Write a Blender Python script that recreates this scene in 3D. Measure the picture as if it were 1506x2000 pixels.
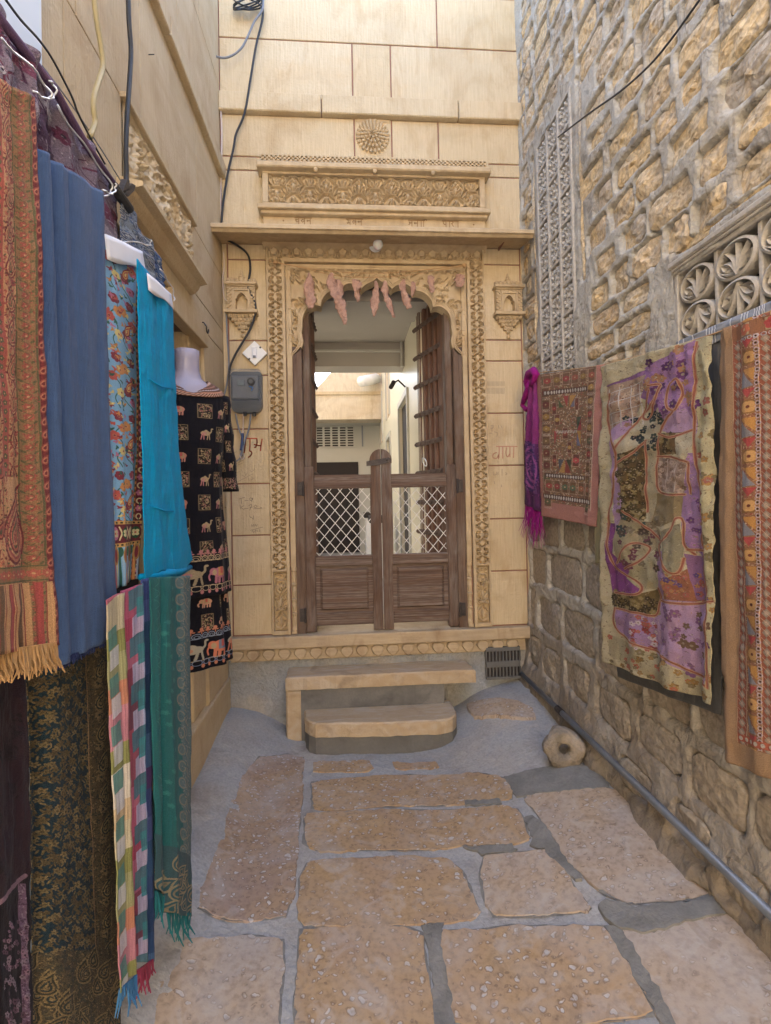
import bpy, bmesh, math, random
import numpy as np
from mathutils import Vector, Matrix, noise as mnoise

for o in list(bpy.data.objects): bpy.data.objects.remove(o)
S = bpy.context.scene
COL = S.collection
rnd = random.Random(7)

# ------------------------------------------------------------------ camera
F, CX, CY = 980., 753., 962.78          # focal length and principal point, photo pixels
PITCH, YAW, ROLL, H, D = math.radians(.8), math.atan(75/980.), -.0205, 1.39, 3.475
fw = np.array([math.sin(YAW)*math.cos(PITCH), math.cos(YAW)*math.cos(PITCH), math.sin(PITCH)])
rt = np.array([math.cos(YAW), -math.sin(YAW), 0.]); up = np.cross(rt, fw)
r2 = math.cos(ROLL)*rt+math.sin(ROLL)*up; u2 = -math.sin(ROLL)*rt+math.cos(ROLL)*up
cam = bpy.data.cameras.new('camera'); co = bpy.data.objects.new('camera', cam); COL.objects.link(co)
cam.sensor_fit = 'VERTICAL'; cam.sensor_height = 24; cam.lens = F/2000*24
cam.shift_y = -(1000-CY)/2000; cam.clip_start = .02; cam.clip_end = 500
co.matrix_world = Matrix(((r2[0], u2[0], -fw[0], 0), (r2[1], u2[1], -fw[1], 0), (r2[2], u2[2], -fw[2], H), (0, 0, 0, 1)))
S.camera = co

# ------------------------------------------------------------------ world, sun, exposure
W = bpy.data.worlds.new('World'); S.world = W; W.use_nodes = True
wn = W.node_tree; wn.nodes.clear()
sky = wn.nodes.new('ShaderNodeTexSky'); sky.sky_type = 'NISHITA'; sky.sun_disc = False
SUN_EL, SUN_AZ = math.radians(46), math.radians(9)     # azimuth measured from +Y towards +X
sky.sun_elevation = SUN_EL; sky.sun_rotation = SUN_AZ; sky.air_density = 1.0; sky.dust_density = 2.2
bg = wn.nodes.new('ShaderNodeBackground'); bg.inputs[1].default_value = .15
wo = wn.nodes.new('ShaderNodeOutputWorld')
wn.links.new(sky.outputs[0], bg.inputs[0]); wn.links.new(bg.outputs[0], wo.inputs[0])
sl = bpy.data.lights.new('sun', 'SUN'); sl.energy = 4.5; sl.angle = math.radians(.5); sl.color = (1, .93, .82)
so = bpy.data.objects.new('sun', sl); COL.objects.link(so)
sd = Vector((math.sin(SUN_AZ)*math.cos(SUN_EL), math.cos(SUN_AZ)*math.cos(SUN_EL), math.sin(SUN_EL)))
so.rotation_euler = sd.to_track_quat('Z', 'Y').to_euler(); so.location = (0, 0, 12)
S.view_settings.view_transform = 'Standard'; S.view_settings.look = 'None'; S.view_settings.gamma = 1
S.view_settings.use_curve_mapping = False
S.view_settings.exposure = 3.3

# ------------------------------------------------------------------ where things stand
def ray(px, py): return fw+r2*(px-CX)/F-u2*(py-CY)/F
def fac(px, py, y=D):
    d = ray(px, py); t = y/d[1]; return d[0]*t, H+d[2]*t
def fx(px, py=900, y=D): return fac(px, py, y)[0]
def fz(py, px=735, y=D): return fac(px, py, y)[1]
def side(px, py, x):
    d = ray(px, py); t = x/d[0]; return d[1]*t, H+d[2]*t
def sm(t): t = min(1, max(0, t)); return t*t*(3-2*t)
def gz(x, y):
    z = -.15+.19*sm((x-.30)/1.0)+.10*sm((-x-.40)/.40)
    z += .06*sm((y-2.6)/.8)*sm((-x-.30)/.3)+.07*sm((y-2.6)/.7)*sm((x-.55)/.4)
    return z
def gpt(px, py):
    d = ray(px, py); z = -.15
    for i in range(12):
        t = (z-H)/d[2]; x, y = d[0]*t, d[1]*t; z = .5*z+.5*gz(x, y)
    return x, y
XL, XR = -.82, 1.285

# ------------------------------------------------------------------ mesh building
def wloc(p):
    v = Vector((0, 0, 0))
    while p is not None: v = v+p.location; p = p.parent
    return v
def tag(o, label=None, cat=None, group=None, kind=None):
    if label: o['label'] = label
    if cat: o['category'] = cat
    if group: o['group'] = group
    if kind: o['kind'] = kind
    return o
def empty(name, loc, label, cat, group=None):
    o = bpy.data.objects.new(name, None); o.location = loc; o.empty_display_size = .1; COL.objects.link(o)
    return tag(o, label, cat, group)
class MB:
    def __init__(s): s.v = []; s.f = []; s.uv = {}
    def add(s, vs, fs):
        n = len(s.v); s.v += [tuple(map(float, p)) for p in vs]; s.f += [tuple(i+n for i in f) for f in fs]; return n
    def box(s, x0, x1, y0, y1, z0, z1):
        s.add([(x0,y0,z0),(x1,y0,z0),(x1,y1,z0),(x0,y1,z0),(x0,y0,z1),(x1,y0,z1),(x1,y1,z1),(x0,y1,z1)],
              [(0,3,2,1),(4,5,6,7),(0,1,5,4),(1,2,6,5),(2,3,7,6),(3,0,4,7)]); return s
    def cbox(s, x0, x1, y0, y1, z0, z1, c=.004, ax='y', sg=-1):
        # box whose visible face (axis ax, direction sg) has chamfered edges
        if ax == 'y': a0,a1,b0,b1 = x0,x1,z0,z1; f,bk = (y0,y1) if sg < 0 else (y1,y0); P = lambda a,b,d: (a,d,b)
        else: a0,a1,b0,b1 = y0,y1,z0,z1; f,bk = (x0,x1) if sg < 0 else (x1,x0); P = lambda a,b,d: (d,a,b)
        if ax == 'z': a0,a1,b0,b1 = x0,x1,y0,y1; f,bk = z1,z0; P = lambda a,b,d: (a,b,d)
        m = f+c*(1 if bk > f else -1); vs = []
        for d, k in ((bk,0),(m,0),(f,c)):
            vs += [P(a0+k,b0+k,d),P(a1-k,b0+k,d),P(a1-k,b1-k,d),P(a0+k,b1-k,d)]
        fs = [(0,3,2,1),(8,9,10,11)]
        for r in (0,4):
            for i in range(4): j = (i+1)%4; fs.append((r+i,r+j,r+4+j,r+4+i))
        s.add(vs, fs); return s
    def prism(s, pts, d0, d1, P=lambda a,b,d: (a,d,b)):
        n = len(pts); vs = [P(a,b,d0) for a,b in pts]+[P(a,b,d1) for a,b in pts]
        s.add(vs, [tuple(range(n)), tuple(range(2*n-1,n-1,-1))]+[(i,(i+1)%n+0,(i+1)%n+n,i+n) for i in range(n)]); return s
    def tube(s, pts, r, n=8, cap=True):
        pts = [Vector(p) for p in pts]; rr = r if hasattr(r,'__len__') else [r]*len(pts)
        ref = Vector((0,0,1)); vs = []; prev = None
        for i, p in enumerate(pts):
            t = (pts[min(i+1,len(pts)-1)]-pts[max(i-1,0)])
            t = t.normalized() if t.length > 1e-9 else Vector((0,0,1))
            if prev is None:
                a = t.cross(ref); a = t.cross(Vector((1,0,0))) if a.length < .05 else a
            else: a = prev-t*prev.dot(t)
            a.normalize(); prev = a; b = t.cross(a)
            for k in range(n):
                q = 2*math.pi*k/n; vs.append(p+a*(rr[i]*math.cos(q))+b*(rr[i]*math.sin(q)))
        fs = [(i*n+k, i*n+(k+1)%n, (i+1)*n+(k+1)%n, (i+1)*n+k) for i in range(len(pts)-1) for k in range(n)]
        if cap: fs += [tuple(range(n-1,-1,-1)), tuple(range((len(pts)-1)*n, len(pts)*n))]
        s.add(vs, fs); return s
    def lathe(s, prof, c, ax=(0,0,1), n=16, ref=None):
        ax = Vector(ax).normalized(); a = Vector(ref) if ref else ax.orthogonal(); a.normalize(); b = ax.cross(a); c = Vector(c)
        vs = [c+ax*h+a*(r*math.cos(2*math.pi*k/n))+b*(r*math.sin(2*math.pi*k/n)) for r,h in prof for k in range(n)]
        fs = [(i*n+k, i*n+(k+1)%n, (i+1)*n+(k+1)%n, (i+1)*n+k) for i in range(len(prof)-1) for k in range(n)]
        fs += [tuple(range(n-1,-1,-1)), tuple(range((len(prof)-1)*n, len(prof)*n))]
        s.add(vs, fs); return s
    def grid(s, V, uv=None, flip=False):
        V = np.asarray(V); a, b = V.shape[:2]; n = s.add(V.reshape(-1,3), [])
        for i in range(a-1):
            for j in range(b-1):
                f = (n+i*b+j, n+i*b+j+1, n+(i+1)*b+j+1, n+(i+1)*b+j)
                s.f.append(f[::-1] if flip else f)
        if uv is not None:
            for k, q in enumerate(np.asarray(uv).reshape(-1,2)): s.uv[n+k] = q
        return s
    def build(s, name, m, parent=None, smooth=False, solid=0, **tg):
        me = bpy.data.meshes.new(name); V = np.array(s.v, dtype=float)
        if parent is not None: off = np.array(wloc(parent))
        else: off = np.array([(V[:,0].min()+V[:,0].max())/2, (V[:,1].min()+V[:,1].max())/2, V[:,2].min()])
        me.from_pydata((V-off).tolist(), [], s.f)
        if s.uv:
            ul = me.uv_layers.new(name='UVMap'); idx = np.zeros(len(me.loops), dtype=np.int32)
            me.loops.foreach_get('vertex_index', idx); T = np.zeros((len(V),2))
            for k, q in s.uv.items(): T[k] = q
            ul.data.foreach_set('uv', T[idx].ravel())
        me.materials.append(m)
        if smooth: me.polygons.foreach_set('use_smooth', [True]*len(me.polygons))
        me.update(); o = bpy.data.objects.new(name, me); COL.objects.link(o)
        if parent is not None: o.parent = parent
        else: o.location = off.tolist()
        if solid:
            sd_ = o.modifiers.new('thickness', 'SOLIDIFY'); sd_.thickness = solid; sd_.offset = 0
        if smooth == 'auto':
            pass
        return tag(o, **tg) if tg else o
def one(fn, name, m, parent=None, **k):
    b = MB(); fn(b); return b.build(name, m, parent, **k)
def copy_part(o, loc, rot=None, parent=None):
    c = o.copy(); COL.objects.link(c); c.parent = parent if parent else o.parent; c.location = loc
    if rot is not None: c.rotation_euler = rot
    return c
def cat_rom(pts, n=8):
    P = [np.array(p, float) for p in pts]; P = [2*P[0]-P[1]]+P+[2*P[-1]-P[-2]]; out = []
    for i in range(1, len(P)-2):
        for k in range(n):
            t = k/n; a,b,c,d = P[i-1:i+3]
            out.append(.5*((2*b)+(c-a)*t+(2*a-5*b+4*c-d)*t*t+(3*b-a-3*c+d)*t**3))
    out.append(P[-2]); return [tuple(p) for p in out]

# ------------------------------------------------------------------ materials
def M(name, rough=.8):
    m = bpy.data.materials.new(name); m.use_nodes = True; nt = m.node_tree; nt.nodes.clear()
    o = nt.nodes.new('ShaderNodeOutputMaterial'); p = nt.nodes.new('ShaderNodeBsdfPrincipled')
    nt.links.new(p.outputs[0], o.inputs[0]); p.inputs['Roughness'].default_value = rough
    p.inputs['Specular IOR Level'].default_value = .3
    return m, nt, p
class NT:
    def __init__(s, name, rough=.8): s.m, s.t, s.p = M(name, rough); s.pos_ = None
    def n(s, ty, **kw):
        q = s.t.nodes.new('ShaderNode'+ty)
        for k, v in kw.items(): setattr(q, k, v)
        return q
    def l(s, a, b): s.t.links.new(a, b)
    def pos(s, scale=(1,1,1), rot=(0,0,0)):
        if s.pos_ is None: s.pos_ = s.n('NewGeometry').outputs['Position']
        mp = s.n('Mapping'); mp.inputs['Scale'].default_value = scale; mp.inputs['Rotation'].default_value = rot
        s.l(s.pos_, mp.inputs[0]); return mp.outputs[0]
    def noise(s, sc, det=4, v=None, dist=0, rough=.55):
        q = s.n('TexNoise'); q.inputs['Scale'].default_value = sc; q.inputs['Detail'].default_value = det
        q.inputs['Distortion'].default_value = dist; q.inputs['Roughness'].default_value = rough
        s.l(v if v is not None else s.pos(), q.inputs['Vector']); return q.outputs['Fac']
    def vor(s, sc, v=None, feat='F1', out='Distance', rnd_=1):
        q = s.n('TexVoronoi', feature=feat); q.inputs['Scale'].default_value = sc; q.inputs['Randomness'].default_value = rnd_
        s.l(v if v is not None else s.pos(), q.inputs['Vector']); return q.outputs[out]
    def ramp(s, f, stops, interp='LINEAR'):
        q = s.n('ValToRGB'); s.l(f, q.inputs[0]); e = q.color_ramp.elements; q.color_ramp.interpolation = interp
        while len(e) < len(stops): e.new(.5)
        for el, (p, c) in zip(e, stops):
            el.position = p; el.color = (c, c, c, 1) if not hasattr(c, '__len__') else (*c[:3], 1)
        return q.outputs[0]
    def mix(s, f, a, b, mode='MIX'):
        q = s.n('Mix', data_type='RGBA', blend_type=mode)
        for sock, v in ((q.inputs[0], f), (q.inputs[6], a), (q.inputs[7], b)):
            if hasattr(v, 'is_output'): s.l(v, sock)
            elif hasattr(v, '__len__'): sock.default_value = (*v[:3], 1)
            else: sock.default_value = v
        return q.outputs[2]
    def math(s, op, a, b=0., cl=False):
        q = s.n('Math', operation=op); q.use_clamp = cl
        for i, v in enumerate((a, b)):
            if hasattr(v, 'is_output'): s.l(v, q.inputs[i])
            else: q.inputs[i].default_value = v
        return q.outputs[0]
    def rand(s): return s.n('ObjectInfo').outputs['Random']
    def col(s, c):
        if hasattr(c, 'is_output'): s.l(c, s.p.inputs['Base Color'])
        else: s.p.inputs['Base Color'].default_value = (*c[:3], 1)
    def bump(s, h, d=.004, st=1.):
        q = s.n('Bump'); q.inputs['Distance'].default_value = d*2.2; q.inputs['Strength'].default_value = st
        s.l(h, q.inputs['Height']); s.l(q.outputs[0], s.p.inputs['Normal'])

def mk_sand(name, c1, c2, c3, tool=(150,150,6), stain=.5, bump=.0025, dirt=(.20,.12,.06)):
    q = NT(name, .85)
    base = q.mix(q.rand(), c1, c2)
    band = q.noise(1.6, 5, q.pos((1,1,3.2), (0,.25,0)), .8)
    base = q.mix(q.ramp(band, [(.35,0),(.72,1)]), base, c3)
    tl = q.noise(1, 3, q.pos(tool))
    base = q.mix(q.ramp(tl, [(.3,.22),(.7,0)]), base, dirt, 'MULTIPLY')
    blot = q.noise(3.1, 6, q.pos((1,1,.8)), 1.2)
    base = q.mix(q.ramp(blot, [(.5,0),(.74,stain)]), base, dirt)
    base = q.mix(q.ramp(q.noise(7, 8, q.pos((1,1,.35)), 1.5), [(.55,0),(.70,stain*.8)]), base, tuple(v*1.15 for v in dirt))
    sp = q.vor(95); base = q.mix(q.ramp(sp, [(.05,.4),(.13,0)]), base, dirt)
    q.col(base)
    h = q.math('ADD', q.math('MULTIPLY', tl, .7), q.noise(60, 5)); q.bump(h, bump, .8)
    return q.m
mat = {}
mat['facade'] = mk_sand('facade_sandstone', (.63,.54,.385), (.55,.445,.285), (.61,.49,.32), stain=.55, dirt=(.38,.27,.15))
mat['leftwall'] = mk_sand('left_sandstone', (.57,.465,.31), (.60,.50,.34), (.52,.405,.25), stain=.5, dirt=(.36,.25,.14))
mat['carved'] = mk_sand('carved_sandstone', (.575,.46,.305), (.575,.46,.305), (.52,.395,.24), tool=(20,20,12), stain=.28, bump=.0015)
mat['courtstone'] = mk_sand('court_sandstone', (.70,.64,.52), (.70,.63,.50), (.62,.52,.38), stain=.3)
mat['sill'] = mk_sand('sill_sandstone', (.52,.42,.29), (.50,.40,.27), (.45,.36,.25), tool=(6,50,60), stain=.4)
q = NT('worn_step_stone', .7)
c = q.mix(q.ramp(q.noise(5, 6, q.pos((1,2.5,2.5)), 1), [(.3,0),(.7,1)]), (.41,.31,.20), (.46,.37,.26))
c = q.mix(q.ramp(q.noise(9, 8, q.pos((.6,2,1)), 1.5), [(.48,0),(.66,.4)]), c, (.52,.48,.43)); c = q.mix(q.ramp(q.noise(6, 8, None, 1.), [(.56,0),(.72,.5)]), c, (.22,.17,.125)); q.col(c); q.bump(q.noise(40, 6), .004, .9); mat['step'] = q.m
def mk_plain(name, c, rough=.5, var=.12, sc=20, bump=.0006, metal=0):
    q = NT(name, rough); n = q.noise(sc, 5)
    q.col(q.mix(n, tuple(v*(1-var) for v in c), tuple(min(1, v*(1+var)) for v in c)))
    q.p.inputs['Metallic'].default_value = metal; q.bump(q.noise(sc*4, 3), bump); return q.m
mat['joint'] = mk_plain('red_pointing', (.27,.135,.10), .9, .3, 25)
mat['black'] = mk_plain('black_cable', (.03,.032,.037), .45)
mat['greycable'] = mk_plain('grey_cable', (.19,.21,.25), .5)
mat['beigecable'] = mk_plain('beige_cable', (.34,.29,.16), .5)
mat['pinkcable'] = mk_plain('pale_cable', (.55,.47,.44), .5)
mat['iron'] = mk_plain('dark_iron', (.07,.062,.062), .55, .35, 30, .001, .6)
mat['strap'] = mk_plain('rusty_strap', (.10,.07,.06), .7, .3, 40, .001)
mat['steel'] = mk_plain('steel_wire', (.62,.64,.68), .3, .1, 30, .0003, .6)
mat['whitewire'] = mk_plain('white_painted_wire', (.72,.71,.70), .45, .1)
mat['white'] = mk_plain('white_plastic', (.72,.73,.74), .35, .05)
mat['paper'] = mk_plain('white_paper', (.68,.70,.76), .7, .06, 8)
mat['rope'] = mk_plain('jute_string', (.42,.27,.14), .9, .2)
mat['plaster'] = mk_plain('cream_plaster', (.66,.62,.50), .3, .05, 3)
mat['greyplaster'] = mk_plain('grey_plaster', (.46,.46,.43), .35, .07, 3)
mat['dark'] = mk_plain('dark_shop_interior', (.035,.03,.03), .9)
mat['whitepost'] = mk_plain('painted_white_post', (.60,.70,.84), .4, .06, 2)
mat['skin'] = mk_plain('mannequin_plastic', (.30,.28,.36), .25, .03)
mat['beam'] = mk_plain('painted_ceiling', (.36,.34,.31), .4, .05, 3)
mat['floorin'] = mk_plain('inner_floor', (.30,.28,.25), .4, .15, 6)
# bulb
q = NT('frosted_bulb', .2); q.col((.8,.8,.8)); q.p.inputs['Subsurface Weight'].default_value = .3; mat['bulb'] = q.m
# wood
def mk_wood(name, a, b, grey, gam=.5, ax=(30,30,1.6), rough=.65):
    q = NT(name, rough); g = q.noise(1.4, 6, q.pos(ax), 1.2)
    c = q.mix(q.ramp(g, [(.3,0),(.7,1)]), a, b)
    w = q.noise(2.4, 8, q.pos((ax[0]*.12, ax[1]*.12, ax[2]*.9)), 1)
    f = q.noise(2, 6, q.pos((ax[0]*3.5, ax[1]*3.5, ax[2]*3)))
    c = q.mix(q.math('MULTIPLY', q.ramp(w, [(.38,0),(.7,gam)]), q.ramp(f, [(.3,0),(.6,1)])), c, grey)
    q.col(c); q.bump(q.math('ADD', g, q.math('MULTIPLY', f, .6)), .003, .9); return q.m
mat['gate'] = mk_wood('weathered_teak', (.075,.045,.034), (.15,.088,.06), (.27,.24,.22), .62)
mat['gateh'] = mk_wood('weathered_teak_rail', (.075,.045,.034), (.15,.088,.06), (.30,.265,.24), .7, (1.6,30,30))
mat['jamb'] = mk_wood('brown_door_post', (.085,.05,.035), (.16,.098,.066), (.26,.23,.20), .55)
mat['door'] = mk_wood('old_studded_door', (.09,.048,.035), (.20,.10,.065), (.22,.18,.16), .25)

# cement and mortar
def mk_cement(name, a, b, dark, sc=1., bump=.006, rough=.9, blue=None, base=None):
    q = NT(name, rough); n = q.noise(3*sc, 8, None, .6)
    c = q.mix(q.ramp(n, [(.3,0),(.7,1)]), a, b)
    c = q.mix(q.ramp(q.noise(1.7*sc, 6, None, 1.5), [(.5,0),(.68,.8)]), c, dark)
    if base:
        sx_ = q.n('SeparateXYZ'); q.l(q.pos(), sx_.inputs[0]); hz_ = q.math('ADD', sx_.outputs[2], q.math('MULTIPLY', q.math('SUBTRACT', q.noise(3.2, 7, None, 1.), .5), 1.3))
        c = q.mix(q.ramp(hz_, [(.10,.85),(.75,0)]), c, base); c = q.mix(q.ramp(q.noise(1.3, 9, q.pos((1,1,.5)), 2.5), [(.485,0),(.5,.55),(.515,0)]), c, (.13,.11,.09))
    if blue: c = q.mix(q.ramp(q.noise(2.3*sc, 4), [(.4,0),(.6,.8)]), c, blue)
    c = q.mix(q.ramp(q.noise(70, 4), [(.3,.25),(.6,0)]), c, (.1,.1,.1)); q.col(c)
    q.bump(q.math('ADD', q.noise(14, 10, None, .5), q.math('MULTIPLY', q.noise(90, 5), .25)), bump); return q.m
mat['ground'] = mk_cement('alley_cement', (.33,.33,.33), (.43,.41,.385), (.24,.21,.18), 1.4, .005, blue=(.36,.378,.40))
mat['cementdark'] = mk_cement('fresh_grey_cement', (.18,.18,.172), (.26,.255,.24), (.13,.125,.115), 2.2, bump=.005)
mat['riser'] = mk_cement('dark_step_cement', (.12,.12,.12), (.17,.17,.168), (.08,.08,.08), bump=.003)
mat['plinth'] = mk_cement('plinth_cement', (.30,.30,.29), (.40,.37,.33), (.17,.16,.15), 1.6, .010, blue=(.30,.33,.37))
mat['mortar'] = mk_cement('wall_mortar', (.41,.39,.34), (.49,.46,.40), (.30,.265,.215), bump=.009, base=(.25,.205,.16))
mat['roughbase'] = mk_cement('crumbling_plaster', (.29,.24,.19), (.36,.31,.25), (.17,.15,.125), 1.8, .014)
# rubble stone: yellow above, grey brown below
q = NT('rubble_stone', .9)
c = q.ramp(q.rand(), [(0,(.70,.53,.29)),(.2,(.52,.43,.32)),(.4,(.72,.56,.33)),(.6,(.46,.41,.34)),(.8,(.66,.52,.34)),(1,(.60,.46,.30))])
c = q.mix(q.ramp(q.noise(11, 7, None, 1.5), [(.42,0),(.70,.7)]), c, (.45,.39,.31))
c = q.mix(q.ramp(q.noise(5, 5, None, 1), [(.52,0),(.6,.8)]), c, (.65,.48,.26))
c = q.mix(q.ramp(q.noise(60, 6), [(.35,.5),(.6,0)]), c, (.16,.12,.08)); q.col(c)
q.bump(q.math('ADD', q.noise(22, 10, None, 1.), q.math('MULTIPLY', q.vor(30), .5)), .0055, 1.); mat['rubble'] = q.m
q = NT('grey_rubble_stone', .9)
c = q.ramp(q.rand(), [(0,(.34,.30,.245)),(.5,(.37,.31,.235)),(1,(.33,.30,.265))])
c = q.mix(q.ramp(q.noise(9, 8, None, 1.5), [(.4,0),(.7,.8)]), c, (.42,.365,.29))
c = q.mix(q.ramp(q.noise(50, 6), [(.35,.5),(.6,0)]), c, (.12,.10,.08)); q.col(c)
q.bump(q.noise(16, 10, None, 1.), .007, 1.); mat['greyrubble'] = q.m
mat['jali'] = mk_cement('grey_pierced_stone', (.42,.39,.345), (.50,.47,.42), (.33,.30,.26), 3, .002)
mat['jaliwhite'] = mk_cement('lime_splashed_stone', (.62,.60,.56), (.42,.39,.35), (.35,.33,.30), 9, .002)
# paving slab: pecked pits, ochre / mauve / pink
def mk_slab(name, a, b, c3, spot, dens, vs=24):
    q = NT(name, .68)
    n = q.noise(2.2, 5, None, 1.2); c = q.mix(q.ramp(n, [(.32,0),(.66,1)]), a, b)
    c = q.mix(q.ramp(q.noise(3.7, 6, None, .8), [(.48,0),(.7,.8)]), c, c3)
    c = q.mix(.5, c, q.mix(q.rand(), (.9,.86,.82), (1,.96,.9)), 'MULTIPLY')
    w = q.n('TexNoise'); w.inputs['Scale'].default_value = 26; w.inputs['Detail'].default_value = 2; q.l(q.pos(), w.inputs['Vector'])
    ma = q.n('VectorMath', operation='MULTIPLY_ADD'); q.l(w.outputs['Color'], ma.inputs[0]); ma.inputs[1].default_value = (.045,)*3; q.l(q.pos((1,1.15,0)), ma.inputs[2])
    v = q.n('TexVoronoi'); v.inputs['Scale'].default_value = vs; q.l(ma.outputs[0], v.inputs['Vector'])
    vd = q.math('ADD', v.outputs['Distance'], q.math('MULTIPLY', q.math('SUBTRACT', q.noise(70, 3), .5), .26))
    vd = q.math('ADD', vd, q.math('MULTIPLY', v.outputs['Color'], .30+dens*.5))
    area = q.ramp(q.noise(2.6, 3, None, .5), [(.30,.35),(.5,1)])
    f = q.math('MULTIPLY', q.ramp(vd, [(.33,1),(.43,0)]), area)
    rim = q.math('MULTIPLY', q.ramp(vd, [(.40,0),(.46,.75),(.56,0)]), area)
    c = q.mix(rim, c, (.17,.12,.085)); c = q.mix(q.math('MULTIPLY', f, .9), c, spot)
    c = q.mix(q.ramp(q.noise(48, 5), [(.3,.45),(.55,0)]), c, (.14,.10,.07))
    c = q.mix(q.ramp(q.noise(1.9, 8, None, 2.), [(.46,0),(.66,.42)]), c, (.42,.40,.39))
    c = q.mix(q.ramp(q.noise(9, 9, None, 1.), [(.54,0),(.62,.28)]), c, (.47,.45,.44))
    c = q.mix(q.ramp(q.noise(4.2, 8, q.pos((1,1,1),(0,0,1)), 2.), [(.62,0),(.66,.3)]), c, (.22,.155,.10)); q.col(c)
    q.bump(q.math('SUBTRACT', q.noise(30, 8), q.math('MULTIPLY', f, .35)), .0016, .8); return q.m
mat['slab_ochre'] = mk_slab('ochre_slab', (.42,.29,.155), (.40,.29,.19), (.37,.27,.20), (.49,.48,.49), .12, 33)
mat['slab_mauve'] = mk_slab('mauve_slab', (.32,.24,.20), (.38,.27,.17), (.31,.245,.23), (.49,.48,.50), .05, 38)
mat['slab_pale'] = mk_slab('pale_pink_slab', (.42,.345,.28), (.44,.34,.24), (.38,.33,.30), (.47,.44,.43), .34, 32)
# leaf
q = NT('dry_mango_leaf', .7); c = q.mix(q.noise(18, 5), (.54,.35,.27), (.36,.20,.15)); c = q.mix(q.ramp(q.noise(45, 6), [(.48,0),(.62,.45)]), c, (.25,.13,.10)); q.col(c); q.bump(q.noise(70, 6), .006); mat['leaf'] = q.m
q = NT('red_sindoor_paint', .8); q.col((.42,.10,.06)); mat['redpaint'] = q.m
q = NT('faded_red_paint', .8); q.col((.47,.24,.17)); mat['redfade'] = q.m
q = NT('pencil_marks', .8); q.col((.18,.15,.12)); mat['pencil'] = q.m
q = NT('faint_scratches', .8); q.col((.30,.24,.18)); mat['scratch'] = q.m
# meter glass
q = NT('clear_smoky_cover', .08); q.col((.16,.19,.24)); q.p.inputs['Transmission Weight'].default_value = .0; q.p.inputs['Alpha'].default_value = .30; q.p.inputs['Specular IOR Level'].default_value = .8; mat['cover'] = q.m
mat['metercase'] = mk_plain('grey_meter_case', (.09,.10,.11), .4, .15)

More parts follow.
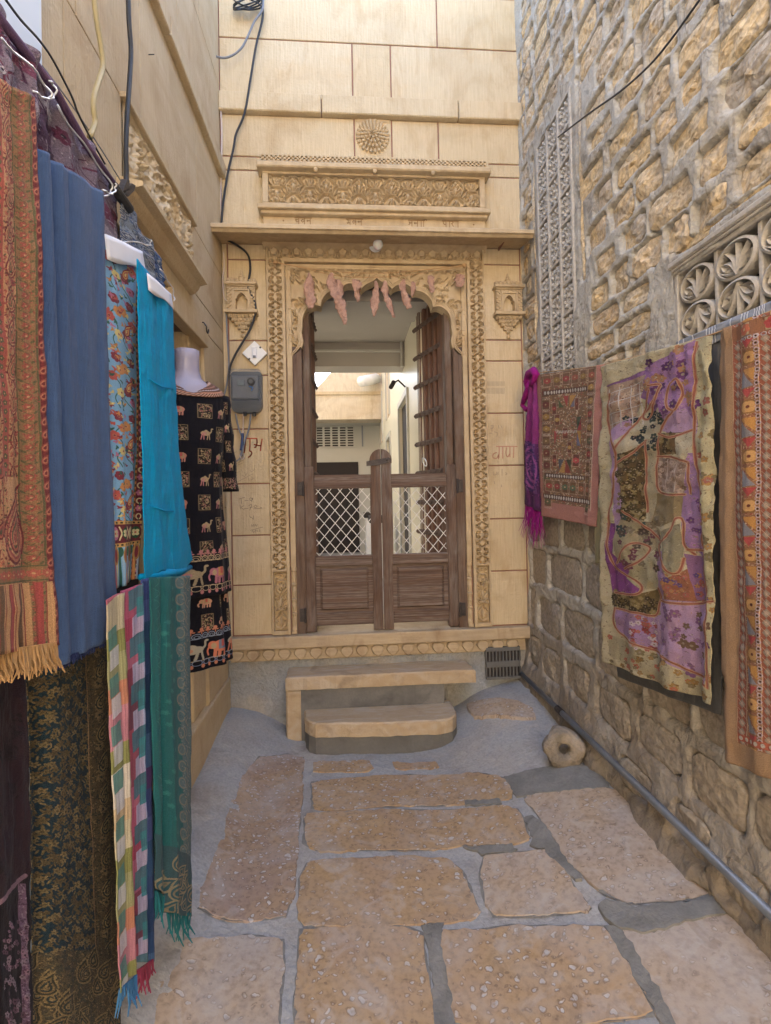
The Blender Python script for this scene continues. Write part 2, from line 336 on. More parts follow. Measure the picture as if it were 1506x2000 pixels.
# ------------------------------------------------------------------ painting prints with numpy
def rgb(h): return np.array([int(h[i:i+2], 16)/255 for i in (0, 2, 4)])
class Cv:
    def __init__(s, w, h, bg=None, k=1.5):
        s.k = k; s.w = int(w*k); s.h = int(h*k); s.hm = bg is None
        s.a = np.zeros((s.h, s.w, 1)) if s.hm else np.ones((s.h, s.w, 3))*(rgb(bg) if isinstance(bg, str) else np.array(bg))
    def win(s, x0, y0, x1, y1):
        k = s.k; a = max(0, int(x0*k)-2); b = min(s.w, int(x1*k)+3); c = max(0, int(y0*k)-2); d = min(s.h, int(y1*k)+3)
        if a >= b or c >= d: return None
        Y, X = np.mgrid[c:d, a:b]; return (slice(c, d), slice(a, b)), (X+.5)/k, (Y+.5)/k
    def put(s, sl, sd_, col, soft=None, al=1.):
        # sd_: signed distance, negative inside
        sf = soft or .8/s.k
        m = np.clip(.5-sd_/sf, 0, 1) if soft is None else np.sqrt(np.clip(-sd_/sf, 0, 1))
        if s.hm:
            s.a[sl][..., 0] = np.maximum(s.a[sl][..., 0], m*col) if col > 0 else s.a[sl][..., 0]*(1-m)+m*(-col if col < 0 else 0)
        else:
            c = rgb(col) if isinstance(col, str) else np.array(col); m = (m*al)[..., None]; s.a[sl] = s.a[sl]*(1-m)+c*m
    def ell(s, x, y, rx, ry, col, rot=0, soft=None, w=None, al=1.):
        R = max(rx, ry)+(w or 0); g = s.win(x-R, y-R, x+R, y+R)
        if g is None: return
        sl, X, Y = g; c, n = math.cos(rot), math.sin(rot); u = (X-x)*c+(Y-y)*n; v = -(X-x)*n+(Y-y)*c
        q_ = np.sqrt((u/rx)**2+(v/ry)**2); d = (q_-1)*min(rx, ry)
        if w: d = np.abs(d)-w/2
        s.put(sl, d, col, soft, al)
    def line(s, x0, y0, x1, y1, w, col, soft=None, al=1.):
        g = s.win(min(x0, x1)-w, min(y0, y1)-w, max(x0, x1)+w, max(y0, y1)+w)
        if g is None: return
        sl, X, Y = g; dx, dy = x1-x0, y1-y0; L = dx*dx+dy*dy+1e-9
        t = np.clip(((X-x0)*dx+(Y-y0)*dy)/L, 0, 1); s.put(sl, np.hypot(X-x0-t*dx, Y-y0-t*dy)-w/2, col, soft, al)
    def curve(s, pts, w, col, soft=None, n=6, al=1.):
        p = cat_rom(pts, n) if len(pts) > 2 else pts
        for a, b in zip(p[:-1], p[1:]): s.line(a[0], a[1], b[0], b[1], w, col, soft, al)
    def rect(s, x0, y0, x1, y1, col, soft=None, al=1.):
        g = s.win(x0, y0, x1, y1)
        if g is None: return
        sl, X, Y = g; s.put(sl, np.maximum(np.maximum(x0-X, X-x1), np.maximum(y0-Y, Y-y1)), col, soft, al)
    def poly(s, pts, col, al=1.):
        xs = [p[0] for p in pts]; ys = [p[1] for p in pts]; g = s.win(min(xs), min(ys), max(xs), max(ys))
        if g is None: return
        sl, X, Y = g; ins = np.zeros(X.shape, bool); n = len(pts)
        for i in range(n):
            x0, y0 = pts[i]; x1, y1 = pts[(i+1) % n]
            if y0 == y1: continue
            c = ((y0 > Y) != (y1 > Y)) & (X < (x1-x0)*(Y-y0)/(y1-y0)+x0); ins ^= c
        s.put(sl, np.where(ins, -1., 1.), col, None, al)
    def flower(s, x, y, r, n, col, cc, rot=0, fat=.42):
        for i in range(n):
            a = rot+2*math.pi*i/n; s.ell(x+math.cos(a)*r*.58, y+math.sin(a)*r*.58, r*.5, r*fat*(5/n)**.5, col, a)
        s.ell(x, y, r*.27, r*.27, cc)
    def paisley(s, x, y, h, cols, rot=0, flip=1, fat=.8):
        t = np.linspace(0, 2*math.pi, 40)
        bx = np.sin(t)*np.abs(np.sin(t/2))**1.6*fat; by = -np.cos(t)
        bx = bx+.55*np.clip((by*-1+.1), 0, None)**2*.6*1.0
        sc = h/2
        for i, c in enumerate(cols):
            k = 1-i/len(cols)*.92; X = bx*sc*k*flip; Y = by*sc*k+(1-k)*sc*.35
            cr, sr = math.cos(rot), math.sin(rot)
            s.poly([(x+a*cr-b*sr, y+a*sr+b*cr) for a, b in zip(X, Y)], c)
    def speck(s, x0, y0, x1, y1, n, r, cols, rng, asp=2.2, al=.9):
        for i in range(n):
            s.ell(rng.uniform(x0, x1), rng.uniform(y0, y1), r*rng.uniform(.6, 1.3), r/asp, cols[rng.randrange(len(cols))], rng.uniform(0, 3.14), al=al)
    def grain(s, amt, seed=0, vert=0.):
        r = np.random.default_rng(seed); g = r.normal(0, amt, (s.h, s.w, 1))
        if vert: g = g+r.normal(0, vert, (1, s.w, 1))
        s.a = np.clip(s.a*(1+g), 0, 1)
def cloth_mat(name, cv=None, col=None, rough=.9, weave=.0006, sheen=.04, fold=None):
    q = NT(name, rough); q.p.inputs['Sheen Weight'].default_value = sheen; q.p.inputs['Specular IOR Level'].default_value = .15
    if cv is not None:
        im = bpy.data.images.new(name, cv.w, cv.h); a = np.ones((cv.h, cv.w, 4), dtype=np.float32); a[..., :3] = cv.a[::-1]
        im.pixels.foreach_set(a.ravel()); im.update(); im.pack()
        t = q.n('TexImage'); t.image = im; t.extension = 'EXTEND'; uv = q.n('UVMap'); q.l(uv.outputs[0], t.inputs[0])
        c = t.outputs[0]; hgt = q.math('ADD', q.noise(420, 2), q.math('MULTIPLY', c, 2.2))
        hs = q.n('HueSaturation'); hs.inputs['Saturation'].default_value = .88; hs.inputs['Value'].default_value = .80; q.l(c, hs.inputs['Color'])
        c = q.mix(1., hs.outputs[0], q.mix(q.noise(7, 4), (.84,.84,.84), (1,1,1)), 'MULTIPLY')
    else:
        c = q.mix(q.noise(2, 5, q.pos((3,3,60))), tuple(v*.88 for v in col), tuple(min(1, v*1.1) for v in col))
        c = q.mix(q.ramp(q.noise(1, 3, q.pos((380,380,30))), [(.35,.25),(.6,0)]), c, tuple(v*.5 for v in col)); hgt = q.noise(420, 2)
    wrk = q.math('ADD', q.noise(1, 4, q.pos((34,34,3.5)), .6), q.math('MULTIPLY', q.noise(15, 5, None, .8), .8))
    q.col(c); q.bump(q.math('ADD', hgt, q.math('MULTIPLY', wrk, .0034/weave)), weave, .8); return q.m

def gridmesh(name, V, m, parent=None, uv=None, smooth=True, solid=0, mask=None, **tg):
    V = np.asarray(V, dtype=float); a, b = V.shape[:2]; P = V.reshape(-1, 3)
    off = np.array(wloc(parent)) if parent is not None else np.array([(P[:,0].min()+P[:,0].max())/2, (P[:,1].min()+P[:,1].max())/2, P[:,2].min()])
    I, J = np.meshgrid(np.arange(a-1), np.arange(b-1), indexing='ij'); i0 = I*b+J
    Q = np.stack([i0, i0+1, i0+b+1, i0+b], -1).reshape(-1, 4)
    if mask is not None: Q = Q[mask.reshape(-1)]
    me = bpy.data.meshes.new(name); me.vertices.add(len(P)); me.vertices.foreach_set('co', (P-off).ravel())
    me.loops.add(len(Q)*4); me.loops.foreach_set('vertex_index', Q.ravel().astype(np.int32))
    me.polygons.add(len(Q)); me.polygons.foreach_set('loop_start', np.arange(0, len(Q)*4, 4, dtype=np.int32))
    if uv is not None:
        ul = me.uv_layers.new(name='UVMap'); ul.data.foreach_set('uv', np.asarray(uv).reshape(-1, 2)[Q.ravel()].ravel())
    me.update(calc_edges=True); me.validate()
    if smooth: me.polygons.foreach_set('use_smooth', [True]*len(me.polygons))
    me.materials.append(m); o = bpy.data.objects.new(name, me); COL.objects.link(o)
    if parent is not None: o.parent = parent
    else: o.location = off.tolist()
    if solid: md = o.modifiers.new('thickness', 'SOLIDIFY'); md.thickness = solid; md.offset = 0
    return tag(o, **tg) if tg else o
def vnoise(X, Y, sc, seed=0, oct=3):
    # smooth value noise for arrays
    out = np.zeros_like(X, dtype=float); amp = 1.; tot = 0
    for k in range(oct):
        r = np.random.default_rng(seed+k*17).random((64, 64)); x = X*sc*2**k+100; y = Y*sc*2**k+100
        xi = np.floor(x).astype(int); yi = np.floor(y).astype(int); fx_ = x-xi; fy = y-yi; fx_ = fx_*fx_*(3-2*fx_); fy = fy*fy*(3-2*fy)
        g = lambda a, b: r[a % 64, b % 64]
        out += amp*((g(xi,yi)*(1-fx_)+g(xi+1,yi)*fx_)*(1-fy)+(g(xi,yi+1)*(1-fx_)+g(xi+1,yi+1)*fx_)*fy); tot += amp; amp *= .5
    return out/tot
smv = lambda t: (lambda u: u*u*(3-2*u))(np.clip(t, 0, 1))
def gza(X, Y):
    z = -.15+.19*smv((X-.30)/1.0)+.10*smv((-X-.40)/.40)
    return z+.06*smv((Y-2.6)/.8)*smv((-X-.30)/.3)+.07*smv((Y-2.6)/.7)*smv((X-.55)/.4)

# ================================================================== ground
xs = np.arange(-.9, 1.42, .012); ys = np.arange(.75, D+.06, .012); X, Y = np.meshgrid(xs, ys)
Z = gza(X, Y)+(vnoise(X, Y, 9, 1, 5)-.5)*.012
Z += .02*smv((-X-.52)/.12)*vnoise(X, Y, 6, 5, 4)*(1-.4*smv((Y-2.6)/.3))      # lumpy cement fillet along the left wall
Z += .04*smv((X-1.17)/.12)*vnoise(X, Y, 12, 8, 4)                            # rubble fillet along the right wall
gridmesh('alley_ground', np.stack([X, Y, Z], -1), mat['ground'], None, kind='structure')
b = MB(); b.add([(-30,-30,-.24),(30,-30,-.24),(30,30,-.24),(-30,30,-.24)], [(0,1,2,3)]); b.build('ground', mat['ground'], None, kind='structure')
b = MB(); b.box(-3.2, 4.2, -6, .74, -.23, -.155); b.build('street', mat['ground'], None, kind='structure')

pavement = empty('stone_paving', (.2, 2, -.15), 'worn pecked sandstone slabs paving the alley floor in grey cement', 'paving')
def jag(pts, amp=.006, step=.05, seed=0):
    r = random.Random(seed); out = []; n = len(pts)
    for i in range(n):
        a, c = pts[i], pts[(i+1) % n]; L = math.hypot(c[0]-a[0], c[1]-a[1]); k = max(1, int(L/step))
        for j in range(k):
            t = j/k; out.append((a[0]+(c[0]-a[0])*t+r.uniform(-amp, amp), a[1]+(c[1]-a[1])*t+r.uniform(-amp, amp)))
    return out
def patch(pxs, m, name, lift, seed):
    P = jag([gpt(*p) for p in pxs], .006, .02, seed); n = len(P); off = Vector(wloc(pavement)); bm = bmesh.new()
    lo = [bm.verts.new(Vector((x, y, gz(x, y)-.03))-off) for x, y in P]; hi = [bm.verts.new(Vector((x, y, gz(x, y)+lift+.002*mnoise.noise((x*9, y*9, 1))))-off) for x, y in P]
    for i in range(n): bm.faces.new((lo[i], lo[(i+1) % n], hi[(i+1) % n], hi[i]))
    f = bm.faces.new(hi); bmesh.ops.triangulate(bm, faces=[f]); bmesh.ops.recalc_face_normals(bm, faces=bm.faces); me = bpy.data.meshes.new(name); bm.to_mesh(me); bm.free(); me.materials.append(m)
    o = bpy.data.objects.new(name, me); COL.objects.link(o); o.parent = pavement; return o
def slab(pxs, m, name='paving_stone', lift=.007, seed=0, parent=pavement, th=.05, amp=.005, smooth=True, **tg):
    P = [gpt(*p) for p in pxs]
    cx = sum(p[0] for p in P)/len(P); cy = sum(p[1] for p in P)/len(P); P = [(x+.005*math.copysign(min(1, abs(x-cx)/.05), x-cx), y+.005*math.copysign(min(1, abs(y-cy)/.05), y-cy)) for x, y in P] if lift < .01 else P
    if smooth:
        Q_ = []
        for i, p in enumerate(P):
            a, c = P[i-1], P[(i+1) % len(P)]; f = .10; Q_ += [(p[0]+(a[0]-p[0])*f, p[1]+(a[1]-p[1])*f), p if f > .3 else (p[0]*.86+(a[0]+c[0])*.07, p[1]*.86+(a[1]+c[1])*.07), (p[0]+(c[0]-p[0])*f, p[1]+(c[1]-p[1])*f)]
        P = Q_
    P = jag(P, amp, .025, seed)
    P = [(x+.010*mnoise.noise((x*9, y*9, seed)), y+.010*mnoise.noise((x*9, y*9, seed+50))) for x, y in P]; bm = bmesh.new(); cx = sum(p[0] for p in P)/len(P); cy = sum(p[1] for p in P)/len(P)
    rings = []; off = Vector(wloc(parent)) if parent is not None else Vector((cx, cy, gz(cx, cy)))
    for k, dz in ((1., -th), (1., lift*.2), (.993, lift), (.8, lift), (.55, lift), (.28, lift)):
        rg = []
        for (x, y) in P:
            xx, yy = cx+(x-cx)*k, cy+(y-cy)*k
            w = (mnoise.noise((xx*7, yy*7, seed))*.003) if dz > 0 else 0
            rg.append(bm.verts.new(Vector((xx, yy, gz(xx, yy)+dz+w))-off))
        rings.append(rg)
    cvv = bm.verts.new(Vector((cx, cy, gz(cx, cy)+lift))-off); n = len(P)
    for a, c in zip(rings[:-1], rings[1:]):
        for i in range(n): bm.faces.new((a[i], a[(i+1) % n], c[(i+1) % n], c[i]))
    for i in range(n): bm.faces.new((rings[-1][i], rings[-1][(i+1) % n], cvv))
    bmesh.ops.recalc_face_normals(bm, faces=bm.faces); me = bpy.data.meshes.new(name); bm.to_mesh(me); bm.free()
    me.materials.append(m); o = bpy.data.objects.new(name, me); COL.objects.link(o)
    if parent is not None: o.parent = parent
    else: o.location = off
    return tag(o, **tg) if tg else o
so_, sm_, sp_ = mat['slab_ochre'], mat['slab_mauve'], mat['slab_pale']
SL = [([(505,1480),(560,1474),(593,1482),(588,1560),(580,1650),(574,1740),(560,1788),(520,1797),(440,1795),(385,1772),(405,1700),(438,1640),(446,1590),(468,1530)], sm_),
 ([(614,1490),(720,1487),(728,1500),(715,1510),(614,1509)], so_), ([(768,1491),(850,1489),(855,1500),(775,1505)], so_),
 ([(610,1528),(700,1520),(800,1515),(930,1510),(982,1520),(1000,1545),(995,1563),(940,1567),(800,1573),(640,1583),(612,1580)], so_),
 ([(597,1594),(650,1588),(800,1583),(960,1575),(1008,1582),(1022,1602),(1032,1640),(1000,1650),(900,1652),(700,1662),(622,1664),(596,1648)], so_),
 ([(602,1688),(640,1681),(800,1676),(868,1680),(902,1702),(920,1745),(934,1780),(925,1797),(780,1806),(600,1811),(583,1790),(586,1720)], so_),
 ([(946,1676),(1000,1667),(1060,1665),(1084,1674),(1100,1702),(1118,1735),(1150,1774),(1140,1783),(1050,1788),(968,1790),(950,1765),(940,1710)], sp_),
 ([(1022,1556),(1100,1545),(1188,1541),(1232,1560),(1292,1622),(1360,1700),(1387,1748),(1355,1758),(1230,1764),(1178,1742),(1118,1688),(1072,1622)], sp_),
 ([(300,1885),(370,1838),(480,1830),(552,1840),(551,1900),(542,2000),(536,2110),(230,2140),(262,1960)], sp_),
 ([(587,1819),(700,1812),(788,1813),(822,1826),(834,1900),(848,2000),(856,2110),(578,2130),(580,1980)], so_),
 ([(852,1820),(1000,1813),(1172,1812),(1202,1850),(1240,1915),(1273,1984),(1150,1998),(882,2004),(862,1925)], so_),
 ([(1214,1818),(1290,1824),(1380,1790),(1440,1796),(1560,1870),(1700,2020),(1660,2110),(1345,2110),(1265,1935)], sp_),
 ([(884,2022),(1150,2016),(1288,2010),(1345,2110),(1330,2160),(880,2160)], sp_),
 ([(910,1378),(1010,1372),(1042,1392),(1050,1410),(928,1409)], sp_)]
def joint(pxs, k, seed):
    rj = random.Random(seed); A_ = jag([gpt(*p) for p in pxs], 0, .025, 0); cx = sum(p[0] for p in A_)/len(A_); cy = sum(p[1] for p in A_)/len(A_); n = len(A_); vs = []; off = wloc(pavement)
    for ring, d in ((0, -.012), (1, .004+k*.0011)):
        for x, y in A_:
            L_ = math.hypot(x-cx, y-cy); dd = d+(rj.uniform(-.003, .004) if ring else 0)+(.006*mnoise.noise((x*12, y*12, seed)) if ring else 0); X_, Y_ = x+(x-cx)/L_*dd, y+(y-cy)/L_*dd; vs.append((X_, Y_, gz(X_, Y_)+(.0045 if ring == 0 else .0035)))
    b = MB(); b.add(vs, [(i, (i+1) % n, n+(i+1) % n, n+i) for i in range(n)]); b.build('joint_dirt', mat['cementdark'], pavement)
def grow(pts, k):
    cx = sum(p[0] for p in pts)/len(pts); cy = sum(p[1] for p in pts)/len(pts); return [(x+(x-cx)/max(1, math.hypot(x-cx, y-cy))*k, y+(y-cy)/max(1, math.hypot(x-cx, y-cy))*k*.6) for x, y in pts]
for i, (p, m) in enumerate(SL): slab(p, m, seed=i, lift=.007 if i < 13 else .02)
for i, k in ((0,4),(3,5),(4,5),(5,4),(6,6),(7,6),(8,5),(9,6),(10,6),(11,7),(12,5)): joint(SL[i][0], k, 70+i)
for i, p in enumerate([[(985,1520),(1060,1500),(1150,1498),(1195,1520),(1190,1540),(1120,1546),(1050,1552),(1010,1560)],
  [(1022,1600),(1040,1596),(1070,1620),(1105,1680),(1140,1720),(1125,1722),(1090,1690),(1062,1662),(1034,1655),(1040,1640)],
  [(1180,1760),(1240,1776),(1340,1768),(1385,1760),(1440,1700),(1452,1770),(1440,1790),(1380,1796),(1300,1818),(1250,1830),(1200,1815),(1165,1775)],
  [(826,1812),(868,1806),(860,1850),(878,1930),(888,2005),(890,2110),(862,2110),(850,1985),(838,1880)],
  [(1180,1812),(1212,1812),(1258,1890),(1300,1960),(1345,2050),(1325,2060),(1285,1990),(1240,1910)],
  [(905,1655),(1000,1652),(1010,1664),(940,1672)], [(905,1566),(978,1563),(980,1571),(910,1575)]]):
    patch(p, mat['cementdark'], 'cement_patch', .009 if i != 2 else .014, 40+i)

# ================================================================== front house
fh = empty('carved_stone_house', (.23, D, 0), 'cream sandstone house front with carved doorway, eave and red pointed joints at the alley end', 'house')
def part(fn, name, m, smooth=False, parent=None, **k): return one(fn, name, m, parent or fh, smooth=smooth, **k)
HT = 5.7
c_ = .236                                                        # doorway axis
part(lambda b: (b.box(-.86,-.522,D+.008,D+.3,.40,3.17), b.box(.994,1.32,D+.008,D+.3,.40,3.17), b.box(-.86,1.32,D+.008,D+.3,3.165,HT), b.box(-.522,.994,D+.03,D+.3,3.03,3.17)), 'wall_core', mat['joint'])
def blk(x0, x1, z0, z1, pr=0., nm='stone_block', m='facade', j=.0045):
    part(lambda b: b.cbox(x0+j, x1-j, D-pr, D+.03, z0+j, z1-j, .003), nm, mat[m])
for z0, z1 in zip([.49]+[fz(p, 480) for p in (1143,1046,945,838,733,665)], [fz(p, 480) for p in (1143,1046,945,838,733,665,507)]): blk(XL+.035, -.522, z0, z1)
blk(XL+.035, -.522, fz(507,480), 3.165); part(lambda b: b.cbox(XL, XL+.03, D-.006, D+.03, .49, 3.16, .004), 'corner_strip', mat['facade'])
zr = [.49]+[fz(p, 985) for p in (1115,1013,909,807,705,664,517)]+[3.165]
for z0, z1 in zip(zr[:-1], zr[1:]): blk(.994, 1.262, z0, z1)
part(lambda b: b.cbox(1.266, 1.30, D-.004, D+.03, .49, 3.16, .004), 'corner_strip', mat['facade'])
ZB0, ZB1, Z1 = 4.062, 4.19, 4.595
def rowx(z0, z1, pxs, py, m='facade', pr=0):
    X_ = [XL]+[fx(p, py) for p in pxs]+[1.30]
    for a, c in zip(X_[:-1], X_[1:]): blk(a, c, z0, z1, pr, m=m)
za, zb2 = fz(305,470), fz(332,470)
rowx(3.165, zb2, [], 400); rowx(zb2, za, [], 320); rowx(za, ZB0, [692,765,856], 260)
rowx(ZB1, Z1, [688,763], 130); rowx(Z1, 4.97, [853], 40); rowx(4.97, 5.5, [560,900], 0)
X_ = [XL-.002]+[fx(p, 200) for p in (628,893)]+[1.30]
for a, c in zip(X_[:-1], X_[1:]): part(lambda b: b.cbox(a+.003, c-.003, D-.045, D+.03, ZB0, ZB1, .006), 'string_course_stone', mat['facade'])

def relief(name, x0, x1, z0, z1, cv, yf, depth, m, parent=None, flipx=False):
    h = cv.a[::-1, :, 0]; h = h[:, ::-1] if flipx else h
    a, bb = h.shape; xs = np.linspace(x0, x1, bb); zs = np.linspace(z0, z1, a); X, Z = np.meshgrid(xs, zs); Y = yf-depth*h
    return gridmesh(name, np.stack([X, Y, Z], -1), m, parent or fh)
# carved pilaster bands
PW, PH = 36, 47                                                   # one unit, 2.5 mm cells
def pil_unit(c, y0, h=47, w=36):
    m = w/2; Z0 = -1e-4
    for sx in (-1, 1):
        c.ell(m+sx*9.5, y0+7, 6.2, 4.8, Z0, sx*.35); c.ell(m+sx*9.5, y0+19, 6.2, 4.8, Z0, -sx*.35)
        c.ell(m+sx*9.5, y0+7, 2.4, 2.2, .8, 0, 1.2); c.ell(m+sx*9.5, y0+19, 2.4, 2.2, .8, 0, 1.2)
        c.ell(m+sx*7.5, y0+30.5, 5.2, 3.4, Z0, sx*.7); c.ell(m+sx*7.5, y0+41.5, 5.2, 3.4, Z0, -sx*.7); c.ell(m+sx*16.5, y0+36, 4.5, 5.2, Z0); c.ell(m+sx*15.5, y0+36, 1.6, 3.4, .8, 0, 1.2)
        c.ell(m+sx*17.5, y0+13, 1.8, 3.4, Z0)
    c.ell(m, y0+26, 2.4, 2.6, Z0); c.ell(m, y0+46.5, 2.4, 2.4, Z0)
ZJ = .93
n_u = 18; cp = Cv(36, n_u*PH, None, 1.); cp.a[:] = 1.
for i in range(n_u): pil_unit(cp, i*PH)
cb = Cv(36, 164, None, 1.)
for sx in (-1, 1):
    m_ = 18
    cb.curve([(m_, 8),(m_+sx*8, 8),(m_+sx*14, 14),(m_+sx*9, 20)], 3, 1., 1.6); cb.curve([(m_, 26),(m_+sx*9, 27),(m_+sx*12, 40),(m_+sx*6, 52),(m_, 60)], 3, 1., 1.6)
    cb.curve([(m_+sx*3, 50),(m_+sx*13, 38),(m_+sx*15, 52),(m_+sx*6, 64)], 2.6, 1., 1.6); cb.curve([(m_+sx*3, 66),(m_+sx*15, 64),(m_+sx*11, 76),(m_+sx*4, 70)], 2.6, 1., 1.6)
    cb.curve([(m_+sx*4, 98),(m_+sx*8, 84),(m_+sx*14, 78)], 3, 1., 1.6); cb.curve([(m_+sx*3, 102),(m_+sx*14, 96),(m_+sx*14, 108),(m_+sx*7, 108)], 2.8, 1., 1.6)
    cb.curve([(m_+sx*3, 112),(m_+sx*8, 122),(m_+sx*14, 132),(m_+sx*8, 140)], 3, 1., 1.6); cb.curve([(m_+sx*12, 136),(m_+sx*12, 150),(m_, 158)], 3, 1., 1.6)
    cb.curve([(m_+sx*3, 36),(m_+sx*5, 44)], 4, .8, 2); cb.ell(m_+sx*5, 120, 3, 8, .7, -sx*.4, 2.5)
cb.ell(18, 42, 3, 10, .8, 0, 2.5); cb.ell(18, 86, 4, 16, .8, 0, 3); cb.line(10, 104, 26, 104, 5, 1., 2); cb.ell(18, 140, 5, 14, .8, 0, 3); cb.ell(18, 12, 2.5, 4, .9, 0, 2)
def strip(x0, x1, z0, z1, y0, y1, nm='moulding', m='carved', c=.003): part(lambda b: b.cbox(x0, x1, y0, y1, z0, z1, c), nm, mat[m])
for s in (0, 1):
    X0 = lambda x: x if s == 0 else 2*c_-x
    def st(a_, e_, *r, **k): strip(min(X0(a_), X0(e_)), max(X0(a_), X0(e_)), *r, **k)
    ra, rb = sorted((X0(-.510), X0(-.418)))
    relief('carved_band', ra, rb, ZJ, 3.06, cp, D+.018, .040, mat['carved'], flipx=s == 1)
    relief('carved_band', ra, rb, .515, ZJ-.012, cb, D+.018, .040, mat['carved'])
    st(-.522, -.509, .49, 3.165, D-.024, D+.04); st(-.419, -.398, .49, 3.04, D-.024, D+.04)
    st(-.509, -.419, .49, .516, D-.022, D+.04); st(-.509, -.419, ZJ-.012, ZJ+.002, D-.022, D+.04)
    st(-.3975, -.392, .49, 3.03, D+.012, D+.04, m='joint', c=.001)
    st(-.392, -.357, ZJ+.01, 2.40, D-.008, D+.05)
    st(-.392, -.357, .49, .512, D-.016, D+.05)
    # small turned half baluster below the inner moulding
    bx = X0(-.3735)
    prof = [(.004,.512),(.018,.514),(.016,.53),(.008,.545),(.017,.585),(.010,.618),(.018,.622),(.018,.632),(.008,.637),(.018,.68),(.009,.712),(.019,.716),(.019,.728),(.008,.734),(.018,.782),(.009,.815),(.018,.82),(.018,.83),(.008,.838),(.016,.88),(.011,.912),(.019,.918),(.019,.94),(.012,.942)]
    part(lambda b: (b.lathe(prof, (bx, D+.006, 0), (0,0,1), 14), b.box(bx-.018, bx+.018, D+.012, D+.05, .512, .942)), 'half_baluster', mat['carved'], smooth=False)
# frieze over the door
cf = Cv(606, 38, None, 1.)
for i in range(19):
    x = 16+i*32
    if i % 1 == 0: cf.flower(x, 17, 10.5, 5, 1., .9, rot=-1.57); cf.flower(x, 17, 10.5, 5, 1., .9, rot=-1.57)
    cf.curve([(x+6, 34),(x+16, 24),(x+26, 34)], 2.2, .8, 1.5); cf.curve([(x+8, 3),(x+16, 12),(x+24, 3)], 2.2, .8, 1.5); cf.ell(x+16, 31, 3, 3.5, .8, 0, 2); cf.ell(x, 35, 5, 3, .7, 0, 2); cf.ell(x+16, 18, 2.2, 4, .7, 0, 2)
relief('carved_frieze', -.509, .981, 3.062, 3.152, cf, D+.012, .030, mat['carved'])
strip(-.522, .994, 3.152, 3.165, D-.022, D+.04); strip(-.419, .891, 3.035, 3.062, D-.026, D+.04)
strip(-.398, .870, 3.015, 3.034, D+.012, D+.05, m='joint')
# cusped arch
half = [(166,695),(155,686),(148,676),(146,664),(149,650),(147,640),(147,630),(146,620),(141,608),(132,600),(122,596),(111,598),(109,588),(104,579),(95,571),(84,567),(73,567),(68,560),(58,554),(46,554),(36,558),(30,563),(23,556),(13,551),(6,547),(0,542)]
dens = []
cusps = {0, 5, 11, 16, 21, 25}
keys = sorted(cusps)
for a, e in zip(keys[:-1], keys[1:]):
    dens += cat_rom(half[a:e+1], 5)[:-1]
dens.append(half[-1])
Zc = lambda py: fz(py)
Lp = [(c_-o/282.*1.0, Zc(p)) for o, p in dens]; Rp = [(c_+o/282., Zc(p)) for o, p in dens[::-1]][1:]
inner = np.array(Lp+Rp); zt = 3.012; xl, xr = c_-.628, c_+.628
seg = np.r_[0, np.cumsum(np.hypot(*np.diff(inner, axis=0).T))]; tt = seg/seg[-1]
hgt_ = zt-inner[0, 1]; per = 2*hgt_+(xr-xl); outer = []
for (x, z) in inner:
    # outer rectangle reached by rays from below the arch middle
    ox, oz = x-c_, z-2.36
    if oz < .02: outer.append((xl if x < c_ else xr, z)); continue
    k = min((.628/abs(ox)) if abs(ox) > 1e-6 else 9, (zt-2.36)/oz); outer.append((c_+ox*k, 2.36+oz*k))
outer = np.array(outer)
# corners of the rectangle get exact points
for cx_ in (xl, xr):
    i = np.argmin(np.hypot(outer[:,0]-cx_, outer[:,1]-zt)); outer[i] = (cx_, zt)
NV = 64; v = np.linspace(0, 1, NV)[None, :]; A = inner[:, 0][:, None]*(1-v)+outer[:, 0][:, None]*v; B = inner[:, 1][:, None]*(1-v)+outer[:, 1][:, None]*v
up_ = 3
def resamp(T): return np.stack([np.interp(np.linspace(0, 1, len(inner)*up_), np.linspace(0, 1, len(inner)), T[:, j]) for j in range(T.shape[1])], 1)
A, B = resamp(A), resamp(B)
ca = Cv(1256, 640, None, .5)                                      # mm units: x from xl, y down from zt
def scroll(c, x, y, r, a0, turn, w=9):
    pts = []
    for i in range(14):
        t = i/13; rr = r*(1-.78*t); a = a0+turn*t*4.6; pts.append((x+rr*math.cos(a), y+rr*math.sin(a)))
    c.curve(pts, w, 1., 5); c.ell(x, y, r*.22, r*.22, 1., 0, 8)
rs = random.Random(3)
for i in range(150):
    x = rs.uniform(20, 610); y = rs.uniform(20, 600); r = rs.uniform(20, 42)
    kk = rs.random(); a_ = rs.uniform(0, 6.28)
    for xx, f in ((x, 1), (1256-x, -1)):
        if kk < .35: scroll(ca, xx, y, r, a_ if f > 0 else math.pi-a_, f)
        elif kk < .75: ca.ell(xx, y, r*.8, r*.3, .85, a_*f, 8); ca.ell(xx+r*.5*f, y+r*.2, r*.6, r*.22, .8, (a_+.9)*f, 7)
        else: ca.curve([(xx-r*f, y-r*.4),(xx, y+r*.5),(xx+r*f, y-r*.2),(xx+1.6*r*f, y+r*.8)], 9, 1., 5)
for i in range(20): ca.ell(20+i*64, 18, 18, 9, .9, 0, 7); ca.line(60+i*64-32, 4, 60+i*64-32, 24, 6, .8, 4)
hx = np.clip(((A-xl)*1000*.5).astype(int), 0, ca.w-1); hz = np.clip(((zt-B)*1000*.5).astype(int), 0, ca.h-1)
hh = ca.a[hz, hx, 0]
dist_in = np.hypot(A-A[:, :1], B-B[:, :1]); dist_out = np.minimum(np.minimum(A-xl, xr-A), zt-B)
edge = np.clip(1-np.abs(dist_in-.016)/.014, 0, 1)**.6; edge2 = (dist_in < .016)*1.
Yd = D+.030-.034*hh; rim_ = (dist_in < .034)|(dist_out < .012)
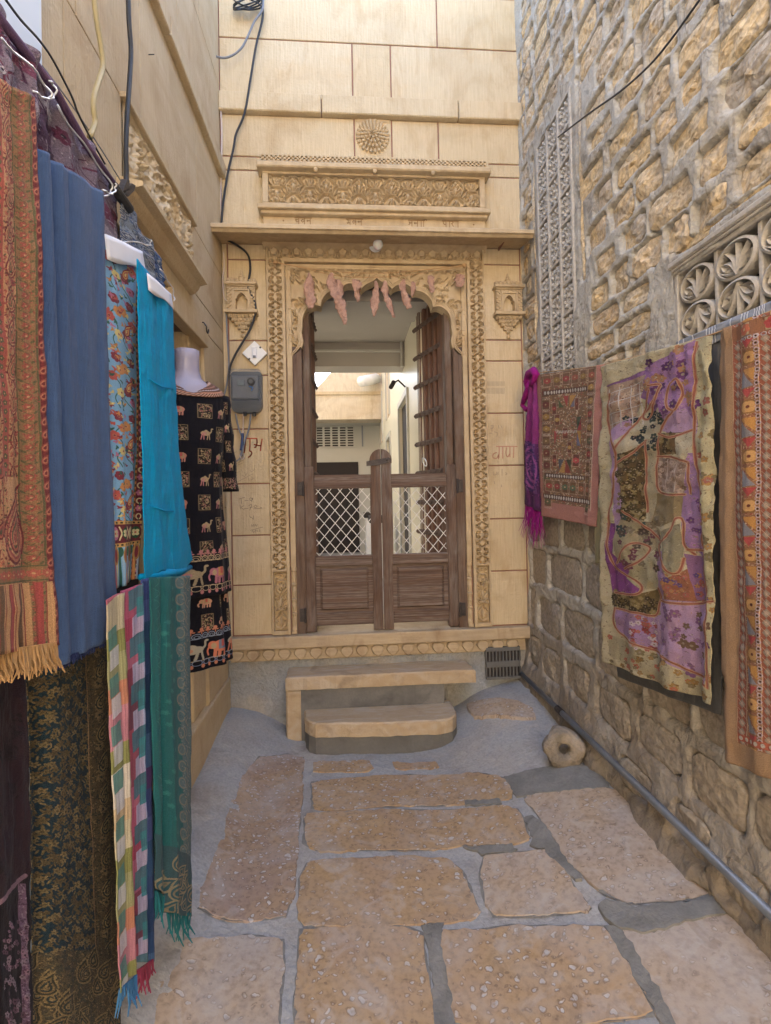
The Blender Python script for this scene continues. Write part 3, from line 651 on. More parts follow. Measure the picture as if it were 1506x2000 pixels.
Yd = np.where(rim_, D-.002, Yd); Yd = np.where(dist_in < .012, D+.004, Yd); Yd = np.where((dist_in > .020) & (dist_in < .026), D+.006, Yd)
gridmesh('cusped_arch', np.stack([A, Yd, B], -1), mat['carved'], fh)
sof = np.stack([np.stack([A[:, 0], np.full(len(A), yy), B[:, 0]], -1) for yy in (D+.004, D+.03, D+.075, D+.12)], 1)
gridmesh('arch_soffit', sof, mat['carved'], fh)
back = np.stack([A, np.full_like(A, D+.12), B], -1); gridmesh('arch_back', back, mat['carved'], fh)
strip(-.398, -.36, 2.385, 3.015, D+.008, D+.05); strip(2*c_+.36, 2*c_+.398, 2.385, 3.015, D+.008, D+.05)
strip(-.40, .872, 3.012, 3.03, D-.004, D+.10)
# overdoor panel
xa, xb = -.53, 1.0
part(lambda b: b.box(xa, xb, D-.033, D+.01, 3.388, 3.640), 'panel_back', mat['carved'])
for args in ((xa, xb, 3.612, 3.627), (xa, xb, 3.389, 3.413)): strip(*args, D-.075, D-.045, nm='panel_frame')
strip(xa, -.492, 3.413, 3.612, D-.075, D-.045, nm='panel_frame'); strip(.962, xb, 3.413, 3.612, D-.075, D-.045, nm='panel_frame')
co_ = Cv(582, 99, None, 1.)
for i in range(13):
    x = 22+i*(582-44)/12.; fl = i % 2
    Yf = (lambda y: y) if fl == 0 else (lambda y: 99-y)
    for sx in (-1, 1):
        co_.curve([(x+sx*6, Yf(41)),(x+sx*16, Yf(28)),(x+sx*24, Yf(18)),(x+sx*21, Yf(6)),(x+sx*14, Yf(6))], 3.2, 1., 2.)
        co_.curve([(x, Yf(40)),(x+sx*14, Yf(42)),(x+sx*20, Yf(58)),(x+sx*30, Yf(66))], 3.6, 1., 2.)
        co_.curve([(x+sx*24, Yf(60)),(x+sx*20, Yf(76)),(x+sx*8, Yf(94)),(x, Yf(96))], 3, 1., 2.)
        co_.ell(x+sx*7, Yf(20), 3.6, 13, .85, sx*.32*(1 if not fl else -1), 3); co_.ell(x+sx*11, Yf(54), 4, 9, .85, sx*-.7*(1 if not fl else -1), 3)
        co_.ell(x+sx*11, Yf(66), 3.5, 8, .8, sx*-.9*(1 if not fl else -1), 3); co_.ell(x+sx*6, Yf(78), 4, 8, .85, sx*-.3*(1 if not fl else -1), 3); co_.ell(x+sx*20, Yf(88), 7, 3, .7, sx*.3, 2)
    co_.ell(x, Yf(20), 3, 15, 1., 0, 3); co_.ell(x, Yf(62), 6, 13, .9, 0, 4); co_.ell(x, Yf(84), 5, 9, 1., 0, 4); co_.line(x-10, Yf(40), x+10, Yf(40), 5, 1., 2.5)
relief('carved_panel', -.492, .962, 3.413, 3.612, co_, D-.034, .038, mat['carved'])
# stepped cornice with chequer cut above the panel
part(lambda b: b.cbox(-.56, 1.03, D-.125, D+.01, 3.627, 3.667, .008), 'cornice_lip', mat['carved'])
part(lambda b: b.box(-.545, 1.018, D-.105, D+.01, 3.667, 3.716), 'chequer_strip', mat['carved'])
zz = [3.669, 3.681, 3.693, 3.705]
part(lambda b: [b.box(-.54+(2*i+(r % 2))*.0145, -.54+(2*i+(r % 2))*.0145+.0145, D-.117, D-.104, zz[r], zz[r]+(.0112 if r < 3 else .0095)) for r in range(4) for i in range(53)], 'chequer_teeth', mat['carved'], kind='stuff')
for px in (618, 730, 840): part(lambda b: b.lathe([(.001,-.03),(.013,-.022),(.015,-.01),(.011,.004)], (fx(px, 326), D-.108, 3.634), n=10), 'pendant_knob', mat['carved'], smooth=True)
part(lambda b: (b.cbox(-.56, 1.03, D-.10, D+.01, 3.362, 3.388, .004), b.cbox(-.545, 1.015, D-.075, D+.01, 3.340, 3.362, .004)), 'ledge_moulding', mat['carved'])
part(lambda b: b.cbox(-.535, 1.005, D-.035, D+.01, 3.165, 3.340, .003), 'inscription_slab', mat['carved'])
# carved letters (headline band and strokes as thin proud ribbons, dark colour standing for the shade in sunk cuts)
def ribbon(b, pts, w, y, P=None):
    p = [Vector((a, 0, c)) for a, c in pts]
    for a, c in zip(p[:-1], p[1:]):
        t = c-a
        if t.length < 1e-6: continue
        t.normalize(); n = Vector((t.z, 0, -t.x))*w/2; e = t*w*.35
        q = [a-n-e, c-n+e, c+n+e, a+n-e]; b.prism([(v.x, v.z) for v in q], y, y+.0022)
def glyph(b, kind, x, z, s, w, y):
    G = {'ka': [[(.5,1),(.5,0)],[(.5,.7),(.2,.72),(.1,.5),(.25,.35),(.5,.55)],[(.5,.65),(.8,.7),(.85,.45),(.7,.3)]],
         'cha': [[(.8,1),(.8,0)],[(.1,.7),(.6,.7)],[(.35,.7),(.2,.5),(.4,.3),(.8,.4)]],
         'na': [[(.8,1),(.8,0)],[(.8,.55),(.3,.55)],[(.3,.55),(.2,.62),(.15,.5),(.3,.42)]],
         'bha': [[(.8,1),(.8,0)],[(.8,.35),(.45,.35)],[(.45,1),(.45,.45),(.3,.25),(.2,.4)],[(.1,.9),(.35,.85),(.4,.7)]],
         'va': [[(.8,1),(.8,0)],[(.8,.6),(.4,.75),(.15,.5),(.35,.3),(.8,.45)]],
         'ja': [[(.8,1),(.8,0)],[(.8,.55),(.4,.55),(.2,.7)],[(.4,.55),(.3,.35),(.1,.3)]],
         'aa': [[(.4,1),(.4,0)]], 'i': [[(.3,1),(.3,0)],[(.3,1),(.55,1.25),(.9,1.2),(.95,1.)]],
         'pa': [[(.8,1),(.8,0)],[(.25,1),(.25,.6),(.4,.42),(.8,.42)]], 'ra': [[(.3,1),(.55,.8),(.35,.6),(.2,.6),(.6,.1)]], 'dot': [[(.3,.5),(.4,.6),(.5,.5),(.4,.4),(.3,.5)]]}
    for st_ in G[kind]: ribbon(b, [(x+u*s*.8, z+v_*s) for u, v_ in st_], w, y)
def word(b, ks, x, z, s, w, y, line=True):
    x0 = x
    for k in ks: glyph(b, k, x, z, s, w, y); x += s*(.5 if k in ('aa','i','dot') else .95)
    if line: ribbon(b, [(x0, z+s), (x-.08*s, z+s)], w, y)
    return x
mat['cut'] = mk_plain('sunk_letter_shade', (.30,.19,.10), .9, .2)
for ks, x_, s_z, lw, ln in ((['dot'],-.41,.04,.005,False),(['cha','va','na'],-.32,.041,.0055,True),(['bha','va','na'],.03,.041,.0055,True),(['ja','na','aa','i'],.46,.041,.0055,True),(['pa','aa','ra','aa'],.70,.041,.0055,True),(['dot'],.91,.04,.005,False)):
    part(lambda b: word(b, ks, x_, 3.291, s_z, lw, D-.037, ln), 'carved_word' if ln else 'carved_dot', mat['cut'])
# rosette
rc = empty('rosette', (0, 0, 0), None, None); rc.parent = fh; rc.location = (fx(728, 268)-.23, -.0, fz(268, 728))
for k_ in ('label', 'category'):
    if k_ in rc: del rc[k_]
R0 = Vector((fx(728, 268), D, fz(268, 728)))
rr_p = np.linspace(0, .118, 84); tt_p = np.linspace(0, 2*math.pi, 289); RR, TT = np.meshgrid(rr_p, tt_p, indexing='ij'); Hh = np.zeros_like(RR)
for n_, a0, a1, hb in ((24,.089,.117,.020),(19,.063,.089,.032),(14,.039,.064,.044),(9,.017,.040,.054),(5,.0,.017,.064)):
    u_ = (RR-a0)/(a1-a0); ang = np.abs(((TT*n_/(2*math.pi)) % 1)-.5)*2; wdt = np.clip(1.02-.55*np.clip((u_-.55)/.45, 0, 1)**2, 0, 1)
    ins = (u_ > 0) & (u_ < 1) & (ang < wdt*.84); Hh = np.where(ins, np.maximum(Hh, hb+.006*u_-.010*(ang/.84)**2), np.maximum(Hh, (hb-.030)*(RR < a1*.96)))
Hh[-1] = 0
gridmesh('rosette', np.stack([R0.x+RR*np.sin(TT), D+.002-Hh, R0.z+RR*np.cos(TT)], -1), mat['carved'], fh, smooth=False)
for a in ((692,765,231,238),): strip(fx(696,240), fx(762,240), fz(240,730), fz(233,730), D-.004, D+.01)
# eave
def eave(b):
    x0, x1 = XL-.01, 1.262; pr = [(D+.01,3.166),(D+.01,3.262),(D-.24,3.162),(D-.272,3.156),(D-.285,3.146),(D-.285,3.124),(D-.27,3.120),(D-.255,3.108),(D-.235,3.110),(D-.20,3.126)]
    b.prism(pr, x0, x1, P=lambda a, c, d: (d, a, c))
part(eave, 'stone_eave', mat['carved']); part(lambda b: b.prism([(D+.005,3.125),(D+.005,3.167),(D-.06,3.152),(D-.03,3.142)], -.54, 1.012, P=lambda a, c, d: (d, a, c)), 'eave_moulding', mat['carved'])
part(lambda b: b.box(1.1, 1.107, D-.2, D-.02, 3.137, 3.16), 'eave_joint', mat['joint'])
# sill, petal row, plinth
zs = fz(1244, 700)
part(lambda b: b.cbox(XL+.005, 1.295, D-.055, D+.5, fz(1257,700), .486, .006), 'door_sill', mat['sill'])
part(lambda b: b.cbox(XL+.02, 1.23, D-.018, D+.05, fz(1282,700), fz(1257,700), .004), 'petal_band', mat['sill'])
zt1, zt2 = fz(1257.5, 700)-.003, fz(1281, 700)
base_p = None
for i in range(19):
    x = -.755+i*(1.99/19)
    if base_p is None:
        def pf(b):
            w, h = .044, zt1-zt2; P_ = [(-w*.45,0),(w*.45,0),(w*.85,-h*.14),(w,-h*.38),(w*.8,-h*.62),(w*.4,-h*.84),(0,-h),(-w*.4,-h*.84),(-w*.8,-h*.62),(-w,-h*.38),(-w*.85,-h*.14)]
            n = len(P_); vs = [(x+a, D-.016, zt1+c) for a, c in P_]+[(x+a, D-.036, zt1+c) for a, c in P_]+[(x+a*.86, D-.044, zt1-h*.42+(c+h*.42)*.86) for a, c in P_]
            b.add(vs, [tuple(range(2*n, 3*n))]+[(r*n+k, r*n+(k+1) % n, (r+1)*n+(k+1) % n, (r+1)*n+k) for r in (0, 1) for k in range(n)])
        base_p = part(pf, 'lotus_petal', mat['sill']); bx0 = x
    else: copy_part(base_p, (x-bx0, 0, 0))
xs = np.arange(-.86, 1.32, .014); zs_ = np.arange(-.25, fz(1280,700)+.004, .014); X, Z = np.meshgrid(xs, zs_)
Y = D+.005-(vnoise(X, Z, 7, 21, 5)-.4)*.030-.03*smv((.12-Z)/.2)*vnoise(X, Z, 5, 4, 3)
gridmesh('plinth_wall', np.stack([X, Y, Z], -1), mat['plinth'], fh)

# wall niches
def niche(px, py):
    X0, Z0 = fac(px, py); Z0 -= .0
    g = lambda v: v/282.
    def body(b):
        y0 = D-.03
        for (a0,a1,b0,b1,pr) in ((-30,30,36,42,.075),(-30,30,-17,-12,.075),(-27,27,-12,-9,.062)): b.cbox(X0+g(a0), X0+g(a1), D-pr, D+.01, Z0-g(b1), Z0-g(b0), .003)
        # framed face with arched opening
        op = [(-11,36),(-11,14),(-8,13),(-8,9),(-5,5),(0,2),(5,5),(8,9),(8,13),(11,14),(11,36)]
        fr = [(-26,36),(-26,-9),(26,-9),(26,36)]
        P_ = [(X0+g(a), Z0-g(c)) for a, c in fr+op[::-1]]
        b.prism(P_, D-.05, D+.005)
        for (a0,a1,b0,b1) in ((-16,-13,-1,36),(13,16,-1,36),(-16,16,-4,-1)): b.box(X0+g(a0), X0+g(a1), D-.060, D-.048, Z0-g(b1), Z0-g(b0))
    part(body, 'wall_niche', mat['carved'])
    def lat(b):
        for r in range(12):
            for k in range(13):
                x = -24+k*4; z = -6+r*3.6
                if (abs(x) > 17 or z < -4) and (r+k) % 2 == 0: b.box(X0+g(x-1.7), X0+g(x+1.7), D-.060, D-.049, Z0-g(z+1.5), Z0-g(z-1.5))
    part(lat, 'niche_lattice', mat['carved'], kind='stuff')
    def low(b):
        for i, (w, h0, h1, d) in enumerate(((26,42,49,.066),(20,49,56,.056),(15,56,62,.046),(9,62,69,.036),(4,69,74,.026))):
            n = 5-i+2
            b.cbox(X0-g(w), X0+g(w), D-d*.7, D+.005, Z0-g(h1), Z0-g(h0), .003)
            for k in range(n): b.lathe([(.001,-.5*g(h1-h0)),(g(w/n)*.8,-.2*g(h1-h0)),(g(w/n)*.9,.2*g(h1-h0)),(.001,.5*g(h1-h0))], (X0-g(w)+g(2*w)*(k+.5)/n, D-d*.7, Z0-g((h0+h1)/2)), n=7)
        b.lathe([(.001,-.022),(.012,-.014),(.014,-.004),(.007,.008),(.012,.012)], (X0, D-.014, Z0-g(80)), n=10)
    part(low, 'niche_pendant', mat['carved'])
    def crest(b):
        for k in range(7): b.lathe([(.001,-.004),(.013,.0),(.014,.012),(.006,.028),(.001,.03)], (X0-g(24)+g(8)*k, D-.045, Z0+g(18)), n=7)
        b.cbox(X0-g(26), X0+g(26), D-.03, D+.005, Z0+g(16.5), Z0+g(28), .006)
        b.lathe([(.024,0),(.028,.012),(.018,.02),(.022,.03),(.010,.04),(.013,.05),(.005,.075),(.001,.078)], (X0, D-.026, Z0+g(22)), n=8)
    part(crest, 'niche_crest', mat['carved'])
niche(474, 575); niche(990, 580)

# door posts, threshold and reveals
for a, c, y0 in ((-.357,-.293,D+.004), (.765,.829,D+.004)): part(lambda b: b.cbox(a, c, y0, D+.14, .486, 2.46 if True else 3, .004), 'door_post', mat['jamb'])
for a, c in ((-.293,-.245), (.717,.765)): part(lambda b: b.cbox(a, c, D+.07, D+.16, .486, 2.96, .004), 'door_frame', mat['jamb'])
part(lambda b: b.box(-.45,.93,D+.125,D+.30,2.98,3.17), 'lintel', mat['jamb'])
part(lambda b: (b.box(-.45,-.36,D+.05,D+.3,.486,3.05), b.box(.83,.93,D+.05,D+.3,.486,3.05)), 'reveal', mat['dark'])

# low gate: two leaves
GY = D+.02
gx = lambda px, py=1050: fac(px, py, GY)[0]
gzz = lambda py, px=740: fac(px, py, GY)[1]
def gate_leaf(x0, x1, hinge_left):
    # x0..x1 whole leaf; outer stile at the hinge side
    g = MB(); o = None; T = .036; so0, so1 = (x0, x0+.068) if hinge_left else (x1-.068, x1); mo0, mo1 = (x1-.066, x1) if hinge_left else (x0, x0+.066)
    ztop = gzz(926); zb = gzz(1229)
    root = one(lambda b: b.cbox(so0, so1, GY-.004, GY+T, zb, gzz(909), .005), 'gate_leaf', mat['gate'], fh)
    in0, in1 = (so1, mo0) if hinge_left else (mo1, so0)
    one(lambda b: b.cbox(in0, in1, GY+.001, GY+T-.002, gzz(951), ztop, .004), 'top_rail', mat['gateh'], root)
    one(lambda b: b.cbox(in0, in1, GY-.003, GY+T-.002, gzz(1103), gzz(1083), .005), 'middle_rail', mat['gateh'], root)
    one(lambda b: b.cbox(in0, in1, GY+.002, GY+T-.002, gzz(1218), gzz(1194), .005), 'bottom_rail', mat['gateh'], root)
    def mst(b):
        # meeting stile with quarter round head
        m0, m1 = (mo0, mo1) if hinge_left else (mo1, mo0); sgn = 1 if hinge_left else -1
        r = .074; xc = x1 if hinge_left else x0; zc = gzz(899)
        pts = [(xc, zb), (m0, zb), (m0, zc-.02), (xc-sgn*r, zc-.02), (xc-sgn*r, zc)]+[(xc-sgn*r*math.cos(t), zc+r*1.05*math.sin(t)) for t in np.linspace(.15, math.pi/2, 9)]
        pts = [(a, c) for a, c in pts]
        b.prism(pts if sgn < 0 else pts[::-1], GY-.006, GY+T)
    one(mst, 'meeting_stile', mat['gate'], root)
    def pan(b):
        z0, z1 = gzz(1194), gzz(1103); m = .016
        b.box(in0, in1, GY+.020, GY+T-.006, z0, z1)
        f = [(in0+m+.012, z0+m), (in1-m-.012, z0+m), (in1-m-.012, z1-m), (in0+m+.012, z1-m)]
        vs = [(a, GY+.0198, c) for a, c in f]+[(a+(.018 if a < (in0+in1)/2 else -.018), GY+.004, c+(.014 if c < (z0+z1)/2 else -.014)) for a, c in f]
        b.add(vs, [(4,5,6,7)]+[(i, (i+1) % 4, (i+1) % 4+4, i+4) for i in range(4)])
    one(pan, 'lower_panel', mat['gateh'], root)
    z0, z1 = gzz(1083), gzz(951)
    one(lambda b: (b.box(in0, in0+.008, GY+.002, GY+.02, z0, z1), b.box(in1-.008, in1, GY+.002, GY+.02, z0, z1), b.box(in0+.008, in1-.008, GY+.002, GY+.02, z1-.007, z1)), 'glazing_bead', mat['gate'], root)
    px_, pz = .0755, .089
    for sg in (1, -1):
        k0 = -8
        for k in range(-9, 12):
            # line x = in0 + k*px + sg*(z-z0)*px/pz
            pts = []
            sl = px_/pz; xa0 = in0+(k+.35)*px_; t0, t1 = z0+.002, z1-.006
            xA, xB = xa0+sg*0, xa0+sg*(t1-t0)*sl
            lo, hi = in0+.008, in1-.008
            def clip(x, t):
                return x, t
            seg_ = []
            for (xx, t) in ((xA, t0), (xB, t1)): seg_.append([xx, t])
            if max(xA, xB) < lo or min(xA, xB) > hi: continue
            for q_ in seg_:
                if q_[0] < lo: q_[1] = t0+(lo-xA)/(sg*sl); q_[0] = lo
                if q_[0] > hi: q_[1] = t0+(hi-xA)/(sg*sl); q_[0] = hi
            if abs(seg_[0][1]-seg_[1][1]) < .01: continue
            yy = GY+.012+(.0022 if sg > 0 else 0)
            one(lambda b: b.tube([(seg_[0][0], yy, seg_[0][1]), (seg_[1][0], yy, seg_[1][1])], .0027, 5), 'grille_bar', mat['whitewire'], root)
    for py in (952, 1195):
        def hg(b):
            s_ = -1 if hinge_left else 1; xx = so0 if hinge_left else so1; z = gzz(py)
            b.cbox(min(xx, xx+s_*.045), max(xx, xx+s_*.045), GY-.022, GY-.002, z-.045, z+.045, .003); b.tube([(xx+s_*.006, GY-.024, z-.05), (xx+s_*.006, GY-.024, z+.05)], .008, 8)
            for dz in (-.025, .0, .025): b.lathe([(.005,0),(.004,.003),(.001,.004)], (xx+s_*.03, GY-.022, z+dz), (0,-1,0), 8)
        one(hg, 'hinge', mat['iron'], root)
    return root
xm = gx(746.5)
g1 = gate_leaf(gx(596), xm-.0035, True); g2 = gate_leaf(xm+.0035, gx(893), False)
part(lambda b: (b.prism([(xm-.10,gzz(910)),(xm-.10,gzz(901)),(xm+.055,gzz(894)),(xm+.072,gzz(897)),(xm+.07,gzz(903)),(xm-.02,gzz(909))], GY-.016, GY-.009), b.lathe([(.011,0),(.010,.005),(.002,.008)], (xm+.045, GY-.016, gzz(898)), (0,-1,0), 10), b.lathe([(.006,0),(.005,.004),(.001,.005)], (xm-.08, GY-.016, gzz(905)), (0,-1,0), 8)), 'gate_hasp', mat['iron'])

# old studded door leaves standing open inwards
def stud_door(hx, hy, ex, ey, flip, ring=False):
    d = Vector((ex-hx, ey-hy, 0)); L = d.length; d.normalize(); n = Vector((d.y, -d.x, 0))*flip; up3 = Vector((0,0,1))
    P = lambda a, w, z: Vector((hx, hy, 0))+d*a+n*w+up3*z
    def bx(b, a0, a1, w0, w1, z0, z1):
        b.add([P(a0,w0,z0),P(a1,w0,z0),P(a1,w1,z0),P(a0,w1,z0),P(a0,w0,z1),P(a1,w0,z1),P(a1,w1,z1),P(a0,w1,z1)], [(0,1,2,3),(4,5,6,7),(0,1,5,4),(1,2,6,5),(2,3,7,6),(3,0,4,7)])
    root = one(lambda b: bx(b, 0, .045, -.02, .03, .50, 2.98), 'studded_door', mat['door'], fh)
    nb = 5; w = (L-.05)/nb
    for i in range(nb):
        one(lambda b: bx(b, .05+i*w+.002, .05+(i+1)*w-.002, -.02, .005, .51, 2.95), 'plank', mat['door'], root)
        one(lambda b: bx(b, .05+i*w-.012, .05+i*w+.016, .005, .028, .51, 2.95), 'rib', mat['door'], root)
    for z in np.arange(.66, 2.95, .235):
        def bt(b):
            bx(b, .02, L, .028, .032, z-.019, z+.019)
            for i in range(nb+1): b.lathe([(.015,0),(.012,.006),(.004,.011)], P(.05+i*w-.004, .033, z), tuple(n), 8)
        one(bt, 'batten', mat['strap'], root)
    if ring: one(lambda b: b.tube([P(L*.55+.0, .06+.012*math.sin(t), 1.68+0)+d*.028*math.cos(t)+up3*.032*math.sin(t) for t in np.linspace(0, 6.28, 14)], .0045, 6), 'ring_handle', mat['steel'], root)
stud_door(.745, D+.18, .60, D+.62, -1, True)
stud_door(-.275, D+.18, -.262, D+.60, 1)

# ================================================================== court seen through the doorway
ch = empty('inner_courtyard_house', (.2, 6, .45), 'cream painted passage and bright courtyard rooms seen through the open doorway', 'house')
def cpart(fn, name, m='plaster', **k): return one(fn, name, mat[m], ch, **k)
cpart(lambda b: b.box(-1.6, 2.4, D+.5, 12, .30, .47), 'inner_floor', 'floorin')
cpart(lambda b: b.box(-1.6, .95, D+.31, 4.22, 2.90, 3.1), 'passage_ceiling', 'beam')
cpart(lambda b: b.box(-1.6, .95, 4.221, 5.0, 2.97, 3.1), 'passage_ceiling', 'beam')
cpart(lambda b: (b.box(-1.6, .95, 5.001, 5.25, 2.73, 3.1)), 'ceiling_beam', 'beam')
cpart(lambda b: (b.box(-1.6, .56, 4.96, 4.999, 2.87, 2.89), b.box(.56, .575, 4.95, 5.0, 2.72, 2.97)), 'beam_moulding', 'greyplaster')
cpart(lambda b: b.box(-1.75, -1.6, D+.3, 9.1, .3, 6.5), 'courtyard_wall', 'plaster')
# right wall of passage and court with openings (door, window)
xw = .60
def wopen(x, y0, y1, z0, z1, ops, name, m, th=.16):
    ys_ = sorted({y0, y1}|{o[0] for o in ops}|{o[1] for o in ops}); zs2 = sorted({z0, z1}|{o[2] for o in ops}|{o[3] for o in ops})
    def f(b):
        for a, c in zip(ys_[:-1], ys_[1:]):
            for e, g in zip(zs2[:-1], zs2[1:]):
                if any(o[0] <= a and c <= o[1] and o[2] <= e and g <= o[3] for o in ops): continue
                b.box(x, x+th, a, c, e, g)
    return cpart(f, name, m)
ops = [(4.78,5.55,.47,2.40),(6.7,7.35,.47,2.25),(6.75,7.25,2.55,3.4),(8.1,8.6,.9,2.0),(8.15,8.6,2.35,3.1)]
wopen(xw, 4.0, 9.0, .47, 6.5, ops, 'courtyard_wall', 'plaster', .22)
for y0, y1, z0, z1 in ops:
    cpart(lambda b: (b.box(xw-.02, xw+.1, y0-.05, y0-.001, z0, z1+.06), b.box(xw-.02, xw+.1, y1+.001, y1+.05, z0, z1+.06), b.box(xw-.02, xw+.1, y0, y1, z1+.001, z1+.06)), 'door_surround', 'greyplaster')
    cpart(lambda b: b.box(xw+.03, xw+.07, y0, y1, z0, z1), 'dark_door', 'dark' if z0 < .6 else 'beam')
for (y0, y1, z0, z1) in (ops[2], ops[4]):
    cpart(lambda b: [b.tube([(xw+.02, y0+(y1-y0)*k/9, z0), (xw+.02, y0+(y1-y0)*((k+3) % 10)/9, z1)], .008, 4) for k in range(10)], 'window_screen', 'sill')
# far side: upper storey, slope cut so sky imitates a sunlit patch, unseen top raised to block sun, shaded room below with pierced vent
cpart(lambda b: b.prism([(-.56-.4,2.72),(xw,2.72),(xw,6.5),(-.16,6.5),(-.16,3.56),(-.56,3.13),(-.96,2.75)], 8.2, 8.6), 'upper_storey', 'courtstone')
cpart(lambda b: b.box(-1.0, xw, 8.17, 8.2, 3.12, 3.17), 'string_course', 'leftwall')
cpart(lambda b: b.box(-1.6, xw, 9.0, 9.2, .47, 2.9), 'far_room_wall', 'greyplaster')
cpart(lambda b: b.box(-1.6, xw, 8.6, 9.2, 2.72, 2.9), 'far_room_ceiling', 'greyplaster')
vx0, vx1 = fac(617, 850, 9.)[0], fac(692, 850, 9.)[0]; vz0, vz1 = fz(873, 650, 9.), fz(834, 650, 9.)
cpart(lambda b: b.box(vx0, vx1, 8.985, 8.998, vz0, vz1), 'vent_hole', 'dark')
cpart(lambda b: [b.box(vx0, vx1, 8.96, 8.985, vz0+(vz1-vz0)*i/8-.009, vz0+(vz1-vz0)*i/8+.009) for i in range(9)]+[b.box(vx0+(vx1-vx0)*i/5-.018, vx0+(vx1-vx0)*i/5+.018, 8.955, 8.985, vz0, vz1) for i in range(6)], 'vent_grille', 'greyplaster')
cpart(lambda b: b.box(-.75, fac(700, 930, 9.)[0], 8.97, 8.998, .47, fz(903, 650, 9.)), 'dark_doorway', 'dark')
cpart(lambda b: b.box(fac(708, 930, 8.9)[0], fac(711, 930, 8.9)[0], 8.9, 8.93, 2.35, 2.72), 'pipe_bracket', 'greycable')
cpart(lambda b: b.tube([fac_ for fac_ in [(fac(735,739,8.1)[0], 8.15, fz(738,720,8.1)), (fac(706,745,7.8)[0], 7.8, fz(745,720,7.8))]], .085, 14), 'drain_pipe', 'white', smooth=True)
cpart(lambda b: (b.tube([(xw-.05,4.55,2.42),(xw-.12,4.5,2.47),(xw-.17,4.45,2.43)], .008, 6), b.tube([(xw-.17,4.40,2.43),(xw-.19,4.48,2.40)], .02, 10)), 'wall_camera', 'dark')
for yb in (5.9, 7.7): cpart(lambda b: b.box(.28, .45, yb, yb+.45, .47, 1.12), 'low_wall', 'white'); cpart(lambda b: b.box(.26, .47, yb-.02, yb+.47, 1.121, 1.20), 'low_wall_cap', 'dark')

# ================================================================== steps
st1 = empty('door_steps', (.15, D-.15, -.15), 'two broad sandstone treads on dark cement risers below the carved doorway', 'steps')
def outline(pxs, z): return [((ray(*p)[0])*(z-H)/ray(*p)[2], (ray(*p)[1])*(z-H)/ray(*p)[2]) for p in pxs]
def slab3(P, z0, z1, name, m, par, ch_=.008, seed=0):
    P = jag(P, .005, .035, seed); n = len(P); cx = sum(p[0] for p in P)/n; cy = sum(p[1] for p in P)/n
    def f(b):
        k = 1-ch_*2.2
        vs = [(x, y, z0) for x, y in P]+[(x, y, z1-ch_) for x, y in P]+[(cx+(x-cx)*k, cy+(y-cy)*(1-ch_*6), z1) for x, y in P]
        b.add(vs, [tuple(range(n))[::-1], tuple(range(2*n, 3*n))]+[(r*n+i, r*n+(i+1) % n, (r+1)*n+(i+1) % n, (r+1)*n+i) for r in (0, 1) for i in range(n)])
    return one(f, name, m, par)
z1_ = .262; P1 = outline([(558,1324),(740,1316),(929,1308)], z1_); P1 = [P1[0], P1[1], P1[2], (P1[2][0]-.02, D+.01), (P1[0][0], D+.01)]
slab3(P1, z1_-.082, z1_, 'tread', mat['step'], st1, seed=1)
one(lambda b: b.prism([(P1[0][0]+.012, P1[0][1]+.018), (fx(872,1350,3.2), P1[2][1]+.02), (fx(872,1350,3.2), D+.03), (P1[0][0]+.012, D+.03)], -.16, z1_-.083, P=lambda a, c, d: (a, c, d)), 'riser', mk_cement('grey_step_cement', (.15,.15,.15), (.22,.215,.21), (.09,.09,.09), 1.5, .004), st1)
one(lambda b: b.cbox(P1[0][0]-.004, P1[0][0]+.10, P1[0][1]+.012, P1[0][1]+.12, -.16, z1_-.084, .012), 'support_stone', mat['step'], st1)
z2_ = .045; T2 = outline([(596,1392),(597,1401),(603,1409),(616,1413),(740,1411),(860,1407),(884,1402),(892,1393)], z2_)
yb = P1[0][1]+.06; T2 = T2+[(T2[-1][0], yb), (T2[0][0]-.01, yb)]
slab3(T2, z2_-.085, z2_, 'tread', mat['step'], st1, seed=2)
B2 = [(x*1.0, y+.012) for x, y in T2[:8]]; B2[0] = (B2[0][0], B2[0][1])
B2 = B2+[(T2[-2][0]+.012, yb), (T2[-1][0]-.008, yb)]
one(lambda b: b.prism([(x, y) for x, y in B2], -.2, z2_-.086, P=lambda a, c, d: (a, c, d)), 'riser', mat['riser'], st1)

# drain grille in the plinth
dg = empty('drain_grille', (fx(982,1290), D-.03, .1), 'small grey pierced cast drain grille set in the plinth beside the pipe', 'grille')
gx0, gx1, gz0_, gz1_ = fx(949,1290,D-.03), fx(1015,1290,D-.03), fz(1325,982,D-.03), fz(1263,982,D-.03)
def grl(b):
    y0, y1 = D-.045, D-.03; hgt = gz1_-gz0_
    for a, c in ((0,.12),(.44,.62),(.93,1.)): b.box(gx0, gx1, y0, y1, gz1_-hgt*c, gz1_-hgt*a)
    for r0, r1 in ((.12,.44),(.62,.93)):
        for i in range(11): x = gx0+(gx1-gx0)*i/10; b.box(x-.0042, x+.0042, y0+.001, y1, gz1_-hgt*r1, gz1_-hgt*r0)
one(grl, 'grille_plate', mat['riser'], dg); one(lambda b: b.box(gx0, gx1, D-.028, D-.02, gz0_, gz1_), 'drain_opening', mat['dark'], dg)

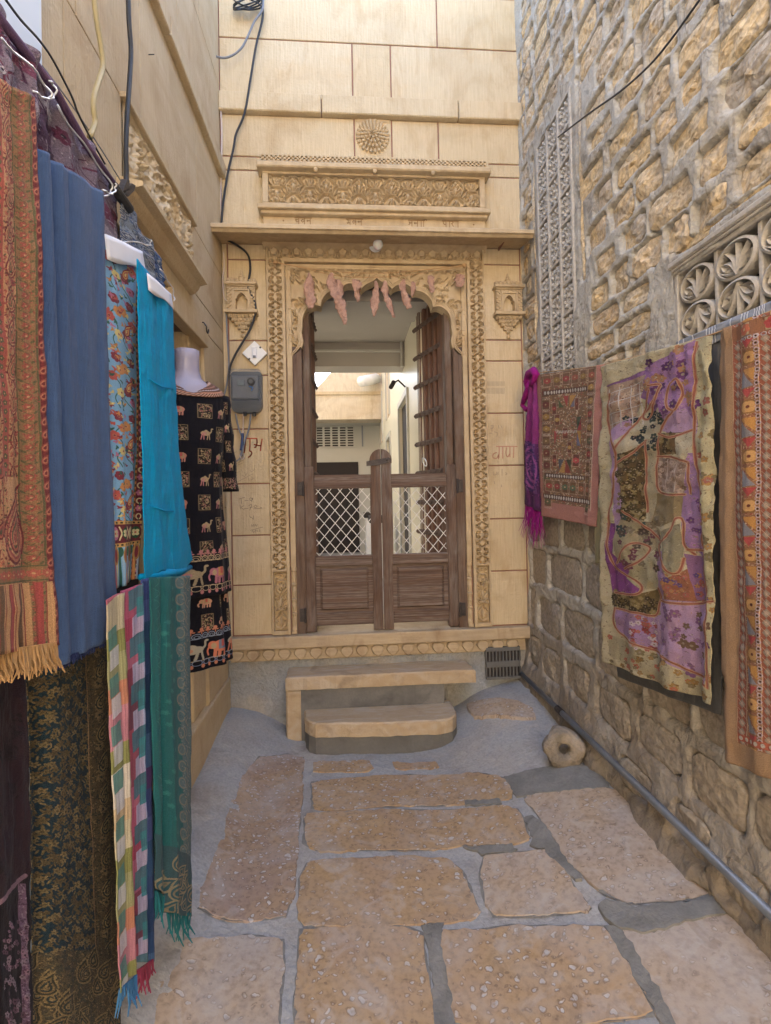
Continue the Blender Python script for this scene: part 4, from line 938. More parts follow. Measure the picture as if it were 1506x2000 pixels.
# ================================================================== left house
lh = empty('left_sandstone_house', (XL, 2.2, 0), 'plain yellow sandstone house wall with cornice and lintel behind the hanging shawls', 'house')
def lpart(fn, name, m='leftwall', **k): return one(fn, name, mat[m], lh, **k)
Z_ROWS = [-.2, 2.41, 2.93, 3.60, 4.25, 5.0, 5.7]
LHT = 5.15
lpart(lambda b: (b.box(-1.5, XL-.125, 2.80, D+.3, -.25, 2.41), b.box(-1.5, XL-.006, 3.0, D+.3, -.25, 2.41), b.box(-1.5, XL-.006, -2., D+.3, 2.41, LHT), b.box(-1.9, -1.5, -2., D+.3, -.25, LHT)), 'wall_core', 'leftwall')
def lb(y0, y1, z0, z1, pr=0., nm='stone_block', m='leftwall'): lpart(lambda b: b.cbox(XL-.03, XL+pr, y0+.0022, y1-.0022, z0+.0022, z1-.0022, .002, 'x', 1), nm, m)
for z0, z1, ys_ in ((2.93,3.60,[-.5,.6,1.21,1.62,2.12,2.9,D]),(3.70,4.25,[-.5,.4,1.1,1.86,2.6,D]),(4.25,5.14,[-.5,.8,1.5,2.3,3.0,D])):
    for a, c in zip(ys_[:-1], ys_[1:]): lb(a, c, z0, z1)
for a, c, z0, z1 in ((-.5,.9,2.5,2.93),(.9,1.55,2.5,2.93),(1.55,1.94,2.5,2.93),(2.82,D,2.56,2.93),(2.82,D,2.41,2.56)): lb(a, c, z0, z1)
lb(1.94, 2.82, 2.41, 2.56)
for a, c in ((-.5,1.2),(1.2,2.4),(2.4,D-.002)): lpart(lambda b: b.cbox(XL-.03, XL+.035, a+.002, c-.002, 3.602, 3.698, .005, 'x', 1), 'string_course_stone')
# jamb pier between opening and corner
for z0, z1 in zip([.22,.80,1.36,1.9],[.80,1.36,1.9,2.41]):
    lb(3.0, D, z0, z1)
    lpart(lambda b: b.cbox(XL-.16, XL-.018, 2.77, 2.998, z0+.002, z1-.002, .006, 'x', 1), 'jamb_stone')
lpart(lambda b: b.cbox(XL-.03, XL+.03, 2.40, 2.99, 2.30, 2.405, .004, 'x', 1), 'jamb_capital')
lpart(lambda b: b.cbox(XL-.3, XL+.012, .2, 2.99, 2.405, 2.50, .005, 'x', 1), 'lintel_beam')
lpart(lambda b: b.cbox(XL-.3, XL-.01, .2, 2.78, 2.32, 2.403, .005, 'x', 1), 'inner_lintel_beam', 'gate')
lpart(lambda b: (b.cbox(XL-.3, XL+.012, 2.2, D-.001, -.1, .215, .006, 'x', 1)), 'base_course', 'leftwall')
lpart(lambda b: (b.box(-1.5, XL-.04, .0, 2.5, -.24, -.10)), 'shop_floor', 'dark')
lpart(lambda b: (b.box(-1.48, XL-.30, .0, 2.78, -.1, 2.30)), 'dark_shop_interior', 'dark')  # near-black block, the unlit shop's darkness put into its colour
# cornice shelf with cove
lpart(lambda b: b.prism([(XL-.02,2.50),(XL+.004,2.503),(XL+.03,2.512),(XL+.052,2.535),(XL+.06,2.553),(XL+.096,2.562),(XL+.096,2.578),(XL+.03,2.592),(XL-.02,2.594)], 1.885, 2.735, P=lambda a, c, d: (a, d, c)), 'cornice_shelf')
# weathered carved panel above the shelf
n1, n2 = 230, 96; yy, zz_ = np.meshgrid(np.linspace(1.945, 2.815, n1), np.linspace(2.592, 2.925, n2), indexing='ij')
U = (yy-1.945)/.87; V_ = (zz_-2.592)/.333
hp = (vnoise(yy, zz_, 22, 31, 4)-.5)*.05+(vnoise(yy, zz_, 60, 33, 2)-.5)*.02
def nich(h, u0, w, v0, vh, dep):
    a = np.abs(U-u0)/w; top = v0+vh*(1-a**1.5*.6); ins = (a < 1) & (V_ > v0) & (V_ < top); rim = (a < 1.5) & (V_ > v0-.02) & (V_ < top+.12) & ~ins
    h = np.where(rim, h+.018+.008*np.sin(V_*60), h); return np.where(ins, -dep, h)
hp = nich(hp, .14, .055, .10, .62, .045); hp = nich(hp, .87, .05, .10, .5, .045); hp = nich(hp, .50, .045, .1, .45, .03)
for k in range(4): hp += .016*np.exp(-((np.hypot((U-.5)*2.6, V_-.25)-.25-.13*k)/.03)**2)
edge = (V_ > .93)|(U < .02)|(U > .98); hp = np.where(edge, .002, hp)
gridmesh('carved_panel', np.stack([XL+hp*.8, yy, zz_], -1), mat['leftwall'], lh)
lpart(lambda b: b.cbox(XL-.02, XL+.022, 1.93, 2.83, 2.925, 2.945, .004, 'x', 1), 'panel_moulding')
lpart(lambda b: b.cbox(-.90, -.765, .86, side(83, 60, -.765)[0], -.15, LHT, .004, 'x', 1), 'white_post', 'whitepost')

# ================================================================== right rubble house
rh = empty('rubble_stone_house', (XR, 2.2, 0), 'old house wall of rough yellow stones in thick grey mortar with pierced stone windows', 'house')
def rpart(fn, name, m='mortar', **k): return one(fn, name, mat[m], rh, **k)
RY0, RZ1 = .5, 5.15
holes = [(2.62,3.19,2.06,3.74), (.90,1.87,1.92,2.29)]      # y0,y1,z0,z1 of windows with surrounds
stones = []
def inhole(y, z, hy, hz): return any(y+hy > a and y-hy < b and z+hz > c and z-hz < d for a, b, c, d in holes)
z = .50; row = 0; rr = random.Random(11)
while z < 5.1:
    low = z < 1.35; hrow = rr.uniform(.22, .30) if low else rr.uniform(.095, .135) if z < 2.6 else rr.uniform(.115, .155)
    gap = .028 if low else rr.uniform(.019, .030); y = .88+rr.uniform(0, .2)
    while y < 3.44:
        w = rr.uniform(.26, .46) if low else rr.uniform(.12, .27)
        yc, zc = y+w/2, z+hrow/2+rr.uniform(-.008, .008); ny = y+w+gap*rr.uniform(.9, 1.3)
        hy, hz = w/2, hrow/2*rr.uniform(.86, 1.02)
        if yc+hy > 3.455: hy = (3.455-y)/2; yc = y+hy
        ymin = (zc > 4.2)*(1.9) or (zc > 3.2)*(1.35) or .95
        if hy > .035 and yc > ymin and not inhole(yc, zc, hy*.6, hz*.5): stones.append((yc, zc, hy, hz, low or (z < 1.9 and rr.random() < .4)))
        y = ny
    z += hrow+gap; row += 1
# long upright stones flanking the tall window, and lintels
stones = [s for s in stones if not (2.53 < s[0] < 2.68 and 2.25 < s[1] < 3.75) and not (3.17 < s[0] < 3.30 and 2.3 < s[1] < 3.8)]
for yc, zc, hy, hz in ((2.575,3.35,.024,.30),(2.575,2.78,.026,.24),(3.235,3.3,.026,.36),(3.235,2.62,.024,.28),(2.93,3.83,.30,.035),(1.42,2.318,.42,.020)): stones.append((yc, zc, hy, hz, False))
# foundation stones low down
for yc, zc, hy, hz in ((3.32,.34,.09,.10),(3.05,.33,.13,.10),(2.72,.36,.15,.09),(2.34,.35,.16,.09),(1.98,.37,.14,.08),(1.66,.36,.13,.09),(1.38,.38,.11,.08),(1.75,.16,.10,.07),(1.50,.14,.09,.07),(2.1,.15,.12,.06),(1.62,.0,.06,.05)): stones.append((yc, zc, hy, hz, True))
dy = .0095; yv = np.arange(RY0, D+.03, dy); zv = np.arange(-.2, RZ1, dy); Yg, Zg = np.meshgrid(yv, zv, indexing='ij')
wob = (vnoise(Yg, Zg, 9, 50, 4)-.5)*.026; Yw = Yg+wob; Zw = Zg+(vnoise(Yg, Zg, 9, 60, 4)-.5)*.022
sdf = np.full(Yg.shape, .2)
for yc, zc, hy, hz, lo in stones:
    i0, i1 = max(0, int((yc-hy-.12-RY0)/dy)), int((yc+hy+.12-RY0)/dy)+1; j0, j1 = max(0, int((zc-hz-.12+.2)/dy)), int((zc+hz+.12+.2)/dy)+1
    a = Yw[i0:i1, j0:j1]-yc; c = Zw[i0:i1, j0:j1]-zc; r_ = min(hy, hz)*.32
    qx, qz = np.abs(a)-(hy-r_), np.abs(c)-(hz-r_); dd = np.hypot(np.maximum(qx, 0), np.maximum(qz, 0))+np.minimum(np.maximum(qx, qz), 0)-r_
    sdf[i0:i1, j0:j1] = np.minimum(sdf[i0:i1, j0:j1], dd)
# mortar: proud ribbon between the stones, sinking at their edges
up__ = smv((Zg-1.1)/.5)
sdf = sdf+(vnoise(Yg, Zg, 34, 90, 2)-.5)*.010-.016*smv((vnoise(Yg, Zg, 5, 95, 3)-.56)/.1)*-1
prof = np.where(sdf > 0, .004+.008*smv(sdf/.006)*(.75+.25*up__)*(.4+1.2*vnoise(Yg, Zg, 6, 99, 2)), -.03*smv(-sdf/.014))
nz = (vnoise(Yg, Zg, 16, 70, 4)-.5)*(.016-.004*up__)+(vnoise(Yg, Zg, 3, 75, 3)-.5)*.02
bulge = .085*smv((.34-Zg)/.42)*(.25+1.1*vnoise(Yg, Zg, 7, 80, 4))+.04*smv((.9-Zg)/.8)
Xg = XR-prof-nz-bulge
msk = np.ones((len(yv)-1, len(zv)-1), bool)
hc = [(2.655,3.155,2.08,3.665), (.90,1.835,1.955,2.24)]
for a, b_, c, d in hc: msk &= ~((Yg[:-1,:-1] > a) & (Yg[1:,1:] < b_) & (Zg[:-1,:-1] > c) & (Zg[1:,1:] < d))
gridmesh('mortar_bed', np.stack([Xg, Yg, Zg], -1), mat['mortar'], rh, mask=msk)
rpart(lambda b: (b.box(XR+.06, XR+.4, -2, D+.3, -.2, RZ1), b.box(XR+.001, XR+.06, -2, RY0+.01, -.2, RZ1)), 'wall_core')
stones.sort(key=lambda s: -s[2]*s[3]/((s[0]-0)**2))
nst = 0
for yc, zc, hy, hz, lo in stones:
    if nst >= 292: break
    nst += 1
    n = 16; bm = MB(); sd0 = rr.uniform(0, 99); tilt = rr.uniform(-.012, .012); r_ = min(hy, hz)*.5; vs = []
    bul = .10*sm((.34-zc)/.42)*.6+.04*sm((.9-zc)/.8)
    pe = rr.uniform(3.6, 6.5)
    for k, dpt in ((1.05, -.016), (.965, .002), (.80, .007), (.5, .009), (.22, .009)):
        for i in range(n):
            a = 2*math.pi*(i+.5)/n; ca_, sa_ = math.cos(a), math.sin(a); rad = (abs(ca_)**pe+abs(sa_)**pe)**(-1/pe)
            rad *= 1+.08*mnoise.noise((ca_*1.5+sd0, sa_*1.5, 0))
            y = yc+hy*k*rad*ca_; z = zc+hz*k*rad*sa_
            w = (mnoise.noise((y*11+sd0, z*11, 3.3))*.009+mnoise.noise((y*34+sd0, z*34, 1.3))*.008)*(.6 if lo else 1)
            vs.append((XR-dpt+.004-bul-(w if dpt > 0 else 0)-tilt*ca_, y, z))
    w = mnoise.noise((yc*14+sd0, zc*14, 3.3))*.014; vs.append((XR-.005-bul-w, yc, zc))
    fs = [(r*n+i, r*n+(i+1) % n, (r+1)*n+(i+1) % n, (r+1)*n+i) for r in range(4) for i in range(n)]+[(4*n+i, 4*n+(i+1) % n, 5*n) for i in range(n)]
    bm.add(vs, fs); bm.build('wall_stone', mat['greyrubble' if lo else 'rubble'], rh, smooth=False)

# tall pierced window: 3 x 9 panels
wy0, wy1, wz0, wz1 = 2.665, 3.145, 2.09, 3.655
rpart(lambda b: (b.box(XR+.02, XR+.055, wy0, wy1, wz0, wz1)), 'dark_window_back', 'dark')
pw, ph = (wy1-wy0)/3, (wz1-wz0)/9
for k in range(4): rpart(lambda b: b.cbox(XR-.018, XR+.03, wy0+k*pw-.011, wy0+k*pw+.011, wz0, wz1, .003, 'x', -1), 'window_mullion', 'jali')
for k in range(10): rpart(lambda b: b.cbox(XR-.014, XR+.03, wy0, wy1, wz0+k*ph-.010, wz0+k*ph+.010, .003, 'x', -1), 'window_rail', 'jali')
def jal(b):
    r = pw*.5-.012; X_ = XR+.004
    for dy_, dz_ in ((0,0),(.5,.5),(-.5,.5),(.5,-.5),(-.5,-.5)):
        rr_ = r*.52 if dy_ == 0 else r*.34; cy_, cz_ = dy_*r*1.35, dz_*r*1.35
        b.tube([(X_, cy_+rr_*math.cos(t), cz_+rr_*math.sin(t)) for t in np.linspace(0, 6.2832, 11)], .0075, 4, False)
        b.lathe([(.011,0),(.009,.008),(.002,.012)], (X_-.006, cy_, cz_), (-1,0,0), 6)
    for k in range(8):
        a = k*math.pi/4; b.tube([(X_, math.cos(a)*r*.15, math.sin(a)*r*.15), (X_-.004, math.cos(a)*r*1.0, math.sin(a)*r*1.05)], [.006,.009], 4)
        b.lathe([(.012,0),(.010,.009),(.002,.014)], (X_-.008, math.cos(a+.39)*r*.75, math.sin(a+.39)*r*.75), (-1,0,0), 5)
bj = MB(); jal(bj); me = None; jp = bj.build('pierced_panel', mat['jali'], rh); jm = jp.data
jm2 = jm.copy(); jm2.materials[0] = mat['jaliwhite']
for v_ in jm.vertices: pass
first = True
off0 = Vector(wloc(rh))
for i in range(3):
    for j in range(9):
        y_, z_ = wy0+(i+.5)*pw, wz0+(j+.5)*ph
        o = jp if first else copy_part(jp, (0, 0, 0)); first = False
        o.location = (0, y_, z_)
        if rr.random() < .6: o.data = jm2
# the panel mesh was built around the house base: shift its coordinates once
# big circle window
by0, by1, bz0, bz1 = .885, 1.815, 1.955, 2.225
rpart(lambda b: b.box(XR+.05, XR+.055, by0, by1, bz0, bz1), 'dark_window_back', 'dark')
rpart(lambda b: (b.cbox(XR-.012, XR+.05, by0, by1+.02, bz1, bz1+.018, .003, 'x', -1), b.cbox(XR-.022, XR+.05, by0, by1+.02, bz1+.018, bz1+.030, .003, 'x', -1), b.cbox(XR-.03, XR+.05, by0, by1+.03, bz1+.030, bz1+.055, .006, 'x', -1)), 'window_head', 'jali')
rpart(lambda b: b.cbox(XR-.012, XR+.05, by1, by1+.02, bz0, bz1, .003, 'x', -1), 'window_jamb', 'jali')
nC = 5; cw = (by1-by0)/nC; chh = (bz1-bz0-.012)/2
for k in range(1, nC+1): rpart(lambda b: b.cbox(XR-.002, XR+.05, by1-k*cw-.008, by1-k*cw+.008, bz0, bz1, .003, 'x', -1), 'window_mullion', 'jali')
def circ(b, flip):
    ry, rz = cw/2-.004, chh/2-.001; t = np.linspace(0, 2*math.pi, 37)
    # ring with rectangular section
    vs = []; 
    for a in t[:-1]:
        for k, x in ((1., -.006), (.88, -.010), (.88, .05), (1., .05)): vs.append((x, ry*k*math.cos(a), rz*k*math.sin(a)))
    n = 36; b.add(vs, [(i*4+j, i*4+(j+1) % 4, ((i+1) % n)*4+(j+1) % 4, ((i+1) % n)*4+j) for i in range(n) for j in range(4)])
    def leafp(pts, w):
        # a flat carved bar with depth along a curve in the window plane
        p = cat_rom([(a*ry, c*rz*flip) for a, c in pts], 5); m_ = len(p); L = []; 
        for i, (a, c) in enumerate(p):
            a0, c0 = p[max(0, i-1)]; a1, c1 = p[min(m_-1, i+1)]; dx, dz = a1-a0, c1-c0; ln = math.hypot(dx, dz)+1e-9; ww = w*(.35+.65*math.sin(math.pi*min(1, (i+.6)/m_)))
            L.append((a, c, -dz/ln*ww/2, dx/ln*ww/2))
        vs = []
        for a, c, ox, oz in L: vs += [(.012, a+ox, c+oz), (-.004, a, c), (.012, a-ox, c-oz), (.045, a, c)]
        b.add(vs, [(i*4+j, i*4+(j+1) % 4, i*4+4+(j+1) % 4, i*4+4+j) for i in range(m_-1) for j in range(4)])
    leafp([(0,-.85),(0,-.2),(0,.82)], .026)
    for s_ in (1, -1):
        leafp([(s_*.03,-.8),(s_*.2,0),(s_*.55,.62)], .02); leafp([(s_*.04,-.75),(s_*.35,-.1),(s_*.72,.05),(s_*.62,-.3),(s_*.45,-.28)], .022); leafp([(s_*.1,-.6),(s_*.5,-.55),(s_*.82,-.3)], .018)
        b.lathe([(.016,-.01),(.014,-.002),(.006,.006),(.001,.008)], (.010, s_*.5*ry, -.32*rz*flip), (-1,0,0), 8)
bc1 = MB(); circ(bc1, 1); c1 = bc1.build('circle_panel', mat['jali'], rh); bc2 = MB(); circ(bc2, -1); c2 = bc2.build('circle_panel', mat['jali'], rh)
for k in range(nC):
    y_ = by1-(k+.5)*cw
    for o_, zc_ in ((c1, bz0+.006+chh*1.5), (c2, bz0+.004+chh*.5)):
        o = o_ if k == 0 else copy_part(o_, (0, 0, 0)); o.location = (XR, y_, zc_)
for o in [x for x in COL.objects if x.name.startswith(('pierced_panel', 'circle_panel'))]:
    me = o.data
    if not me.get('shifted'):
        me.transform(Matrix.Translation(off0)); me['shifted'] = 1
    o.location = Vector(o.location)-off0

# side street buildings behind the camera, closing the far end of the lane
bb = empty('house_across_lane', (0, -6, 0), 'plain sandstone house wall across the lane behind the viewer', 'house')
one(lambda b: b.box(-6, 7, -6.4, -6, -.2, 6.5), 'wall', mat['leftwall'], bb)
for x in (-2.2, 1.6): one(lambda b: b.box(x, x+.9, -6.02, -5.999, 1.2, 2.4), 'window', mat['door'], bb)
one(lambda b: b.box(-6, 7, -6.0, -5.7, 3.1, 3.25), 'ledge', mat['leftwall'], bb)

# ================================================================== pipe, ring stone
pp = empty('metal_pipe', (1.24, 2.4, .05), 'long grey metal pipe lying along the foot of the rubble wall', 'pipe')
pa = side(1008, 1306, 1.19); pb = side(1506, 1786, 1.17); zz0 = pa[1]
dl = (np.array([1.17, pb[0], pb[1]])-np.array([1.19, pa[0], pa[1]]))
pe_ = np.array([1.19, pa[0], pa[1]])+dl*1.35
one(lambda b: b.tube([(1.19, pa[0], pa[1]), tuple(pe_)], .0155, 14), 'pipe_tube', mk_plain('galvanised_pipe', (.20,.22,.25), .42, .35, 9, .001, .5), pp, smooth=True)
one(lambda b: b.tube([tuple(np.array([1.19, pa[0], pa[1]])+dl*.33), tuple(np.array([1.19, pa[0], pa[1]])+dl*.36)], .0185, 12), 'pipe_coupling', mat['iron'], pp)
rx, ry_ = 1.085, 2.52; rz_ = gz(rx, ry_)+.082
rs_ = empty('ring_stone', (rx, ry_, gz(rx, ry_)), 'round weathered stone tether ring with a hole standing by the pipe', 'stone')
axd = Vector((-.30, -1, .10)).normalized()
def ringst(b):
    n, m_ = 30, 18; a = axd.orthogonal().normalized(); c = axd.cross(a); C = Vector((rx, ry_, rz_)); vs = []
    for i in range(n):
        t = 2*math.pi*i/n; d = a*math.cos(t)+c*math.sin(t)
        for j in range(m_):
            p = 2*math.pi*j/m_; cr, sr = math.cos(p), math.sin(p); R = .062; q = .037; cr = math.copysign(abs(cr)**.75, cr); sr = math.copysign(abs(sr)**.75, sr)
            v = C+d*(R+q*cr)+axd*(.046*sr); k = mnoise.noise(v*13)*.020+mnoise.noise(v*40)*.008; vs.append(v+d*k*(cr if cr > 0 else .2)+axd*k*sr)
    b.add(vs, [(i*m_+j, i*m_+(j+1) % m_, ((i+1) % n)*m_+(j+1) % m_, ((i+1) % n)*m_+j) for i in range(n) for j in range(m_)])
one(ringst, 'ring', mat['roughbase'], rs_, smooth=True)
slab([(1068,1468),(1138,1462),(1146,1480),(1128,1496),(1072,1494)], mat['roughbase'], 'base_stone', lift=.05, seed=77, parent=rs_, amp=.004)

# ================================================================== fittings on the facade
lamp = empty('porch_lamp', (fx(738,490), D-.1, fz(490)), 'round frosted bulb in a white holder under the stone eave', 'lamp')
Lc = Vector((fx(733,484), D-.024, fz(484, 735)))
one(lambda b: (b.lathe([(.045,0),(.045,.008),(.03,.014)], Lc, (0,-1,0), 20), b.tube([Lc+Vector((0,-.012,0)), Lc+Vector((.006,-.05,-.012))], [.02,.018], 12)), 'lamp_holder', mat['white'], lamp, smooth=False)
one(lambda b: b.lathe([(.014,0),(.018,.008),(.030,.024),(.035,.042),(.030,.060),(.016,.073),(.001,.077)], Lc+Vector((.006,-.05,-.012)), (.12,-.8,-.45), 18), 'bulb', mat['bulb'], lamp, smooth=True)
sw = empty('bell_switch', (fx(499,692), D-.02, fz(692, 499)), 'white diamond shaped bell switch plate above the meter box', 'switch')
sx_, sz_ = fac(499, 692)
one(lambda b: b.prism([(sx_-.083,sz_),(sx_,sz_-.083),(sx_+.083,sz_),(sx_,sz_+.083)], D-.03, D-.0005), 'plate', mat['white'], sw)
one(lambda b: b.cbox(sx_-.016, sx_+.013, D-.040, D-.03, sz_-.035, sz_+.038, .003), 'switch_rocker', mat['paper'], sw)
one(lambda b: (b.cbox(sx_-.010, sx_+.009, D-.042, D-.0402, sz_-.034, sz_-.018, .001),), 'switch_slot', mat['greycable'], sw)
for a, c in ((.038,.038),(-.036,-.04)): one(lambda b: b.lathe([(.007,0),(.006,.003),(.001,.004)], (sx_+a, D-.03, sz_+c), (0,-1,0), 8), 'screw', mat['iron'], sw)
mt = empty('electricity_meter', (fx(481,765), D-.05, fz(808, 481)), 'grey electricity meter in a clear smoky cover on the left of the doorway', 'meter')
mx0, mz1 = fac(447, 722, D-.06); mx1, mz0 = fac(513, 806, D-.06)
def rrect(x0, x1, z0, z1, r0, r1, n=6):
    pts = []
    for (cx, cz, r, a0) in ((x1-r1, z0+r1, r1, -90), (x1-r0, z1-r0, r0, 0), (x0+r0, z1-r0, r0, 90), (x0+r1, z0+r1, r1, 180)):
        pts += [(cx+r*math.cos(math.radians(a0+90*k/n)), cz+r*math.sin(math.radians(a0+90*k/n))) for k in range(n+1)]
    return pts
one(lambda b: b.prism(rrect(mx0+.006, mx1-.006, mz0+.004, mz1-.006, .025, .05), D-.035, D-.001), 'meter_case', mat['metercase'], mt)
one(lambda b: b.cbox(mx0+.022, mx1-.022, D-.088, D-.035, mz0+.09, mz1-.045, .006), 'meter_body', mk_plain('meter_body_grey', (.17,.18,.19), .5), mt)
one(lambda b: b.cbox(mx0+.06, mx1-.11, D-.094, D-.088, mz1-.115, mz1-.075, .002), 'display_window', mk_plain('meter_display', (.22,.25,.25), .2), mt)
def cov(b):
    n = len(rrect(0,1,0,1,.1,.1)); vs = []
    for k, y in ((0, D-.03), (.0, D-.085), (.008, D-.108), (.022, D-.118)): vs += [(a, y, c) for a, c in rrect(mx0+k, mx1-k, mz0+k, mz1-k, .03, .055)]
    b.add(vs, [tuple(range(3*n, 4*n))]+[(r*n+i, r*n+(i+1) % n, (r+1)*n+(i+1) % n, (r+1)*n+i) for r in range(3) for i in range(n)])
one(cov, 'clear_cover', mat['cover'], mt)
one(lambda b: (b.tube([(mx1-.062, D-.118, mz1-.095), (mx1-.062, D-.134, mz1-.096)], .024, 18), ), 'optical_port', mat['black'], mt)
one(lambda b: b.tube([(mx1-.062, D-.132, mz1-.096), (mx1-.062, D-.136, mz1-.096)], .013, 14), 'port_lens', mat['metercase'], mt)
for a in (.1, .16): one(lambda b: b.tube([(mx0+a, D-.05, mz0+.006), (mx0+a, D-.05, mz0-.02)], .012, 10), 'cable_gland', mat['black'], mt)
one(lambda b: b.tube([(mx1-.075, D-.12, mz1-.125), (mx1-.05, D-.122, mz1-.135), (mx1-.06, D-.121, mz1-.155)], .004, 5), 'blue_seal', mk_plain('blue_seal', (.08,.2,.5), .4), mt)

# writing on the wall
def stroke(pxs_list, w, name, m, label, cat, y=D-.0005, wob=0):
    def f(b):
        for st_ in pxs_list:
            for (a, c), (a2, c2) in zip(st_[:-1], st_[1:]):
                p0 = fac(a, c); p1 = fac(a2, c2); d = Vector((p1[0]-p0[0], 0, p1[1]-p0[1]))
                if d.length < 1e-5: continue
                d.normalize(); n = Vector((d.z, 0, -d.x))*w/2; e = d*w*.3; A_ = Vector((p0[0], y, p0[1]))-e; B_ = Vector((p1[0], y, p1[1]))+e
                b.add([A_-n, B_-n, B_+n, A_+n]+[v+Vector((0, .001, 0)) for v in (A_-n, B_-n, B_+n, A_+n)], [(0,1,2,3),(0,4,5,1),(1,5,6,2),(2,6,7,3),(3,7,4,0)])
    return one(f, name, m, fh)
z3 = lambda L, s=8.7, ox=440, oy=830: [[(ox+a/s, oy+c/s) for a, c in cat_rom(q_, 4)] if len(q_) > 2 else [(ox+a/s, oy+c/s) for a, c in q_] for q_ in L]
stroke(z3([[(340,230),(540,230)],[(345,240),(340,330),(330,430),(322,470)],[(420,240),(420,340),(415,440),(440,450),(450,490),(420,530),(390,550)],[(535,240),(540,300),(520,370),(495,385)],[(490,330),(560,350),(600,350)],[(625,240),(610,340),(598,440)]]), .0085, 'red_blessing_word', mat['redpaint'], None, None)
z4 = lambda L: z3(L, 7.14, 940, 720)
stroke(z4([[(210,1085),(500,1085)],[(215,1170),(170,1190),(165,1240),(215,1250),(240,1200),(240,1260)],[(250,1090),(248,1240)],[(300,1090),(300,1250)],[(350,1100),(345,1190),(370,1230),(395,1190)],[(400,1090),(400,1230)],[(455,1090),(450,1240)]]), .007, 'faded_red_blessing_word', mat['redfade'], None, None)
stroke(z3([[(230,1260),(330,1230)],[(270,1250),(280,1340)],[(330,1285),(390,1285)],[(460,1250),(420,1240),(425,1285),(465,1270),(460,1240),(450,1310)],[(250,1360),(265,1430)],[(320,1370),(270,1400),(320,1440)],[(320,1420),(390,1420)],[(400,1370),(450,1355),(415,1450)],[(420,1405),(460,1395)],[(510,1360),(490,1390),(515,1405),(540,1380),(510,1360)],[(480,1425),(620,1415),(590,1395)],[(410,1540),(430,1580)],[(430,1560),(470,1590),(480,1540),(475,1610)],[(445,1690),(455,1725),(480,1690),(485,1730)],[(500,1720),(510,1690),(530,1720),(545,1690)],[(430,1790),(640,1735)],[(450,1820),(470,1790),(480,1830),(520,1780),(515,1825)],[(545,1785),(545,1815)],[(575,1775),(590,1800),(570,1810)]]), .0026, 'pencil_note', mat['pencil'], None, None)
stroke(z3([[(100,820),(190,780)],[(145,800),(165,870)],[(200,810),(250,790)],[(270,750),(290,800)],[(150,890),(200,850),(175,900),(195,910)],[(290,850),(330,880)],[(330,800),(350,860),(370,810)],[(420,770),(450,790),(490,760),(500,720)],[(210,965),(470,830)],[(390,900),(410,950)],[(440,880),(460,900),(440,940),(490,900)],[(210,1060),(240,1050),(220,1095),(260,1080)],[(300,1030),(300,1070)],[(130,500),(190,450)],[(200,650),(300,600)],[(220,680),(290,650)]]), .0022, 'faint_pencil_note', mat['scratch'], None, None)
stroke(z4([[(130,800),(165,790),(160,830),(130,830)],[(150,800),(150,880)],[(240,790),(245,830)],[(280,800),(290,830)],[(110,900),(150,900)],[(180,880),(230,900),(215,950)],[(165,1440),(170,1480),(215,1475),(215,1440)],[(235,1440),(235,1480)],[(290,1400),(290,1490)],[(340,1450),(360,1470),(340,1480)],[(180,1570),(190,1610)],[(280,1620),(285,1650)]]+[[(85+i*18, 180),(83+i*18, 240)] for i in range(14)]+[[(85+i*18, 270),(83+i*18, 350)] for i in range(14)]), .0035, 'scratched_tally', mat['scratch'], None, None)

# ================================================================== cables
def cable(pxs, r, m, label, y=D-.03, name='cable', n=6, plane=None, cat='cable', extra=None):
    P_ = []
    for k, p in enumerate(pxs):
        yy_ = y(p) if callable(y) else y
        if plane is None: a, c = fac(p[0], p[1], yy_); P_.append((a, yy_, c))
        else: a, c = side(p[0], p[1], plane); P_.append((plane, a, c))
    P_ = cat_rom(P_, 5)
    o = one(lambda b: b.tube(P_, r, n), name, m, None, smooth=True); tag(o, label, cat); return o
cable([(508,-60),(512,0),(513,35),(500,90),(490,150),(478,220),(461,262),(456,290),(445,338),(436,395),(432,440)], .0075, mat['black'], 'thick black cable hanging down the facade from the coil to the eave', D-.05)
cable([(430,445),(440,466),(462,478),(484,497),(489,525),(485,560),(497,588),(499,612),(486,648),(462,688),(450,715),(447,740)], .0075, mat['black'], 'black cable curling under the eave past the left niche to the meter', D-.05)
cable([(357,-40),(357,5),(360,45),(378,80),(405,103),(440,113),(470,96),(488,62),(498,40),(512,20),(515,-5)], .007, mat['greycable'], 'grey cable looping from the left wall to the coil of wires at the top', D-.07)
cable([(436,492),(438,515),(435,550),(438,580),(446,588),(455,585)], .0045, mat['pinkcable'], 'thin pale wire dropping beside the left niche', D-.03)
cable([(453,588),(443,610),(444,660),(447,710),(444,745),(437,780),(436,810),(434,850),(432,885)], .0055, mat['greycable'], 'grey cable running down left of the meter box', D-.035)
cable([(430,890),(445,903),(463,900),(474,888)], .0055, mat['greycable'], 'grey cable end looping up to the taped joint under the meter', D-.04)
cable([(431,205),(433,260),(432,340),(430,430)], .006, mat['pinkcable'], 'straight pinkish cable in the corner above the eave', D-.02)
cable([(460,808),(466,835),(473,855),(474,870),(470,890)], .006, mat['greycable'], 'left grey wire under the meter joined with blue tape', D-.05)
cable([(475,808),(475,830),(474,850)], .004, mat['pinkcable'], 'thin white wire under the middle of the meter', D-.05)
cable([(490,808),(486,838),(478,862),(474,880),(470,893)], .006, mat['greycable'], 'right grey wire under the meter bending to the joint', D-.052)
cable([(474,846),(473,862),(471,880)], .0095, mk_plain('blue_black_tape', (.03,.06,.16), .4), 'blue and black tape binding the wires under the meter', D-.055, name='tape_joint', cat='tape')
